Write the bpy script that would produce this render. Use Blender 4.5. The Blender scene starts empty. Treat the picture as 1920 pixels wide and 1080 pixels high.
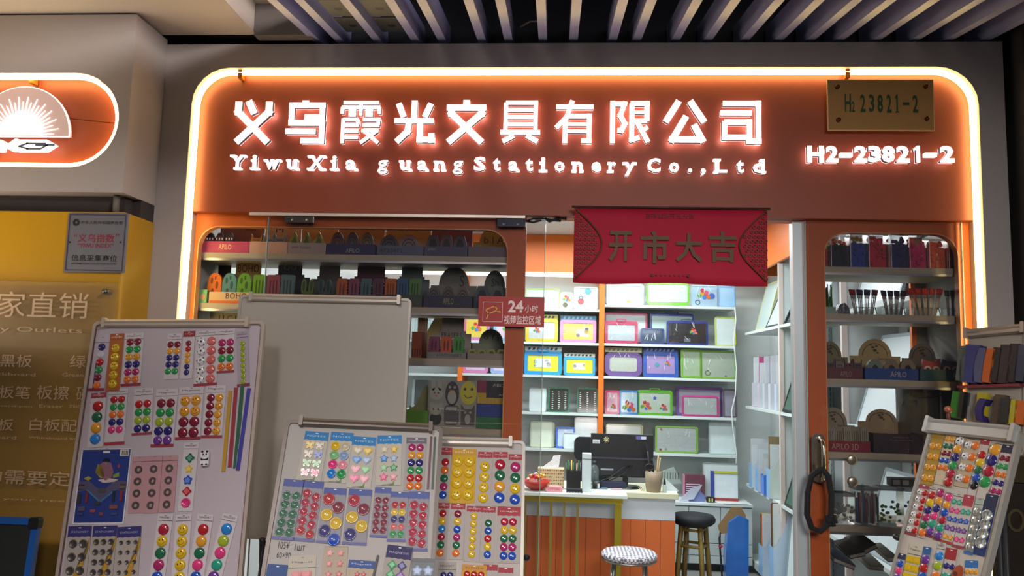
import bpy, bmesh, math, random
from mathutils import Vector as V, Matrix
random.seed(7)
S = bpy.context.scene
COL = S.collection
PI = math.pi

# ---------------------------------------------------------------- camera
F_PX, CAM_D, EYE = 1460.0, 2.94, 1.6            # focal length in px of a 1920 frame, distance to facade, eye height
_Y = V((100, 160, F_PX)).normalized()
_Z = V((.026, -1, -(.026 * _Y[0] - _Y[1]) / _Y[2])).normalized()
_X = _Y.cross(_Z)
cam = bpy.data.cameras.new('camera')
cam.sensor_fit = 'HORIZONTAL'; cam.sensor_width = 36; cam.lens = F_PX / 1920 * 36; cam.clip_start = .05
co = bpy.data.objects.new('camera', cam); COL.objects.link(co)
co.matrix_world = Matrix(((_X[0], -_X[1], -_X[2], 0), (_Y[0], -_Y[1], -_Y[2], -CAM_D), (_Z[0], -_Z[1], -_Z[2], EYE), (0, 0, 0, 1)))
S.camera = co
# ---------------------------------------------------------------- world, exposure, lights
S.view_settings.view_transform = 'Standard'; S.view_settings.look = 'None'
S.view_settings.gamma = 1; S.view_settings.exposure = 0.0; S.view_settings.use_curve_mapping = False
W = bpy.data.worlds.new('world'); S.world = W; W.use_nodes = True
W.node_tree.nodes['Background'].inputs[0].default_value = (.80, .84, 1, 1)
W.node_tree.nodes['Background'].inputs[1].default_value = .07

def area(name, loc, aim, sx, sy, power, col, spread=PI):
    l = bpy.data.lights.new(name, 'AREA'); l.shape = 'RECTANGLE'; l.size = sx; l.size_y = sy; l.energy = power; l.color = col; l.spread = spread
    o = bpy.data.objects.new(name, l); COL.objects.link(o); o.location = loc
    o.rotation_euler = (V(aim) - V(loc)).to_track_quat('-Z', 'Y').to_euler()
    return o
area('corridor_fill', (-1.3, -3.9, 3.5), (-1.1, -.3, .7), 1.2, .5, 17, (1, .89, .88), 1.1)  # added fill, narrowed to brighten the easel boards and spare the upper facade
area('corridor_fill', (-2.6, -.55, 1.7), (-2.35, -.45, 2.95), 1.6, .5, 15, (1, .84, .68))  # unseen upward fill, added to brighten the soffit over the neighbouring unit
area('corridor_fill', (1.0, -2.9, 3.15), (-1.7, -.05, 2.6), .6, .6, 5, (1, .92, .92), .55)  # narrow fill added for the left wall strip and the bulkhead side
area('corridor_fill', (.75, -3.9, 2.5), (.5, 0, .7), 1.1, .7, 14, (1, .93, .90), 1.2)  # unseen frontal fill, added to lift the banner, lower boards and window goods
for yy, pw in ((1.1, 34), (2.3, 52), (3.45, 50)):
    area('shop_ceiling_lamp', (.1, yy, 2.80), (.1, yy, 0), 2.2, .25, pw, (.86, .97, 1))
try:
    S.cycles.use_denoising = True
    S.cycles.max_bounces = 6; S.cycles.diffuse_bounces = 3; S.cycles.glossy_bounces = 3
    S.cycles.transparent_max_bounces = 12; S.cycles.transmission_bounces = 4
    S.cycles.caustics_reflective = False; S.cycles.caustics_refractive = False
    S.cycles.sample_clamp_indirect = 4
except Exception:
    pass

# ---------------------------------------------------------------- helpers: projection
def ray(px, py):
    r = V((px - 960, py - 540, F_PX))
    return V((r.dot(_X), r.dot(_Y), r.dot(_Z)))
C0 = V((0, -CAM_D, EYE))
def at(px, py, Y):
    """world point where the sight line through a photo pixel meets the upright plane y = Y"""
    r = ray(px, py); return C0 + r * ((Y + CAM_D) / r.y)
def atx(px, py, X):
    r = ray(px, py); return C0 + r * (X / r.x)
def atz(px, py, Z):
    r = ray(px, py); return C0 + r * ((Z - EYE) / r.z)

# ---------------------------------------------------------------- helpers: materials
def lin(h):
    if isinstance(h, str):
        c = [int(h[i:i + 2], 16) / 255 for i in (0, 2, 4)]
        return tuple(x / 12.92 if x <= .04045 else ((x + .055) / 1.055) ** 2.4 for x in c) + (1,)
    return tuple(h) + (1,)
_M = {}
def M(col, rough=.5, metal=0., emit=0., ecol=None, var=.08, scale=18, bump=0., coat=0., key=None, alpha=1.):
    k = key or (col, rough, metal, emit, ecol, var, scale, bump, coat, alpha)
    if k in _M: return _M[k]
    m = bpy.data.materials.new('m_' + str(col)); m.use_nodes = True; nt = m.node_tree
    b = nt.nodes['Principled BSDF']; c = lin(col)
    b.inputs['Roughness'].default_value = rough; b.inputs['Metallic'].default_value = metal
    b.inputs['Coat Weight'].default_value = coat; b.inputs['Coat Roughness'].default_value = .08
    if alpha < 1: b.inputs['Alpha'].default_value = alpha
    tc = nt.nodes.new('ShaderNodeTexCoord'); nz = nt.nodes.new('ShaderNodeTexNoise')
    nz.inputs['Scale'].default_value = scale; nz.inputs['Detail'].default_value = 3
    nt.links.new(tc.outputs['Object'], nz.inputs['Vector'])
    mx = nt.nodes.new('ShaderNodeMix'); mx.data_type = 'RGBA'
    mx.inputs[6].default_value = tuple(x * (1 - var) for x in c[:3]) + (1,)
    mx.inputs[7].default_value = tuple(min(1, x * (1 + var)) for x in c[:3]) + (1,)
    nt.links.new(nz.outputs['Fac'], mx.inputs[0]); nt.links.new(mx.outputs[2], b.inputs['Base Color'])
    if bump:
        bp = nt.nodes.new('ShaderNodeBump'); bp.inputs['Strength'].default_value = bump; bp.inputs['Distance'].default_value = .01
        nt.links.new(nz.outputs['Fac'], bp.inputs['Height']); nt.links.new(bp.outputs[0], b.inputs['Normal'])
    if emit:
        b.inputs['Emission Color'].default_value = lin(ecol or col); b.inputs['Emission Strength'].default_value = emit
    _M[k] = m; return m
def glass_mat(name, tint, rough=.02, ior=1.45, alpha=.0, film=(.5, .5, .5)):
    m = bpy.data.materials.new(name); m.use_nodes = True; nt = m.node_tree; nt.nodes.clear()
    o = nt.nodes.new('ShaderNodeOutputMaterial'); t = nt.nodes.new('ShaderNodeBsdfTransparent'); g = nt.nodes.new('ShaderNodeBsdfGlossy')
    f = nt.nodes.new('ShaderNodeFresnel'); x = nt.nodes.new('ShaderNodeMixShader'); f.inputs[0].default_value = ior
    t.inputs[0].default_value = tint + (1,); g.inputs['Roughness'].default_value = rough
    nt.links.new(f.outputs[0], x.inputs[0]); nt.links.new(t.outputs[0], x.inputs[1]); nt.links.new(g.outputs[0], x.inputs[2])
    out = x
    if alpha:
        d = nt.nodes.new('ShaderNodeBsdfDiffuse'); d.inputs[0].default_value = film + (1,); y = nt.nodes.new('ShaderNodeMixShader')
        y.inputs[0].default_value = alpha; nt.links.new(x.outputs[0], y.inputs[1]); nt.links.new(d.outputs[0], y.inputs[2]); out = y
    nt.links.new(out.outputs[0], o.inputs[0]); return m
GLASS = glass_mat('door_glass', (.90, .89, .90), .03, 1.5)
BLISTER = glass_mat('blister', (.99, .99, .99), .45, 1.2)
CLEAR = glass_mat('clear_plastic', (.93, .94, .94), .12, 1.35, .05, (.8, .85, .85))
ACRYL = glass_mat('acrylic', (.97, .96, .93), .5, 1.3, .06, (.75, .62, .40))

# ---------------------------------------------------------------- helpers: meshes
class MB:
    def __init__(s): s.v = []; s.f = []; s.m = []; s.mats = []; s.sm = []
    def mi(s, m):
        if m not in s.mats: s.mats.append(m)
        return s.mats.index(m)
    def add(s, vs, fs, m, smooth=False, T=None):
        o = len(s.v); i = s.mi(m)
        s.v += [(T @ V(p)) if T else V(p) for p in vs]
        for f in fs: s.f.append([o + k for k in f]); s.m.append(i); s.sm.append(smooth)
        return s
    def box(s, x0, x1, y0, y1, z0, z1, m, T=None):
        vs = [(x, y, z) for z in (z0, z1) for y in (y0, y1) for x in (x0, x1)]
        return s.add(vs, [(0, 2, 3, 1), (4, 5, 7, 6), (0, 1, 5, 4), (2, 6, 7, 3), (0, 4, 6, 2), (1, 3, 7, 5)], m, T=T)
    def prism(s, pts, y0, y1, m, T=None, ms=None, smooth=False):
        n = len(pts)
        a = sum(pts[i][0] * pts[(i + 1) % n][1] - pts[(i + 1) % n][0] * pts[i][1] for i in range(n))
        if a < 0: pts = pts[::-1]
        vs = [(x, y0, z) for x, z in pts] + [(x, y1, z) for x, z in pts]
        s.add(vs, [list(range(n)), list(range(2 * n - 1, n - 1, -1))], m, T=T)
        return s.add(vs, [(i, i + n, (i + 1) % n + n, (i + 1) % n) for i in range(n)], ms or m, smooth, T=T)
    def ring(s, out, inn, y0, y1, m, T=None):
        n = len(out); vs = [(x, y, z) for y in (y0, y1) for L in (out, inn) for x, z in L]; fs = []
        for i in range(n):
            j = (i + 1) % n
            fs += [(i, j, n + j, n + i), (2 * n + i, 3 * n + i, 3 * n + j, 2 * n + j), (i, 2 * n + i, 2 * n + j, j), (n + i, n + j, 3 * n + j, 3 * n + i)]
        return s.add(vs, fs, m, T=T)
    def tube(s, pts, r, m, seg=8, closed=False, T=None):
        P = [V(p) for p in pts]; n = len(P); vs = []; fs = []; up = V((0, 0, 1)); prev = None
        for i, p in enumerate(P):
            a = P[(i - 1) % n] if (i or closed) else p; b = P[(i + 1) % n] if (i < n - 1 or closed) else p
            d = (b - a).normalized()
            if prev is None: x = d.cross(up if abs(d.z) < .9 else V((1, 0, 0))).normalized()
            else: x = (prev - d * prev.dot(d)).normalized()
            prev = x; y = d.cross(x); rr = r[i] if isinstance(r, (list, tuple)) else r
            vs += [p + (x * math.cos(2 * PI * k / seg) + y * math.sin(2 * PI * k / seg)) * rr for k in range(seg)]
        for i in range(n if closed else n - 1):
            for k in range(seg):
                a = i * seg; b = ((i + 1) % n) * seg; fs.append((a + k, a + (k + 1) % seg, b + (k + 1) % seg, b + k))
        if not closed: fs += [list(range(seg))[::-1], [(n - 1) * seg + k for k in range(seg)]]
        return s.add(vs, fs, m, True, T)
    def lathe(s, prof, m, seg=16, c=(0, 0, 0), axis='z', T=None):
        vs = []; fs = []
        for r, h in prof:
            for k in range(seg):
                a = 2 * PI * k / seg; x, y = r * math.cos(a), r * math.sin(a)
                vs.append((c[0] + x, c[1] + y, c[2] + h) if axis == 'z' else (c[0] + x, c[1] - h, c[2] + y))
        for i in range(len(prof) - 1):
            for k in range(seg):
                a = i * seg; b = a + seg; fs.append((a + k, a + (k + 1) % seg, b + (k + 1) % seg, b + k))
        s.add(vs, fs, m, True, T)
        e = []
        if prof[0][0] > 1e-6: e.append(list(range(seg))[::-1])
        if prof[-1][0] > 1e-6: e.append([(len(prof) - 1) * seg + k for k in range(seg)])
        return s.add(vs, e, m, False, T) if e else s
    def mesh(s, name='mesh'):
        me = bpy.data.meshes.new(name); me.from_pydata(s.v, [], s.f)
        for m in s.mats: me.materials.append(m)
        me.polygons.foreach_set('material_index', s.m); me.polygons.foreach_set('use_smooth', s.sm); me.update(); return me
    def build(s, name, parent=None, T=None, bevel=0):
        o = put(name, s.mesh(name), parent, T)
        if bevel:
            b = o.modifiers.new('bevel', 'BEVEL'); b.width = bevel; b.segments = 2; b.limit_method = 'ANGLE'
        return o
I4 = Matrix.Identity(4)
def put(name, me, parent=None, T=None):
    o = bpy.data.objects.new(name, me); COL.objects.link(o)
    if parent: o.parent = parent
    if T is not None: o.matrix_local = T
    return o
def tag(o, label=None, cat=None, group=None, kind=None):
    if label: o['label'] = label
    if cat: o['category'] = cat
    if group: o['group'] = group
    if kind: o['kind'] = kind
    return o
def empty(name, T=None, label=None, cat=None, group=None):
    o = bpy.data.objects.new(name, None); COL.objects.link(o); o.empty_display_size = .05
    if T is not None: o.matrix_world = T
    return tag(o, label, cat, group)
def TR(x, y, z, rx=0, ry=0, rz=0):
    return Matrix.Translation((x, y, z)) @ Matrix.Rotation(rz, 4, 'Z') @ Matrix.Rotation(ry, 4, 'Y') @ Matrix.Rotation(rx, 4, 'X')
def rr(x0, x1, z0, z1, r, n=6):
    """rounded rectangle outline; r = one radius or (bottom-left, bottom-right, top-right, top-left)"""
    if not isinstance(r, (tuple, list)): r = (r,) * 4
    P = []
    for (cx, cz, sx, sz, a0, q) in ((x0, z0, 1, 1, PI, r[0]), (x1, z0, -1, 1, 1.5 * PI, r[1]), (x1, z1, -1, -1, 0, r[2]), (x0, z1, 1, -1, .5 * PI, r[3])):
        for k in range(n + 1):
            a = a0 + k / n * PI / 2; P.append((cx + sx * q + q * math.cos(a), cz + sz * q + q * math.sin(a)))
    return P
def circ(cx, cz, r, n=16, rz=None, a0=0, a1=2 * PI):
    full = abs(a1 - a0 - 2 * PI) < 1e-6
    return [(cx + r * math.cos(a0 + (a1 - a0) * k / (n if full else n - 1)), cz + (rz or r) * math.sin(a0 + (a1 - a0) * k / (n if full else n - 1))) for k in range(n)]
# text as mesh, cached; normalised to its own bounding box
_T = {}
def text_mesh(s, bold=0., depth=0.):
    k = (s, bold, depth)
    if k in _T: return _T[k]
    c = bpy.data.curves.new('t', 'FONT'); c.body = s; c.size = 1; c.offset = bold; c.extrude = depth; c.resolution_u = 2
    c.align_x = 'LEFT'
    o = bpy.data.objects.new('t', c); COL.objects.link(o)
    dg = bpy.context.evaluated_depsgraph_get(); dg.update()
    me = bpy.data.meshes.new_from_object(o.evaluated_get(dg)); bpy.data.objects.remove(o); bpy.data.curves.remove(c)
    vs = [v.co.copy() for v in me.vertices]
    if not vs: vs = [V((0, 0, 0)), V((1, 1, 0))]
    x0, x1 = min(v.x for v in vs), max(v.x for v in vs); y0, y1 = min(v.y for v in vs), max(v.y for v in vs)
    for v in me.vertices:
        p = v.co; v.co = ((p.x - x0) / (x1 - x0), -p.z, (p.y - y0) / (y1 - y0))
    me.update(); _T[k] = me; return me
def text(s, x0, x1, z0, z1, y, mat, parent=None, name='lettering', bold=0., depth=0., T=None):
    """flat or raised lettering filling the rectangle x0..x1, z0..z1 of the local frame at depth y"""
    me = text_mesh(s, bold, depth).copy(); me.materials.clear(); me.materials.append(mat)
    o = put(name, me, parent, (T or I4) @ Matrix.Translation((x0, y, z0)) @ Matrix.Diagonal((x1 - x0, 1, z1 - z0, 1)))
    return o
def strokes(mb, data, x0, z0, sx, sz, w, y0, y1, m):
    """bars drawn along polylines in a 100 x 100 box"""
    for st in data:
        ww = w
        if isinstance(st[-1], (int, float)): ww = st[-1]; st = st[:-1]
        for i in range(len(st) - 1):
            a = V((x0 + st[i][0] * sx / 100, z0 + st[i][1] * sz / 100)); b = V((x0 + st[i + 1][0] * sx / 100, z0 + st[i + 1][1] * sz / 100))
            h = ww * sx / 200; d = b - a
            if d.length < 1e-6: continue
            d.normalize(); n = V((-d.y, d.x)) * h; e = d * (h if (i or len(st) > 2) and i < len(st) - 1 else 0)
            a2 = a - d * (h if i else 0); b2 = b + d * (h if i < len(st) - 2 else 0)
            mb.prism([(a2.x + n.x, a2.y + n.y), (a2.x - n.x, a2.y - n.y), (b2.x - n.x, b2.y - n.y), (b2.x + n.x, b2.y + n.y)], y0, y1, m)

# ---------------------------------------------------------------- common materials
GREYWALL = M('b0a7a0', .6, scale=3, var=.04, bump=.05)
ORANGE = M('944428', .5, scale=4, var=.05, key='facade_orange')
ORANGE2 = M('e2701e', .45, scale=4, var=.05, key='inner_orange')
WHITE = M('dfe4e2', .45, var=.03)
CREAM = M('c9c2ae', .5, var=.05)
ALU = M('b8b8b6', .3, .9, var=.05)
STEEL = M('8a8680', .28, 1., var=.06)
BLACK = M('141416', .5)
DARK = M('2a2a2e', .5)
LED = M('ffd9a0', .5, emit=14, ecol=(1, .76, .30), key='led_warm')
SIGNLIT = M('ffffff', .5, emit=1.9, ecol=(1, .88, .86), key='letter_light')
HALO = M('ffffff', .5, emit=3.2, ecol=(1, .66, .62), key='halo_light')
RETURN = M('8c98a8', .4, .2, key='letter_side')
COOLLED = M('ffffff', .5, emit=9, ecol=(.85, 1, .98), key='led_cool')
FRAMEO = M('cc6220', .5, scale=4, var=.05, key='frame_orange')
YELLOW = M('c49206', .42, scale=3, var=.05, key='yellow_wall', coat=.15)

# ================================================================ STRUCTURE
XL, XR, HZ, TOPZ = -1.52, 1.528, 2.212, 2.79
fl = MB().box(-5, 3.2, -6, 4.6, -.05, 0, M('8f8c88', .3, scale=2, var=.08)).build('floor'); tag(fl, kind='structure')
# facade surround with the rounded opening
w = MB(); w.ring(rr(-1.72, 1.622, 0, 2.888, 0), rr(XL, XR, 0, TOPZ, (0, 0, .15, .15)), 0, .16, GREYWALL)
tag(w.build('wall_front'), kind='structure')
# shop interior
INW, INE, BACK, CEIL = -1.95, 1.90, 4.50, 2.86
tag(MB().box(INW, INE, BACK, BACK + .08, 0, CEIL, WHITE).build('wall_back'), kind='structure')
tag(MB().box(INW - .08, INW, .17, BACK + .08, 0, CEIL, WHITE).build('wall_left'), kind='structure')
tag(MB().box(INE, INE + .08, .17, BACK + .08, 0, CEIL, WHITE).build('wall_right'), kind='structure')
tag(MB().box(INW - .08, INE + .08, .17, BACK + .08, CEIL, CEIL + .08, M('c4c8c6', .5)).build('ceiling_1'), kind='structure')
# orange fascia above the back shelves and along the right shelves
zf0, zf1 = at(1030, 510, 4.10).z, at(1030, 445, 4.10).z
tag(MB().box(INW, INE, 4.10, 4.14, zf0, CEIL - .002, ORANGE2).build('trim_1'), kind='structure')
tag(MB().box(1.575, 1.60, .5, 4.09, zf0 - .04, CEIL - .002, ORANGE2).build('trim_2'), kind='structure')
ls = MB(); ls.box(INW + .05, 1.5, 4.15, 4.19, zf0 - .03, zf0 - .005, COOLLED)
tag(ls.build('led_tube_light'), 'glowing white tube light under the orange fascia at the back of the shop', 'light')

# neighbouring unit on the left: bulkhead, yellow corner, recess
NB = -.23
bx = at(252, 27, NB); bb = at(235, 361, NB)
NX, NZ1, NZ0 = (bx.x + bb.x) / 2, bx.z, bb.z
cz1, cz0 = at(100, 137, NB).z, at(100, 313, NB).z; cxr = at(222, 225, NB).x
R = (cz1 - cz0) / 2
nb = MB(); cap_in = rr(-3.4, cxr, cz0, cz1, (.02, R, R, .02), 12)
nb.ring(rr(-3.6, NX, NZ0, NZ1, 0, 12), cap_in, NB, NB + .08, GREYWALL)
nb.box(-3.6, NX, NB + .0795, NB + .11, NZ0, NZ1, GREYWALL); nb.box(NX - .02, NX, NB + .1095, -.001, NZ0, NZ1, GREYWALL)
nb.box(-3.6, NX - .02, NB + .10, -.001, NZ0, NZ0 + .02, GREYWALL)
tag(nb.build('wall_neighbour_bulkhead'), kind='structure')
yz = at(100, 396, NB + .02).z; yx = at(233, 420, NB + .02).x
yw = MB().box(-3.6, yx, NB + .02, -.001, 0, yz, YELLOW); tag(yw.build('wall_yellow', bevel=.004), kind='structure')
tag(MB().box(-3.6, NX - .03, NB + .07, NB + .12, yz, NZ0 + .01, M('3b3634', .8)).box(NX - .14, NX - .002, -.10, -.002, yz + .001, NZ0 + .01, M('3b3634', .8)).build('trim_3'), kind='structure')
pj = at(222, 388, NB + .06)
pp = MB().tube([(pj.x, NB + .045, yz + .001), (pj.x, NB + .045, NZ0 - .001)], .012, M('6b655a', .6))
tag(pp.build('cable_conduit'), 'short grey conduit stub in the dark gap above the yellow wall', 'pipe')

# ceiling: plaster soffits on the left, slats on the right
SOF = M('cfc2b4', .6, scale=2, var=.03)
sx = at(480, 76, -.03).x
tag(MB().box(-3.8, sx, -3.2, -.03, 2.915, 3.3, SOF).build('ceiling_2'), kind='structure')
x2 = at(573, 60, -.03).x
tag(MB().box(sx + .001, x2, -3.2, -.06, 3.03, 3.3, SOF).build('ceiling_3'), kind='structure')
tag(MB().box(-3.6, sx + .002, -.029, .16, 2.93, 3.6, M('2a2624', .8)).build('trim_14'), kind='structure')
tag(MB().box(sx + .003, x2 + .03, -.06, -.005, 2.90, 3.3, M('6e6662', .7)).build('trim_4'), kind='structure')
DARKC = M('1b1d28', .6, scale=5)
ce = MB().box(x2, 3.4, -3.2, .6, 3.62, 3.68, DARKC).build('ceiling_4'); tag(ce, kind='structure')
tag(MB().box(-1.7, 3.4, .17, .23, 2.94, 3.7, DARKC).build('wall_above_shop'), kind='structure')
tag(MB().box(1.63, 3.4, .12, .18, 0, 2.98, M('544c48', .7, scale=4)).build('wall_dark_side'), kind='structure')
tag(MB().box(1.66, 1.70, -.06, .10, 0, 3.6, M('4a4440', .6)).build('trim_5'), kind='structure')
SLAT = M('a6aad2', .3, .0, scale=30, var=.05)
sd = ray(1040, 485).normalized()
for xc in (595, 638, 709, 780, 830, 904, 954, 1018, 1075, 1148, 1193, 1265, 1325, 1394, 1457, 1516, 1570, 1638, 1710, 1773, 1842, 1915):
    a = at(xc, 78, .03); p0 = a + sd * .10; p1 = a - sd * 1.7
    m = MB(); hw = .0165
    m.add([(p.x + s_ * hw, p.y, p.z + h) for p in (p1, p0) for h in (0, .09) for s_ in (-1, 1)],
          [(0, 4, 5, 1), (2, 3, 7, 6), (0, 1, 3, 2), (4, 6, 7, 5), (0, 2, 6, 4), (1, 5, 7, 3)], SLAT)
    m.build('slat', ce)
GALV = M('4a504a', .5, .4, scale=40, var=.2)
for (xa, xb) in ((655, 700), (722, 772)):
    a = at(xa, 80, .02); b = at(xb, 80, .02); m = MB()
    for k in range(6):
        d0 = -sd * (.05 + .2 * k); d1 = -sd * (.23 + .2 * k); up = V((0, 0, .03))
        pts = [a + up + d0, b + up + d0, b + up + d1, a + up + d1]
        m.add([tuple(p) for p in pts] + [tuple(p + V((0, 0, .004))) for p in pts], [(0, 1, 2, 3), (7, 6, 5, 4), (0, 4, 5, 1), (1, 5, 6, 2), (2, 6, 7, 3), (3, 7, 4, 0)], GALV)
        c = (a + b) / 2 + up + (d0 + d1) / 2
        m.lathe([(.016, -.001), (.016, .0)], BLACK, 10, c)
    m.build('bracket_plate', ce)
for k, (ax_, ay_, bx_, by_) in enumerate(((1405, 70, 1437, 65), (1476, 61, 1496, 58), (1545, 53, 1560, 51), (1616, 38, 1634, 36), (1690, 30, 1724, 24), (975, 78, 1010, 72))):
    a = at(ax_, ay_, -.05) + V((0, 0, .06)); b = at(bx_, by_, -.1) + V((0, 0, .07))
    MB().tube([a, (a + b) / 2 + V((0, 0, .01)), b], .004, M('74716e', .4, .4)).build('hanger_wire', ce)

# ================================================================ SHOP SIGN
sign = empty('shop_sign', TR(0, .06, 2.5), 'long illuminated orange fascia sign with white Chinese and Latin lettering', 'sign')
def kid(mb, name, par, **k):
    o = mb.build(name, None, **k); o.parent = par; o.matrix_parent_inverse = par.matrix_world.inverted(); return o
def adopt(o, par):
    o.parent = par; o.matrix_parent_inverse = par.matrix_world.inverted(); return o
bpy.context.view_layer.update()
PY = .055
pn = MB().prism(rr(XL + .001, XR - .001, HZ, TOPZ - .001, (0, 0, .149, .149), 8), PY, PY + .05, ORANGE); kid(pn, 'panel', sign)
# warm strip lights around the opening
def arch(x0, x1, z0, z1, r, y, n=10):
    P = [(x0, y, z0)] + [(x0 + r - r * math.cos(k / n * PI / 2), y, z1 - r + r * math.sin(k / n * PI / 2)) for k in range(n + 1)]
    return P + [(x1 - r + r * math.sin(k / n * PI / 2), y, z1 - r + r * math.cos(k / n * PI / 2)) for k in range(n + 1)] + [(x1, y, z0)]
e_ = .011
kid(MB().tube(arch(XL + e_, XR - e_, .02, TOPZ - e_, .14, .03), .0085, LED, 6), 'led_strip', sign)
HAN = {
 '义': (17, [[(11, 98), (11, 74), (90, 2)], [(89, 98), (89, 74), (10, 2)], [(36, 100), (52, 70)]]),
 '乌': (13, [[(46, 101), (46, 90), 16], [(6, 90), (95, 90)], [(13, 90), (13, 48)], [(88, 90), (88, 62), (45, 62)], [(6, 48), (96, 48)], [(89, 48), (89, 6), (38, 6)], [(0, 28), (74, 28)]]),
 '霞': (8.5, [[(6, 96), (94, 96)], [(50, 96), (50, 66)], [(2, 85), (98, 85)], [(4, 85), (4, 70)], [(96, 85), (96, 70)], [(20, 76), (38, 76)], [(62, 76), (80, 76)], [(20, 67), (38, 67)], [(62, 67), (80, 67)],
             [(7, 58), (7, 0)], [(7, 56), (46, 56)], [(44, 56), (44, 44)], [(7, 43), (47, 43)], [(7, 29), (46, 29)], [(7, 14), (46, 14)], [(56, 56), (95, 56), (95, 44)], [(56, 43), (98, 43)], [(54, 30), (96, 30)], [(60, 30), (96, 1)], [(93, 30), (52, 1)]]),
 '光': (15, [[(50, 101), (50, 52)], [(9, 94), (23, 62)], [(92, 94), (77, 62)], [(0, 53), (100, 53), 13], [(38, 53), (34, 28), (7, 3)], [(66, 53), (66, 9), (96, 9), (96, 24)]]),
 '文': (16, [[(50, 102), (50, 84)], [(2, 84), (98, 84), 14], [(14, 78), (14, 70), (90, 2)], [(87, 78), (87, 70), (8, 2)]]),
 '具': (10, [[(12, 96), (88, 96), (88, 24)], [(12, 96), (12, 24)], [(12, 79), (88, 79)], [(12, 62), (88, 62)], [(12, 45), (88, 45)], [(0, 26), (100, 26), 12], [(34, 18), (6, 4), 12], [(66, 18), (94, 4), 12]]),
 '有': (12, [[(2, 86), (98, 86)], [(44, 101), (30, 62), (3, 36)], [(26, 60), (26, 0)], [(26, 64), (88, 64), (88, 6), (68, 6)], [(26, 45), (88, 45), 9], [(26, 28), (88, 28), 9]]),
 '限': (12, [[(8, 100), (8, 0)], [(8, 93), (37, 93), (27, 66), (38, 46), (30, 30), (20, 30)], [(52, 94), (92, 94), (92, 52)], [(52, 73), (92, 73), 8], [(52, 53), (92, 53), 10], [(55, 94), (55, 8), (74, 14)], [(94, 38), (76, 28), 10], [(68, 50), (95, 3)]]),
 '公': (15, [[(37, 100), (6, 50)], [(63, 100), (96, 50)], [(54, 64), (22, 9), (88, 9)], [(72, 44), (94, 3)]]),
 '司': (13, [[(6, 94), (92, 94), (92, 5), (62, 5)], [(0, 72), (76, 72)], [(10, 50), (70, 50), (70, 14), (10, 14), (10, 52)]]),
}
SX = ((431, 512), (530, 614), (632, 715), (734, 815), (830, 915), (934, 1016), (1036, 1117), (1138, 1223), (1239, 1328), (1347, 1433))
LY0, LY1 = .012, .034
for ch, (a, b) in zip('义乌霞光文具有限公司', SX):
    p0, p1 = at(a, 268, LY0), at(b, 268, LY0); t0 = at(a, 189, LY0)
    mb = MB(); a3 = (HAN[ch][1], p0.x + .008, p0.z, p1.x - p0.x - .016, t0.z - p0.z)
    strokes(mb, *a3, HAN[ch][0], LY0, LY0 + .003, SIGNLIT); strokes(mb, *a3, HAN[ch][0], LY0 + .003, LY1 - .002, RETURN); strokes(mb, *a3, HAN[ch][0], LY1 - .002, LY1, HALO); kid(mb, 'character', sign)
def letter3(ch, x0, x1, z0, z1, bold, name):
    o = text(ch, x0, x1, z0, z1, LY0 + .0015, SIGNLIT, None, name, bold, .0015); adopt(o, sign)
    T0 = o.matrix_basis.inverted()
    for nm, yc, dp, mt in (('return', (LY0 + LY1) / 2, .0085, RETURN), ('halo_plate', LY1 - .001, .001, HALO)):
        q = text(ch, x0, x1, z0, z1, yc, mt, None, nm, bold, dp); q.parent = o; q.matrix_parent_inverse = T0
    return o
SER = {'Y': [(.5, 0, .55), (.12, 1, .42), (.88, 1, .42)], 'i': [(.5, 0, 2.0), (.2, .68, 1.2)], 'w': [(.05, 1, .3), (.5, 1, .26), (.95, 1, .3)], 'u': [(.08, 1, .42), (.8, 1, .4), (.98, 0, .34)],
       'X': [(.1, 0, .42), (.9, 0, .42), (.1, 1, .42), (.9, 1, .42)], 'n': [(.14, 0, .5), (.88, 0, .44), (.06, 1, .36)], 'r': [(.25, 0, .9), (.1, 1, .5)], 'y': [(.06, 1, .42), (.94, 1, .38)],
       'L': [(.2, 1, .6), (.12, 0, .4)], 'd': [(.95, 0, .36), (.82, 1, .42)], 'a': [(.98, 0, .34)]}
LAT = (('Y', 444, 25, 0), ('i', 476, 8, 0), ('w', 509, 27, 1), ('u', 547, 19, 1), ('X', 592, 28, 0), ('i', 626, 8, 0), ('a', 657, 19, 1), ('g', 717, 19, 2), ('u', 759, 19, 1), ('a', 791, 18, 1), ('n', 824, 19, 1),
       ('g', 858, 19, 2), ('S', 899, 22, 0), ('t', 931, 14, 3), ('a', 962, 18, 1), ('t', 992, 14, 3), ('i', 1018, 8, 0), ('o', 1049, 19, 1), ('n', 1083, 19, 1), ('e', 1118, 18, 1), ('r', 1148, 14, 1), ('y', 1181, 21, 2),
       ('C', 1226, 25, 0), ('o', 1264, 19, 1), ('.', 1294, 8, 4), (',', 1319, 9, 5), ('L', 1352, 23, 0), ('t', 1388, 14, 3), ('d', 1423, 22, 0))
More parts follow.
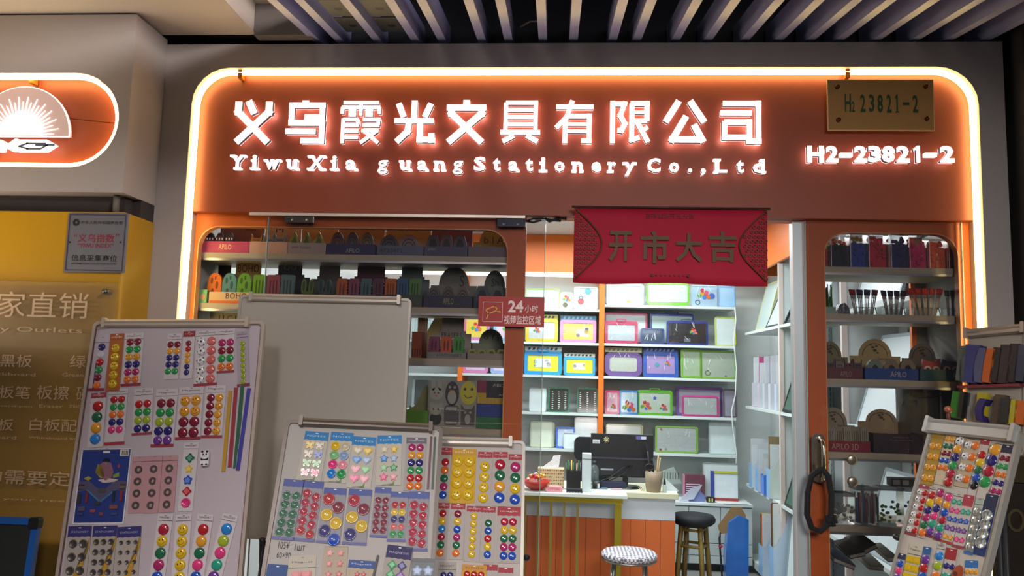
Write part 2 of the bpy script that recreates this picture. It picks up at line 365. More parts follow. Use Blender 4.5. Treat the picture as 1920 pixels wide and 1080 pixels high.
for ch, cx, wd, kd in LAT:
    base = 317 + (cx - 444) * .0072
    p = at(cx, base, LY0); k = (at(cx + 10, base, LY0).x - p.x) / 10
    h0, h1 = {0: (0, 27), 1: (0, 19), 2: (-7, 19), 3: (0, 25), 4: (0, 8), 5: (-6, 8)}[kd]
    x0, x1, z0, z1 = p.x - wd * k / 2, p.x + wd * k / 2, p.z + h0 * k, p.z + h1 * k
    o = letter3(ch, x0, x1, z0, z1, .012 if ch == 'g' else .035, 'letter')
    if ch in SER:
        mb = MB()
        for (u, v_, q) in SER[ch]:
            cz = z0 + (z1 - z0) * v_ + (.0035 if v_ == 0 else -.0035); c = x0 + (x1 - x0) * u; hw = q * (x1 - x0) / 2
            mb.box(c - hw, c + hw, LY0 + .001, LY1 - .001, cz - .0035, cz + .0035, SIGNLIT)
        s_ = mb.build('serif', None); s_.parent = o; s_.matrix_parent_inverse = o.matrix_basis.inverted()
for ch, a, b in (('H', 1514, 1545), ('2', 1549, 1572), ('-', 1576, 1599), ('2', 1602, 1626), ('3', 1628, 1652), ('8', 1654, 1678), ('2', 1681, 1706), ('1', 1711, 1730), ('-', 1735, 1757), ('2', 1763, 1790)):
    zz = (at(a, 286, LY0).z, at(a, 293, LY0).z) if ch == '-' else (at(a, 273, LY0).z, at(a, 304, LY0).z)
    if ch == '1':
        mb = MB(); c = (at(a, 290, LY0).x + at(b, 290, LY0).x) / 2
        for y0_, y1_, mt in ((LY0, LY0 + .003, SIGNLIT), (LY0 + .003, LY1 - .002, RETURN), (LY1 - .002, LY1, HALO)): mb.prism([(c - .003, zz[1]), (c + .009, zz[1]), (c + .009, zz[0]), (c - .001, zz[0]), (c - .014, zz[0] - .012), (c - .014, zz[0] - .021), (c - .003, zz[0] - .015)], y0_, y1_, mt)
        kid(mb, 'digit', sign)
    elif ch == '-': o = kid(MB().box(at(a, 290, LY0).x, at(b, 290, LY0).x, LY0, LY1, zz[1], zz[0], SIGNLIT), 'digit', sign)
    else: letter3(ch, at(a, 290, LY0).x, at(b, 290, LY0).x, zz[1], zz[0], .045, 'digit')
# small clips that shade the strip
for cx in (452, 1588):
    p = at(cx, 131, .03); kid(MB().box(p.x - .008, p.x + .008, .022, .052, TOPZ - .035, TOPZ - .0005, M('c8711c', .5)), 'clip', sign)

# acrylic room number plate
a, b = at(1553, 148, .0), at(1755, 243, .0)
pl = MB().box(a.x, b.x, .012, .018, b.z, a.z, M('b98a4c', .28, var=.03, coat=.4)).build('number_plate'); tag(pl, 'clear rectangular plate reading H2 23821-2 in green at the right end of the sign', 'plate')
rm = MB(); rm.ring(rr(a.x - .001, b.x + .001, b.z - .001, a.z + .001, .001), rr(a.x + .002, b.x - .002, b.z + .002, a.z - .002, .001), .0105, .0185, M('e8c890', .2)); rm.build('edge', pl)
GRN = M('1f4a22', .5)
for s_, px0, px1, py0, py1 in (('H', 1584, 1596, 176, 210), ('2', 1597, 1603, 190, 210), ('2', 1613, 1623, 177, 210), ('3', 1629, 1640, 177, 210), ('8', 1645, 1656, 177, 211), ('2', 1662, 1672, 177, 211), ('1', 1677, 1687, 177, 211), ('2', 1711, 1722, 178, 211)):
    p, q = at(px0, py0, .01), at(px1, py1, .01)
    if s_ == '1':
        MB().prism([(p.x + .003, q.z), (q.x - .003, q.z), (q.x - .003, q.z), (q.x - .003 , q.z + .004), (q.x - .006, q.z + .004), (q.x - .006, p.z), (q.x - .010, p.z), (p.x + .002, p.z - .012), (p.x + .002, p.z - .018), (q.x - .011, p.z - .012), (q.x - .011, q.z + .004), (p.x + .003, q.z + .004)], .0092, .0104, GRN).build('digit', pl)
        continue
    text(s_, p.x, q.x, q.z, p.z, .0098, GRN, pl, 'digit', .02)
p, q = at(1693, 192, .01), at(1705, 197, .01); MB().box(p.x, q.x, .009, .0105, q.z, p.z, GRN).build('dash', pl)
for px, py in ((1570, 163), (1736, 162), (1572, 225), (1738, 223)):
    p = at(px, py, .01)
    MB().lathe([(.009, -.045), (.009, .004), (.007, .008), (0, .009)], M('5a2c1c', .3, .6), 12, (p.x, .008, p.z), 'y').build('standoff_bolt', pl)

# neighbour's capsule sign
nsg = MB().prism(rr(-3.39, cxr - .001, cz0 + .001, cz1 - .001, (.02, R, R, .02), 12), NB + .055, NB + .079, ORANGE)
ns = nsg.build('capsule_sign'); tag(ns, 'round-ended orange sign with white sun emblem on the neighbouring unit', 'sign')
r_ = R - .011; cc = cxr - R
P = [(-3.37, NB + .016, cz1 - .011)] + [(cc + r_ * math.sin(k / 20 * PI), NB + .016, (cz0 + cz1) / 2 + r_ * math.cos(k / 20 * PI)) for k in range(21)] + [(-3.37, NB + .016, cz0 + .011)]
MB().tube(P, .0085, LED, 6).build('led_strip', ns)
sc = at(36, 254, NB + .01); rs = at(127, 254, NB + .01).x - sc.x
PINK = M('a08078', .6, emit=.42, ecol=(1, .66, .54), key='sun_dim')
hs = circ(sc.x, sc.z, rs, 28, None, 0, PI)
MB().prism(hs, NB + .016, NB + .034, PINK).build('sun_dome', ns)
mb = MB(); mb.tube([(x, NB + .02, z) for x, z in circ(sc.x, sc.z, rs, 28, None, 0, PI)], .004, SIGNLIT, 6, closed=True); mb.build('rim', ns)
mb = MB(); mb.prism(circ(sc.x, sc.z + .004, rs * .46, 24, None, 0, PI), NB + .010, NB + .016, SIGNLIT)
for k in range(25):
    t = (k + .5) / 25 * PI; r0, r1 = rs * .40, rs * (.80 if k % 2 else .70); dw = .045
    mb.prism([(sc.x + r0 * math.cos(t - dw), sc.z + r0 * math.sin(t - dw)), (sc.x + r1 * math.cos(t), sc.z + r1 * math.sin(t)), (sc.x + r0 * math.cos(t + dw), sc.z + r0 * math.sin(t + dw))], NB + .011, NB + .016, SIGNLIT)
mb.build('sun_rays', ns)
def npx(px, py): p = at(px, py, NB + .012); return (p.x, p.z)
mb = MB()
mb.prism([npx(*q) for q in ((-20, 262), (2, 262), (14, 270), (28, 260), (32, 260), (18, 272), (30, 282), (20, 282), (6, 274), (4, 283), (-20, 283))], NB + .012, NB + .034, SIGNLIT)
mb.prism([npx(*q) for q in ((34, 261), (86, 261), (103, 271), (84, 283), (30, 283), (22, 273))], NB + .018, NB + .034, SIGNLIT)
mb.build('emblem_letters', ns)
mb = MB(); strokes(mb, [[(75, 62), (30, 62), (12, 40), (32, 20), (62, 20)], [(96, 52), (78, 52)], [(62, 20), (78, 50), (50, 50)]], *npx(24, 283), (npx(103, 270)[0] - npx(24, 270)[0]), (npx(50, 260)[1] - npx(50, 284)[1]), 4, NB + .016, NB + .0179, M('6a7a90', .5)); mb.build('emblem_groove', ns)
p = at(62, 140, NB + .03); MB().box(p.x - .008, p.x + .008, NB + .02, NB + .05, cz1 - .03, cz1 - .0005, M('c8711c', .5)).build('clip', ns)

# ================================================================ YELLOW WALL ITEMS
WY = NB + .02
a, b = at(130, 399, WY - .008), at(233, 512, WY - .008)
pq = MB().box(a.x, b.x, WY - .012, WY - .001, b.z, a.z, M('77777c', .45, .3)).build('metal_plaque', bevel=.002)
tag(pq, 'square silver plaque with black and red lettering on the yellow wall', 'plaque')
mb = MB(); mb.ring(rr(a.x + .006, b.x - .006, b.z + .006, a.z - .006, .001), rr(a.x + .009, b.x - .009, b.z + .009, a.z - .009, .001), WY - .0135, WY - .012, M('3a3c50', .5)); mb.build('border', pq)
INK, RED = M('18181c', .6), M('8a1830', .6)
def wt(s, px0, px1, py0, py1, y, mat, par, bold=.0):
    p, q = at(px0, py0, y), at(px1, py1, y); return text(s, p.x, q.x, q.z, p.z, y, mat, par, 'lettering', bold)
wy = WY - .0128
wt('义乌指数', 147, 214, 438, 455, wy, RED, pq, .01); wt('“', 139, 144, 438, 444, wy, RED, pq); wt('”', 217, 223, 438, 444, wy, RED, pq)
wt('“YIWU INDEX”', 146, 212, 456, 465, wy, RED, pq, .01)
wt('信息采集商位', 134, 219, 477, 491, wy, INK, pq, .01); wt('INFORMATION COLLECTION BOOTH', 134, 218, 492, 497, wy, INK, pq, .005)
wt('中华人民共和国商务部', 152, 230, 414, 421, wy, INK, pq, .005)
p = at(143, 417, wy); mb = MB(); mb.ring(circ(p.x, p.z, .013, 14), circ(p.x, p.z, .005, 14), WY - .0138, WY - .012, INK); mb.build('emblem', pq)
for px in (131, 226):
    p = at(px, 454, wy); MB().lathe([(.003, 0), (.003, .002), (0, .003)], BLACK, 8, (p.x, WY - .012, p.z), 'y').build('screw', pq)
# acrylic panel of white text
ax1 = at(222, 531, WY - .03)
ap = MB().box(-3.0, ax1.x, WY - .034, WY - .029, .55, ax1.z, ACRYL).build('acrylic_panel')
tag(ap, 'clear acrylic panel with rows of pale lettering standing off the yellow wall', 'sign')
PALE = M('d8b890', .5, var=.03)
ty = WY - .0355
for s_, x0, x1, y0, y1 in (('家直销', -3, 163, 546, 598), ('Stationery Outlets', -148, 154, 608, 628), ('黑板', 2, 59, 664, 689), ('绿', 132, 160, 666, 690), ('Blackboard', -32, 66, 697, 706), ('Green', 117, 156, 699, 707),
                           ('白板笔', -28, 55, 722, 748), ('板擦', 70, 128, 722, 750), ('磁', 144, 170, 724, 752), ('Whiteboard-pen', -56, 60, 757, 765), ('Eraser', 74, 118, 758, 765), ('muc', 131, 150, 759, 765),
                           ('写板', -32, 24, 784, 808), ('白板配', 57, 143, 784, 810), ('Board', -20, 30, 816, 824), ('Whiteboard fit', 54, 142, 818, 825),
                           ('你的需要定', -75, 130, 877, 912), ('Welcome to your needs', -168, 150, 926, 944)):
    wt(s_, x0, x1, y0, y1, ty, PALE, ap)
p = at(207, 548, WY); MB().lathe([(.010, -.03), (.010, .004), (0, .006)], STEEL, 12, (p.x, WY - .034, p.z), 'y').build('standoff_bolt', ap)
# blue framed chalkboard, lower left
a = at(75, 972, -.42); cbT = TR(a.x, -.42, a.z, -.10)
cb = empty('chalkboard', cbT, 'dark green chalkboard with blue frame at the foot of the yellow wall', 'board')
MB().box(-.5, -.012, 0, .01, -.75, -.012, M('1c2420', .7)).build('slate', cb)
BLU = M('1c5aa8', .4)
MB().box(-.5, -.03, -.006, .014, -.022, 0, BLU).build('frame_bar', cb); MB().box(-.022, 0, -.006, .014, -.75, -.03, BLU).build('frame_bar', cb)
MB().prism(rr(-.032, .003, -.034, .003, .01), -.009, .016, BLACK).build('corner_cap', cb)
for x in (-.45, -.04): MB().tube([(x, .02, -.1), (x, .18, -a.z - .02)], .008, DARK).build('leg', cb)

# ================================================================ SHOPFRONT FRAMES, DISPLAY CASES, GLASS
FY = .105     # front of the orange lower frames
def window_frame(name, px0, px1, hx0, hx1, hz_top, r, n, hz_bot=.28):
    x0 = px0; x1 = px1
    h0, h1 = at(hx0, hz_top + 40, FY), at(hx1, hz_top + 40, FY); zt = at((hx0 + hx1) / 2, hz_top, FY).z
    mb = MB(); mb.ring(rr(x0, x1, 0, HZ - .001, 0, 8), rr(h0.x, h1.x, hz_bot, zt, r, 8), FY, FY + .03, FRAMEO)
    mb.ring(rr(h0.x - .0005, h1.x + .0005, hz_bot - .0005, zt + .0005, r, 8), rr(h0.x + .003, h1.x - .003, hz_bot + .003, zt - .003, r, 8), FY - .002, FY + .03, M('e8a060', .3))
    o = mb.build(name); tag(o, kind='structure'); return h0.x, h1.x, zt
LX0, LX1, LZT = window_frame('window_1', XL + .001, at(985, 500, FY).x, 371, 952, 427, .085, 1)
RX0, RX1, RZT = window_frame('window_2', at(1510, 500, FY).x, XR - .001, 1545, 1797, 437, .085, 2)
tag(MB().box(XL + .001, XR - .001, PY + .051, .17, HZ, CEIL - .06, ORANGE2).build('trim_6'), kind='structure')
# display cases
WOOD = M('a89e84', .5, scale=12, var=.08); CASE = M('8f8a80', .55, var=.05)
def shelf_z(px, py, y): return at(px, py, y).z
SY0, SY1 = .150, .43
def case_shelf(x0, x1, ztop, th=.026, label='', grp='display shelves behind the left window'):
    o = MB().box(x0, x1, SY0, SY1, ztop - th, ztop, WOOD).box(x0, x1, SY0 - .003, SY0 - .0001, ztop - th - .006, ztop - th + .003, ALU).build('display_shelf')
    tag(o, label, 'shelf', grp); return ztop
lx0, lx1 = LX0 - .035, LX1 + .01
LS = [case_shelf(lx0, lx1, shelf_z(560, 476, SY0), label='top display shelf behind the left shop window'),
      case_shelf(lx0, lx1, shelf_z(560, 571.5, SY0), label='display shelf holding the coloured erasers behind the left window'),
      case_shelf(lx0, lx1, shelf_z(860, 673, SY0), label='display shelf above the sheet of animal stickers'),
      case_shelf(lx0, lx1, shelf_z(860, 803, SY0), label='display shelf under the sheet of animal stickers'),
      case_shelf(lx0, lx1, .62, label='low display shelf seen between the whiteboards')]
rx0, rx1 = RX0 - .01, RX1 + .0
rg = 'display shelves behind the right window'
RS = [case_shelf(rx0, rx1 + .02, shelf_z(1660, 501.5, SY0), label='top display shelf holding the bags of pompoms', grp=rg),
      case_shelf(rx0, rx1 + .02, shelf_z(1660, 590, SY0), label='display shelf holding bundles of paint brushes', grp=rg),
      case_shelf(rx0, rx1 + .02, shelf_z(1660, 712.5, SY0), label='display shelf holding three boxes with round owl eyes', grp=rg),
      case_shelf(rx0, rx1 + .02, shelf_z(1620, 849, SY0), label='display shelf under the dark maroon box', grp=rg),
      case_shelf(rx0, rx1 + .02, shelf_z(1620, 987, SY0), label='display shelf holding clear plastic tubs', grp=rg),
      case_shelf(rx0, rx1 + .02, .62, label='lowest display shelf with a heap of books', grp=rg)]
gx = at(1720, 640, SY1).x
for i, (x0, x1) in enumerate(((lx0 - .015, lx0 - .001), (lx1 + .001, lx1 + .02), (rx0 - .014, rx0 - .001))):
    tag(MB().box(x0, x1, FY + .031, SY1, .0, HZ + .02, CASE).build('trim_%d' % (7 + i)), kind='structure')
tag(MB().box(gx, RX1 + .03, SY1 + .002, SY1 + .016, .0, HZ, M('7c7874', .6)).build('trim_10'), kind='structure')
tag(MB().box(gx - .02, gx - .001, SY1 + .002, SY1 + .02, .0, HZ, ORANGE2).build('trim_11'), kind='structure')
tag(MB().box(RX1 + .021, RX1 + .035, FY + .031, SY1, .0, HZ, CASE).build('trim_12'), kind='structure')
# aluminium post at the door opening
p0, p1 = at(1486, 600, .12), at(1508, 600, .12)
post = MB().box(p0.x, p1.x, .112, .150, .001, HZ - .001, M('b9c4c8', .35, .4, var=.03)); post.box(p0.x, p0.x + .004, .108, .112, .001, HZ - .001, M('d8c8c0', .4, .4)); post.box(p1.x - .004, p1.x, .108, .112, .001, HZ - .001, M('d8c8c0', .4, .4))
tag(post.build('trim_13'), kind='structure')
# header rail
p0, p1 = at(468, 393, .06), at(985, 400, .06)
hr = MB().box(p0.x, p1.x, .058, .074, HZ - .012, HZ - .001, M('f0e2d2', .35, .3)); tag(hr.build('header_rail'), 'thin bright metal rail above the left glass door', 'rail')
# glass doors
GY = .078
def gdoor(n, px0, px1, ztop, label):
    x0, x1 = at(px0, 500, GY).x, at(px1, 500, GY).x
    o = MB().box(x0, x1, GY, GY + .010, .015, ztop, GLASS).build('glass_door'); tag(o, label, 'door')
    for x in (x0, x1): MB().box(x - .0012, x + .0012, GY - .0005, GY + .0105, .015, ztop, M('9db5aa', .2)).build('edge', o)
    MB().box(x0, x1, GY - .008, GY + .018, .004, .06, STEEL).build('bottom_rail', o)
    return o
gd = gdoor(1, 498, 1021, HZ - .014, 'tall frameless glass door pane in front of the left window')
for (a0, b0, a1, b1, mt) in ((535, 397, 588, 418, M('6c6866', .3, .9)), (932, 401, 985, 426, M('22242e', .3, .8))):
    p, q = at(a0, b0, GY - .012), at(a1, b1, GY - .012); mb = MB().box(p.x, q.x, GY - .012, GY - .0005, q.z, p.z, mt)
    f = mb.build('patch_fitting', gd, bevel=.002)
    for u in (.25, .75):
        MB().lathe([(.005, 0), (.005, .002), (0, .003)], ALU, 10, (p.x + (q.x - p.x) * u, GY - .012, q.z + .012), 'y').build('screw', f)
g2 = gdoor(2, 1511, 1806, HZ - .005, 'glass door pane with a steel pull handle in front of the right window')
# handle
hp = at(1521, 812, GY), at(1548, 905, GY)
STL = M('a59d90', .22, 1.)
mb = MB(); mb.prism(rr(hp[0].x, hp[1].x, hp[1].z, hp[0].z, .024, 8), GY - .004, GY - .0005, STL); hd = mb.build('handle', g2)
cxh = (hp[0].x + hp[1].x) / 2 + .006
MB().tube([(cxh, GY - .004, hp[0].z - .018), (cxh, GY - .03, hp[0].z - .024), (cxh, GY - .042, hp[0].z - .045), (cxh, GY - .042, hp[1].z + .03), (cxh, GY - .03, hp[1].z + .012), (cxh, GY - .004, hp[1].z + .006)], .0085, STL, 10).build('grip', hd)
for (px, py) in ((1597, 862), (1598, 903)):
    p = at(px, py, GY); MB().lathe([(.019, 0), (.019, .006), (.014, .009), (0, .009)], M('8a8478', .3, .8), 16, (p.x, GY - .001, p.z), 'y').build('glass_connector', g2)
# black strap looped on the handle
sp = [at(x, y, GY - .055) for x, y in ((1538, 880), (1521, 893), (1514, 925), (1513, 965), (1522, 990), (1538, 996), (1550, 985), (1558, 968), (1559, 930), (1553, 893), (1541, 879))]
mb = MB(); mb.tube([tuple(q) for q in sp], .011, M('101014', .85), 6, closed=True)
for k in range(5):
    q = at(1549 + k * 3.5, 966 + (k % 2) * 6, GY - .055); mb.tube([tuple(q), (q.x + .006, q.y - .004, q.z - .028)], .008, M('101014', .85), 5)
tag(mb.build('door_strap'), 'black fabric strap looped through the steel door handle', 'strap')
# red sticker on the glass
a, b = at(898, 555, GY - .002), at(1020, 614, GY - .002)
st = MB().box(a.x, b.x, GY - .0035, GY - .001, b.z, a.z, M('a8231c', .5, alpha=.93)).build('warning_sticker'); tag(st, 'red sticker with white writing about 24 hour video monitoring on the glass', 'sticker')
PW = M('f0dcd4', .5)
def gt(s, x0, x1, y0, y1, b=.0):
    p, q = at(x0, y0, GY - .005), at(x1, y1, GY - .005); text(s, p.x, q.x, q.z, p.z, GY - .0042, PW, st, 'lettering', b)
gt('24', 953, 981, 563, 586, .03); gt('小时', 984, 1009, 572, 586, .01); gt('视频监控区域', 945, 1014, 591, 609, .01)
p, q = at(906, 566, GY), at(942, 604, GY); mb = MB(); mb.ring(rr(p.x, q.x, q.z, p.z, .001), rr(p.x + .0015, q.x - .0015, q.z + .0015, p.z - .0015, .001), GY - .0045, GY - .0035, PW)
strokes(mb, [[(15, 60), (60, 80), (75, 60), (30, 40), (15, 60)], [(30, 40), (20, 15)], [(70, 55), (90, 50)]], p.x, q.z, q.x - p.x, p.z - q.z, 6, GY - .0045, GY - .0035, M('d8a030', .5)); mb.build('camera_pictogram', st)

# red banner
BY = -.006
a, b = at(1077, 389, BY), at(1440, 536, BY)
BR, GOLD = M('b80e34', .75, scale=60, var=.06), M('553a10', .55, .1, scale=50, var=.25)
mb = MB(); N = 30; vs = []; fs = []
for j in range(9):
    for i in range(N + 1):
        u, v_ = i / N, j / 8; vs.append((a.x + (b.x - a.x) * u, BY + .004 * math.sin(u * 14) * v_ + .003 * math.sin(u * 31 + 1) * v_, a.z + (b.z - a.z) * v_ - .004 * math.sin(u * 9) * v_))
for j in range(8):
    for i in range(N): k = j * (N + 1) + i; fs.append((k, k + N + 1, k + N + 2, k + 1))
mb.add(vs, fs, BR, True); bn = mb.build('red_banner'); tag(bn, 'red cloth banner with four dark gold Chinese characters hung over the doorway', 'banner')
so = bn.modifiers.new('thick', 'SOLIDIFY'); so.thickness = .0015
MB().tube([(a.x - .01, BY - .002, a.z + .002), (b.x + .01, BY - .002, a.z + .002)], .005, M('3a1410', .5)).build('rod', bn)
for ch, x0, x1, y0, y1 in (('开', 1141, 1186, 434, 491), ('市', 1200, 1254, 434, 494), ('大', 1266, 1316, 438, 492), ('吉', 1328, 1380, 436, 492)):
    p, q = at(x0, y1, BY), at(x1, y0, BY); text(ch, p.x, q.x, p.z, q.z, BY - .0095, GOLD, bn, 'character', .022, .0005, T=I4)
for side in (0, 1):
    mb = MB(); w_ = .098; x0 = a.x + .001 if side == 0 else b.x - .001; sg = 1 if side == 0 else -1
    zt, zb = a.z - .006, b.z + .014; zm = (zt + zb) / 2
    for k in range(15):
        v_ = (k + .5) / 15; z = zb + (zt - zb) * v_; ext = w_ * math.sin(v_ * PI) ** 1.15
        n = max(1, int(ext / .0165))
        for i in range(n):
            cx = x0 + sg * (.007 + i * .0170 + (k % 2) * .008); r0 = .0066
            mb.ring(circ(cx, z, r0, 8), circ(cx, z, r0 * .66, 8), BY - .0095, BY - .008, GOLD)
    edge = [(x0 + sg * w_ * math.sin(v_ * PI) ** 1.15 + sg * .006, zb + (zt - zb) * v_) for v_ in [k / 24 for k in range(25)]]
    mb.tube([(x, BY - .009, z) for x, z in edge], .0028, GOLD, 5); mb.build('corner_pattern', bn)
p, q = at(1210, 400, BY), at(1302, 411, BY); text('吉祥如意开业大吉', p.x, q.x, q.z, p.z, BY - .009, M('7a1020', .6), bn)
p, q = at(1222, 512, BY), at(1290, 521, BY); mb = MB()
for k in range(9):
    x = p.x + (q.x - p.x) * k / 8; h = .006 if k in (0, 8) else .003; mb.prism(circ(x, (p.z + q.z) / 2, h, 8), BY - .0095, BY - .008, M('4a1018', .6))
mb.build('small_marks', bn)
# coiled cable above the doorway
mb = MB(); BK = M('0c0c10', .5)
def px3(pts, Y): return [tuple(at(x, y, Y)) for x, y in pts]
mb.tube(px3([(987, 415), (1000, 410), (1018, 410), (1030, 414), (1045, 409), (1060, 411), (1064, 403), (1070, 398)], .1), .004, BK, 6)
mb.tube(px3([(987, 415), (1000, 417), (1015, 413), (1028, 411), (1040, 413), (1055, 407), (1062, 412)], .095), .004, BK, 6)
mb.tube(px3([(1022, 409), (1030, 416), (1037, 413), (1052, 414)], .09), .005, BK, 6)
tag(mb.build('cable_loop'), 'looped black cable hanging under the sign just left of the banner', 'cable')

# ================================================================ GOODS IN THE DISPLAY CASES
def tbox(px0, px1, yf, yh, zs, label, front, back, head='flat', goods=(), name='display_box', txt=None, tcol='ffffff', btxt=None, bcol='2a2420', depth=.16, y0=None, grp=None, hx=None, frontlabel=None, gshape='pill'):
    """open-front shop carton standing on a shelf: tray with printed front lip, side cheeks, raised header at the back"""
    y0 = SY0 + .012 if y0 is None else y0; yb = y0 + depth
    a = at(px0, yf, y0); b = at(px1, yf, y0); x0, x1 = a.x + .001, b.x - .001; zf = a.z
    T = TR(x0, y0, zs + .0005); wd = x1 - x0; hf = max(.012, zf - zs)
    FM, BM = M(front, .55, var=.10), M(back, .6, var=.06)
    o = MB().box(0, wd, 0, .002, 0, hf, FM).box(0, wd, .002, depth, 0, .002, BM).box(0, .002, .002, depth, .002, hf, FM).box(wd - .002, wd, .002, depth, .002, hf, FM).build(name, None, T)
    tag(o, label, 'box', grp)
    hb = at((px0 + px1) / 2, yh, yb).z - zs
    if head == 'flat': P = [(0, 0), (wd, 0), (wd, hb), (0, hb)]
    elif head == 'arch':
        q = hf + (hb - hf) * .42; c = wd * .5; r = wd * .33
        P = [(0, 0), (wd, 0), (wd, q)] + [(c + r * math.cos(k / 10 * PI), q + (hb - q) * math.sin(k / 10 * PI)) for k in range(11)] + [(0, q)]
    elif head == 'step':
        q = hf + (hb - hf) * .55; P = [(0, 0), (wd, 0), (wd, q), (wd * .86, q), (wd * .86, q + .012), (wd * .80, q + .012), (wd * .80, hb), (wd * .2, hb), (wd * .2, q + .012), (wd * .14, q + .012), (wd * .14, q), (0, q)]
    elif head == 'wave': P = [(0, 0), (wd, 0)] + [(wd * (1 - k / 12), hb * (.72 + .28 * math.sin(k / 12 * PI * 1.6 + .3))) for k in range(13)]
    if hx: P = [(x * hx[1] + wd * hx[0], z) for x, z in P]
    MB().prism(P, depth - .003, depth, BM).build('header', o)
    if head == 'arch' and px0 > 1500:
        m = MB(); c = wd * .5; dk = M('3c3424', .6)
        m.tube([(c + wd * .25 * math.cos(k / 12 * PI), depth - .0035, hf + (hb - hf) * .42 + (hb - hf) * .42 * math.sin(k / 12 * PI)) for k in range(13)], .0012, dk, 4); m.build('arc_print', o)
        m = MB(); z0_ = hf + (hb - hf) * .55
        for (u, v_, r__) in ((-.04, .16, .007), (.03, .20, .005), (.0, .06, .008), (.05, -.02, .005), (-.08, .24, .003), (.0, .28, .003)): m.prism(circ(c + u * wd, z0_ + v_ * (hb - hf), r__, 8, r__ * .7), depth - .0038, depth - .003, dk)
        m.build('emblem_print', o)
    if txt:
        for (s_, u0, u1, v0, v1, c) in txt: text(s_, wd * u0, wd * u1, hf * v0, hf * v1, -.0006, M(c, .6), o)
    if btxt:
        for (s_, u0, u1, z0, z1, c) in btxt: text(s_, wd * u0, wd * u1, hb * z0, hb * z1, depth - .0036, M(c, .6), o)
    return o, x0, wd, hf, hb, T
ERG = {}
def eraser_mesh(shape, col):
    k = (shape, col)
    if k in ERG: return ERG[k]
    m = MB(); c = M(col, .6); dk = M('%02x%02x%02x' % tuple(int(int(col[i:i + 2], 16) * .62) for i in (0, 2, 4)), .7)
    if shape == 'pill':
        m.prism(rr(-.5, .5, 0, 1.2, (.1, .1, .42, .42), 6), -.15, .15, c)
        for (x, z, r) in ((-.2, .9, .09), (.18, .72, .11), (-.1, .45, .1), (.22, .3, .08), (.05, 1.02, .06)): m.prism(circ(x, z, r, 8, r * 1.5), -.165, -.15, dk)
    elif shape == 'slab':
        m.prism(rr(-.5, .5, 0, 1.15, .06, 3), -.15, .15, c)
        for x in (-.24, 0, .24): m.prism(rr(x - .05, x + .05, .2, .95, .04, 2), -.165, -.15, dk)
    elif shape == 'comb':
        P = [(-.5, 0), (.5, 0)]
        for k_ in range(8): z = .1 + k_ * .12; P += [(.5, z), (.42, z + .06)]
        P += [(.4, 1.12), (-.4, 1.12)]
        for k_ in range(8): z = .1 + (7 - k_) * .12; P += [(-.42, z + .06), (-.5, z)]
        m.prism(P, -.15, .15, c)
        for x in (-.15, .15): m.prism(circ(x, .65, .09, 8, .3), -.165, -.15, dk)
        m.box(-.35, .35, -.165, -.15, .12, .2, dk)
    elif shape == 'rabbit':
        m.prism(circ(0, .3, .48, 14, .34), -.15, .15, c)
        for sx_ in (-.24, .22):
            m.prism(circ(sx_, .85, .17, 12, .40), -.15, .15, c); m.prism(circ(sx_, .88, .08, 10, .27), -.165, -.15, dk)
        for x in (-.18, .14): m.prism(circ(x, .35, .05, 8), -.165, -.15, dk)
    elif shape == 'house':
        m.prism([(-.5, 0), (.5, 0), (.5, .55), (0, 1.15), (-.5, .55)], -.15, .15, c); m.prism([(-.34, .5), (.34, .5), (0, .92)], -.165, -.15, dk)
        for x in (-.3, -.1, .1, .3): m.box(x - .03, x + .03, -.165, -.15, .05, .42, dk)
    elif shape == 'cat':
        m.prism([(-.5, 0), (.5, 0), (.5, 1.0), (.34, .78), (-.34, .78), (-.5, 1.0)], -.15, .15, c)
        for x in (-.2, .2): m.prism(circ(x, .5, .09, 8), -.165, -.15, dk)
        m.prism([(-.08, .35), (.08, .35), (0, .25)], -.165, -.15, dk); m.box(-.3, .3, -.165, -.15, .64, .7, dk)
    elif shape == 'dome':
        m.prism([(-.5, 0), (.5, 0)] + circ(0, .35, .5, 11, .62, 0, PI), -.15, .15, c)
        for r in (.38, .24): m.ring(circ(0, .42, r, 12), circ(0, .42, r - .06, 12), -.165, -.15, dk)
    elif shape == 'hex':
        m.prism([(-.5, 0), (.5, 0), (.5, .6), (.3, 1.0), (-.3, 1.0), (-.5, .6)], -.15, .15, c); m.prism([(-.3, .15), (.3, .15), (.3, .55), (.15, .8), (-.15, .8), (-.3, .55)], -.165, -.15, dk)
    elif shape == 'owl':
        m.prism(rr(-.5, .5, 0, 1.0, .2, 4), -.15, .15, c); m.prism([(-.5, .9), (-.45, 1.12), (-.2, .98)], -.15, .15, c); m.prism([(.5, .9), (.45, 1.12), (.2, .98)], -.15, .15, c)
        for x in (-.24, .24):
            m.prism(circ(x, .55, .21, 12), -.17, -.15, M('c9b79a', .5)); m.prism(circ(x, .55, .1, 10), -.18, -.17, BLACK)
    elif shape == 'tape':
        m.ring(circ(0, .5, .5, 16), circ(0, .5, .20, 16), -.2, .2, c); m.prism(circ(0, .5, .20, 12), -.1, .1, BLACK)
        m.prism([(.2, .95), (.6, .5), (.55, 0), (.3, .1)], -.15, .1, dk)
    elif shape == 'spots':
        m.prism([(-.5, 0), (.5, 0), (.45, .8), (.2, 1.05), (-.2, 1.05), (-.45, .8)], -.15, .15, c)
        for i in range(9): m.prism(circ(-.3 + .3 * (i % 3), .2 + .27 * (i // 3), .07, 7), -.165, -.15, M('f0e8e0', .5))
    ERG[k] = m.mesh('eraser'); return ERG[k]
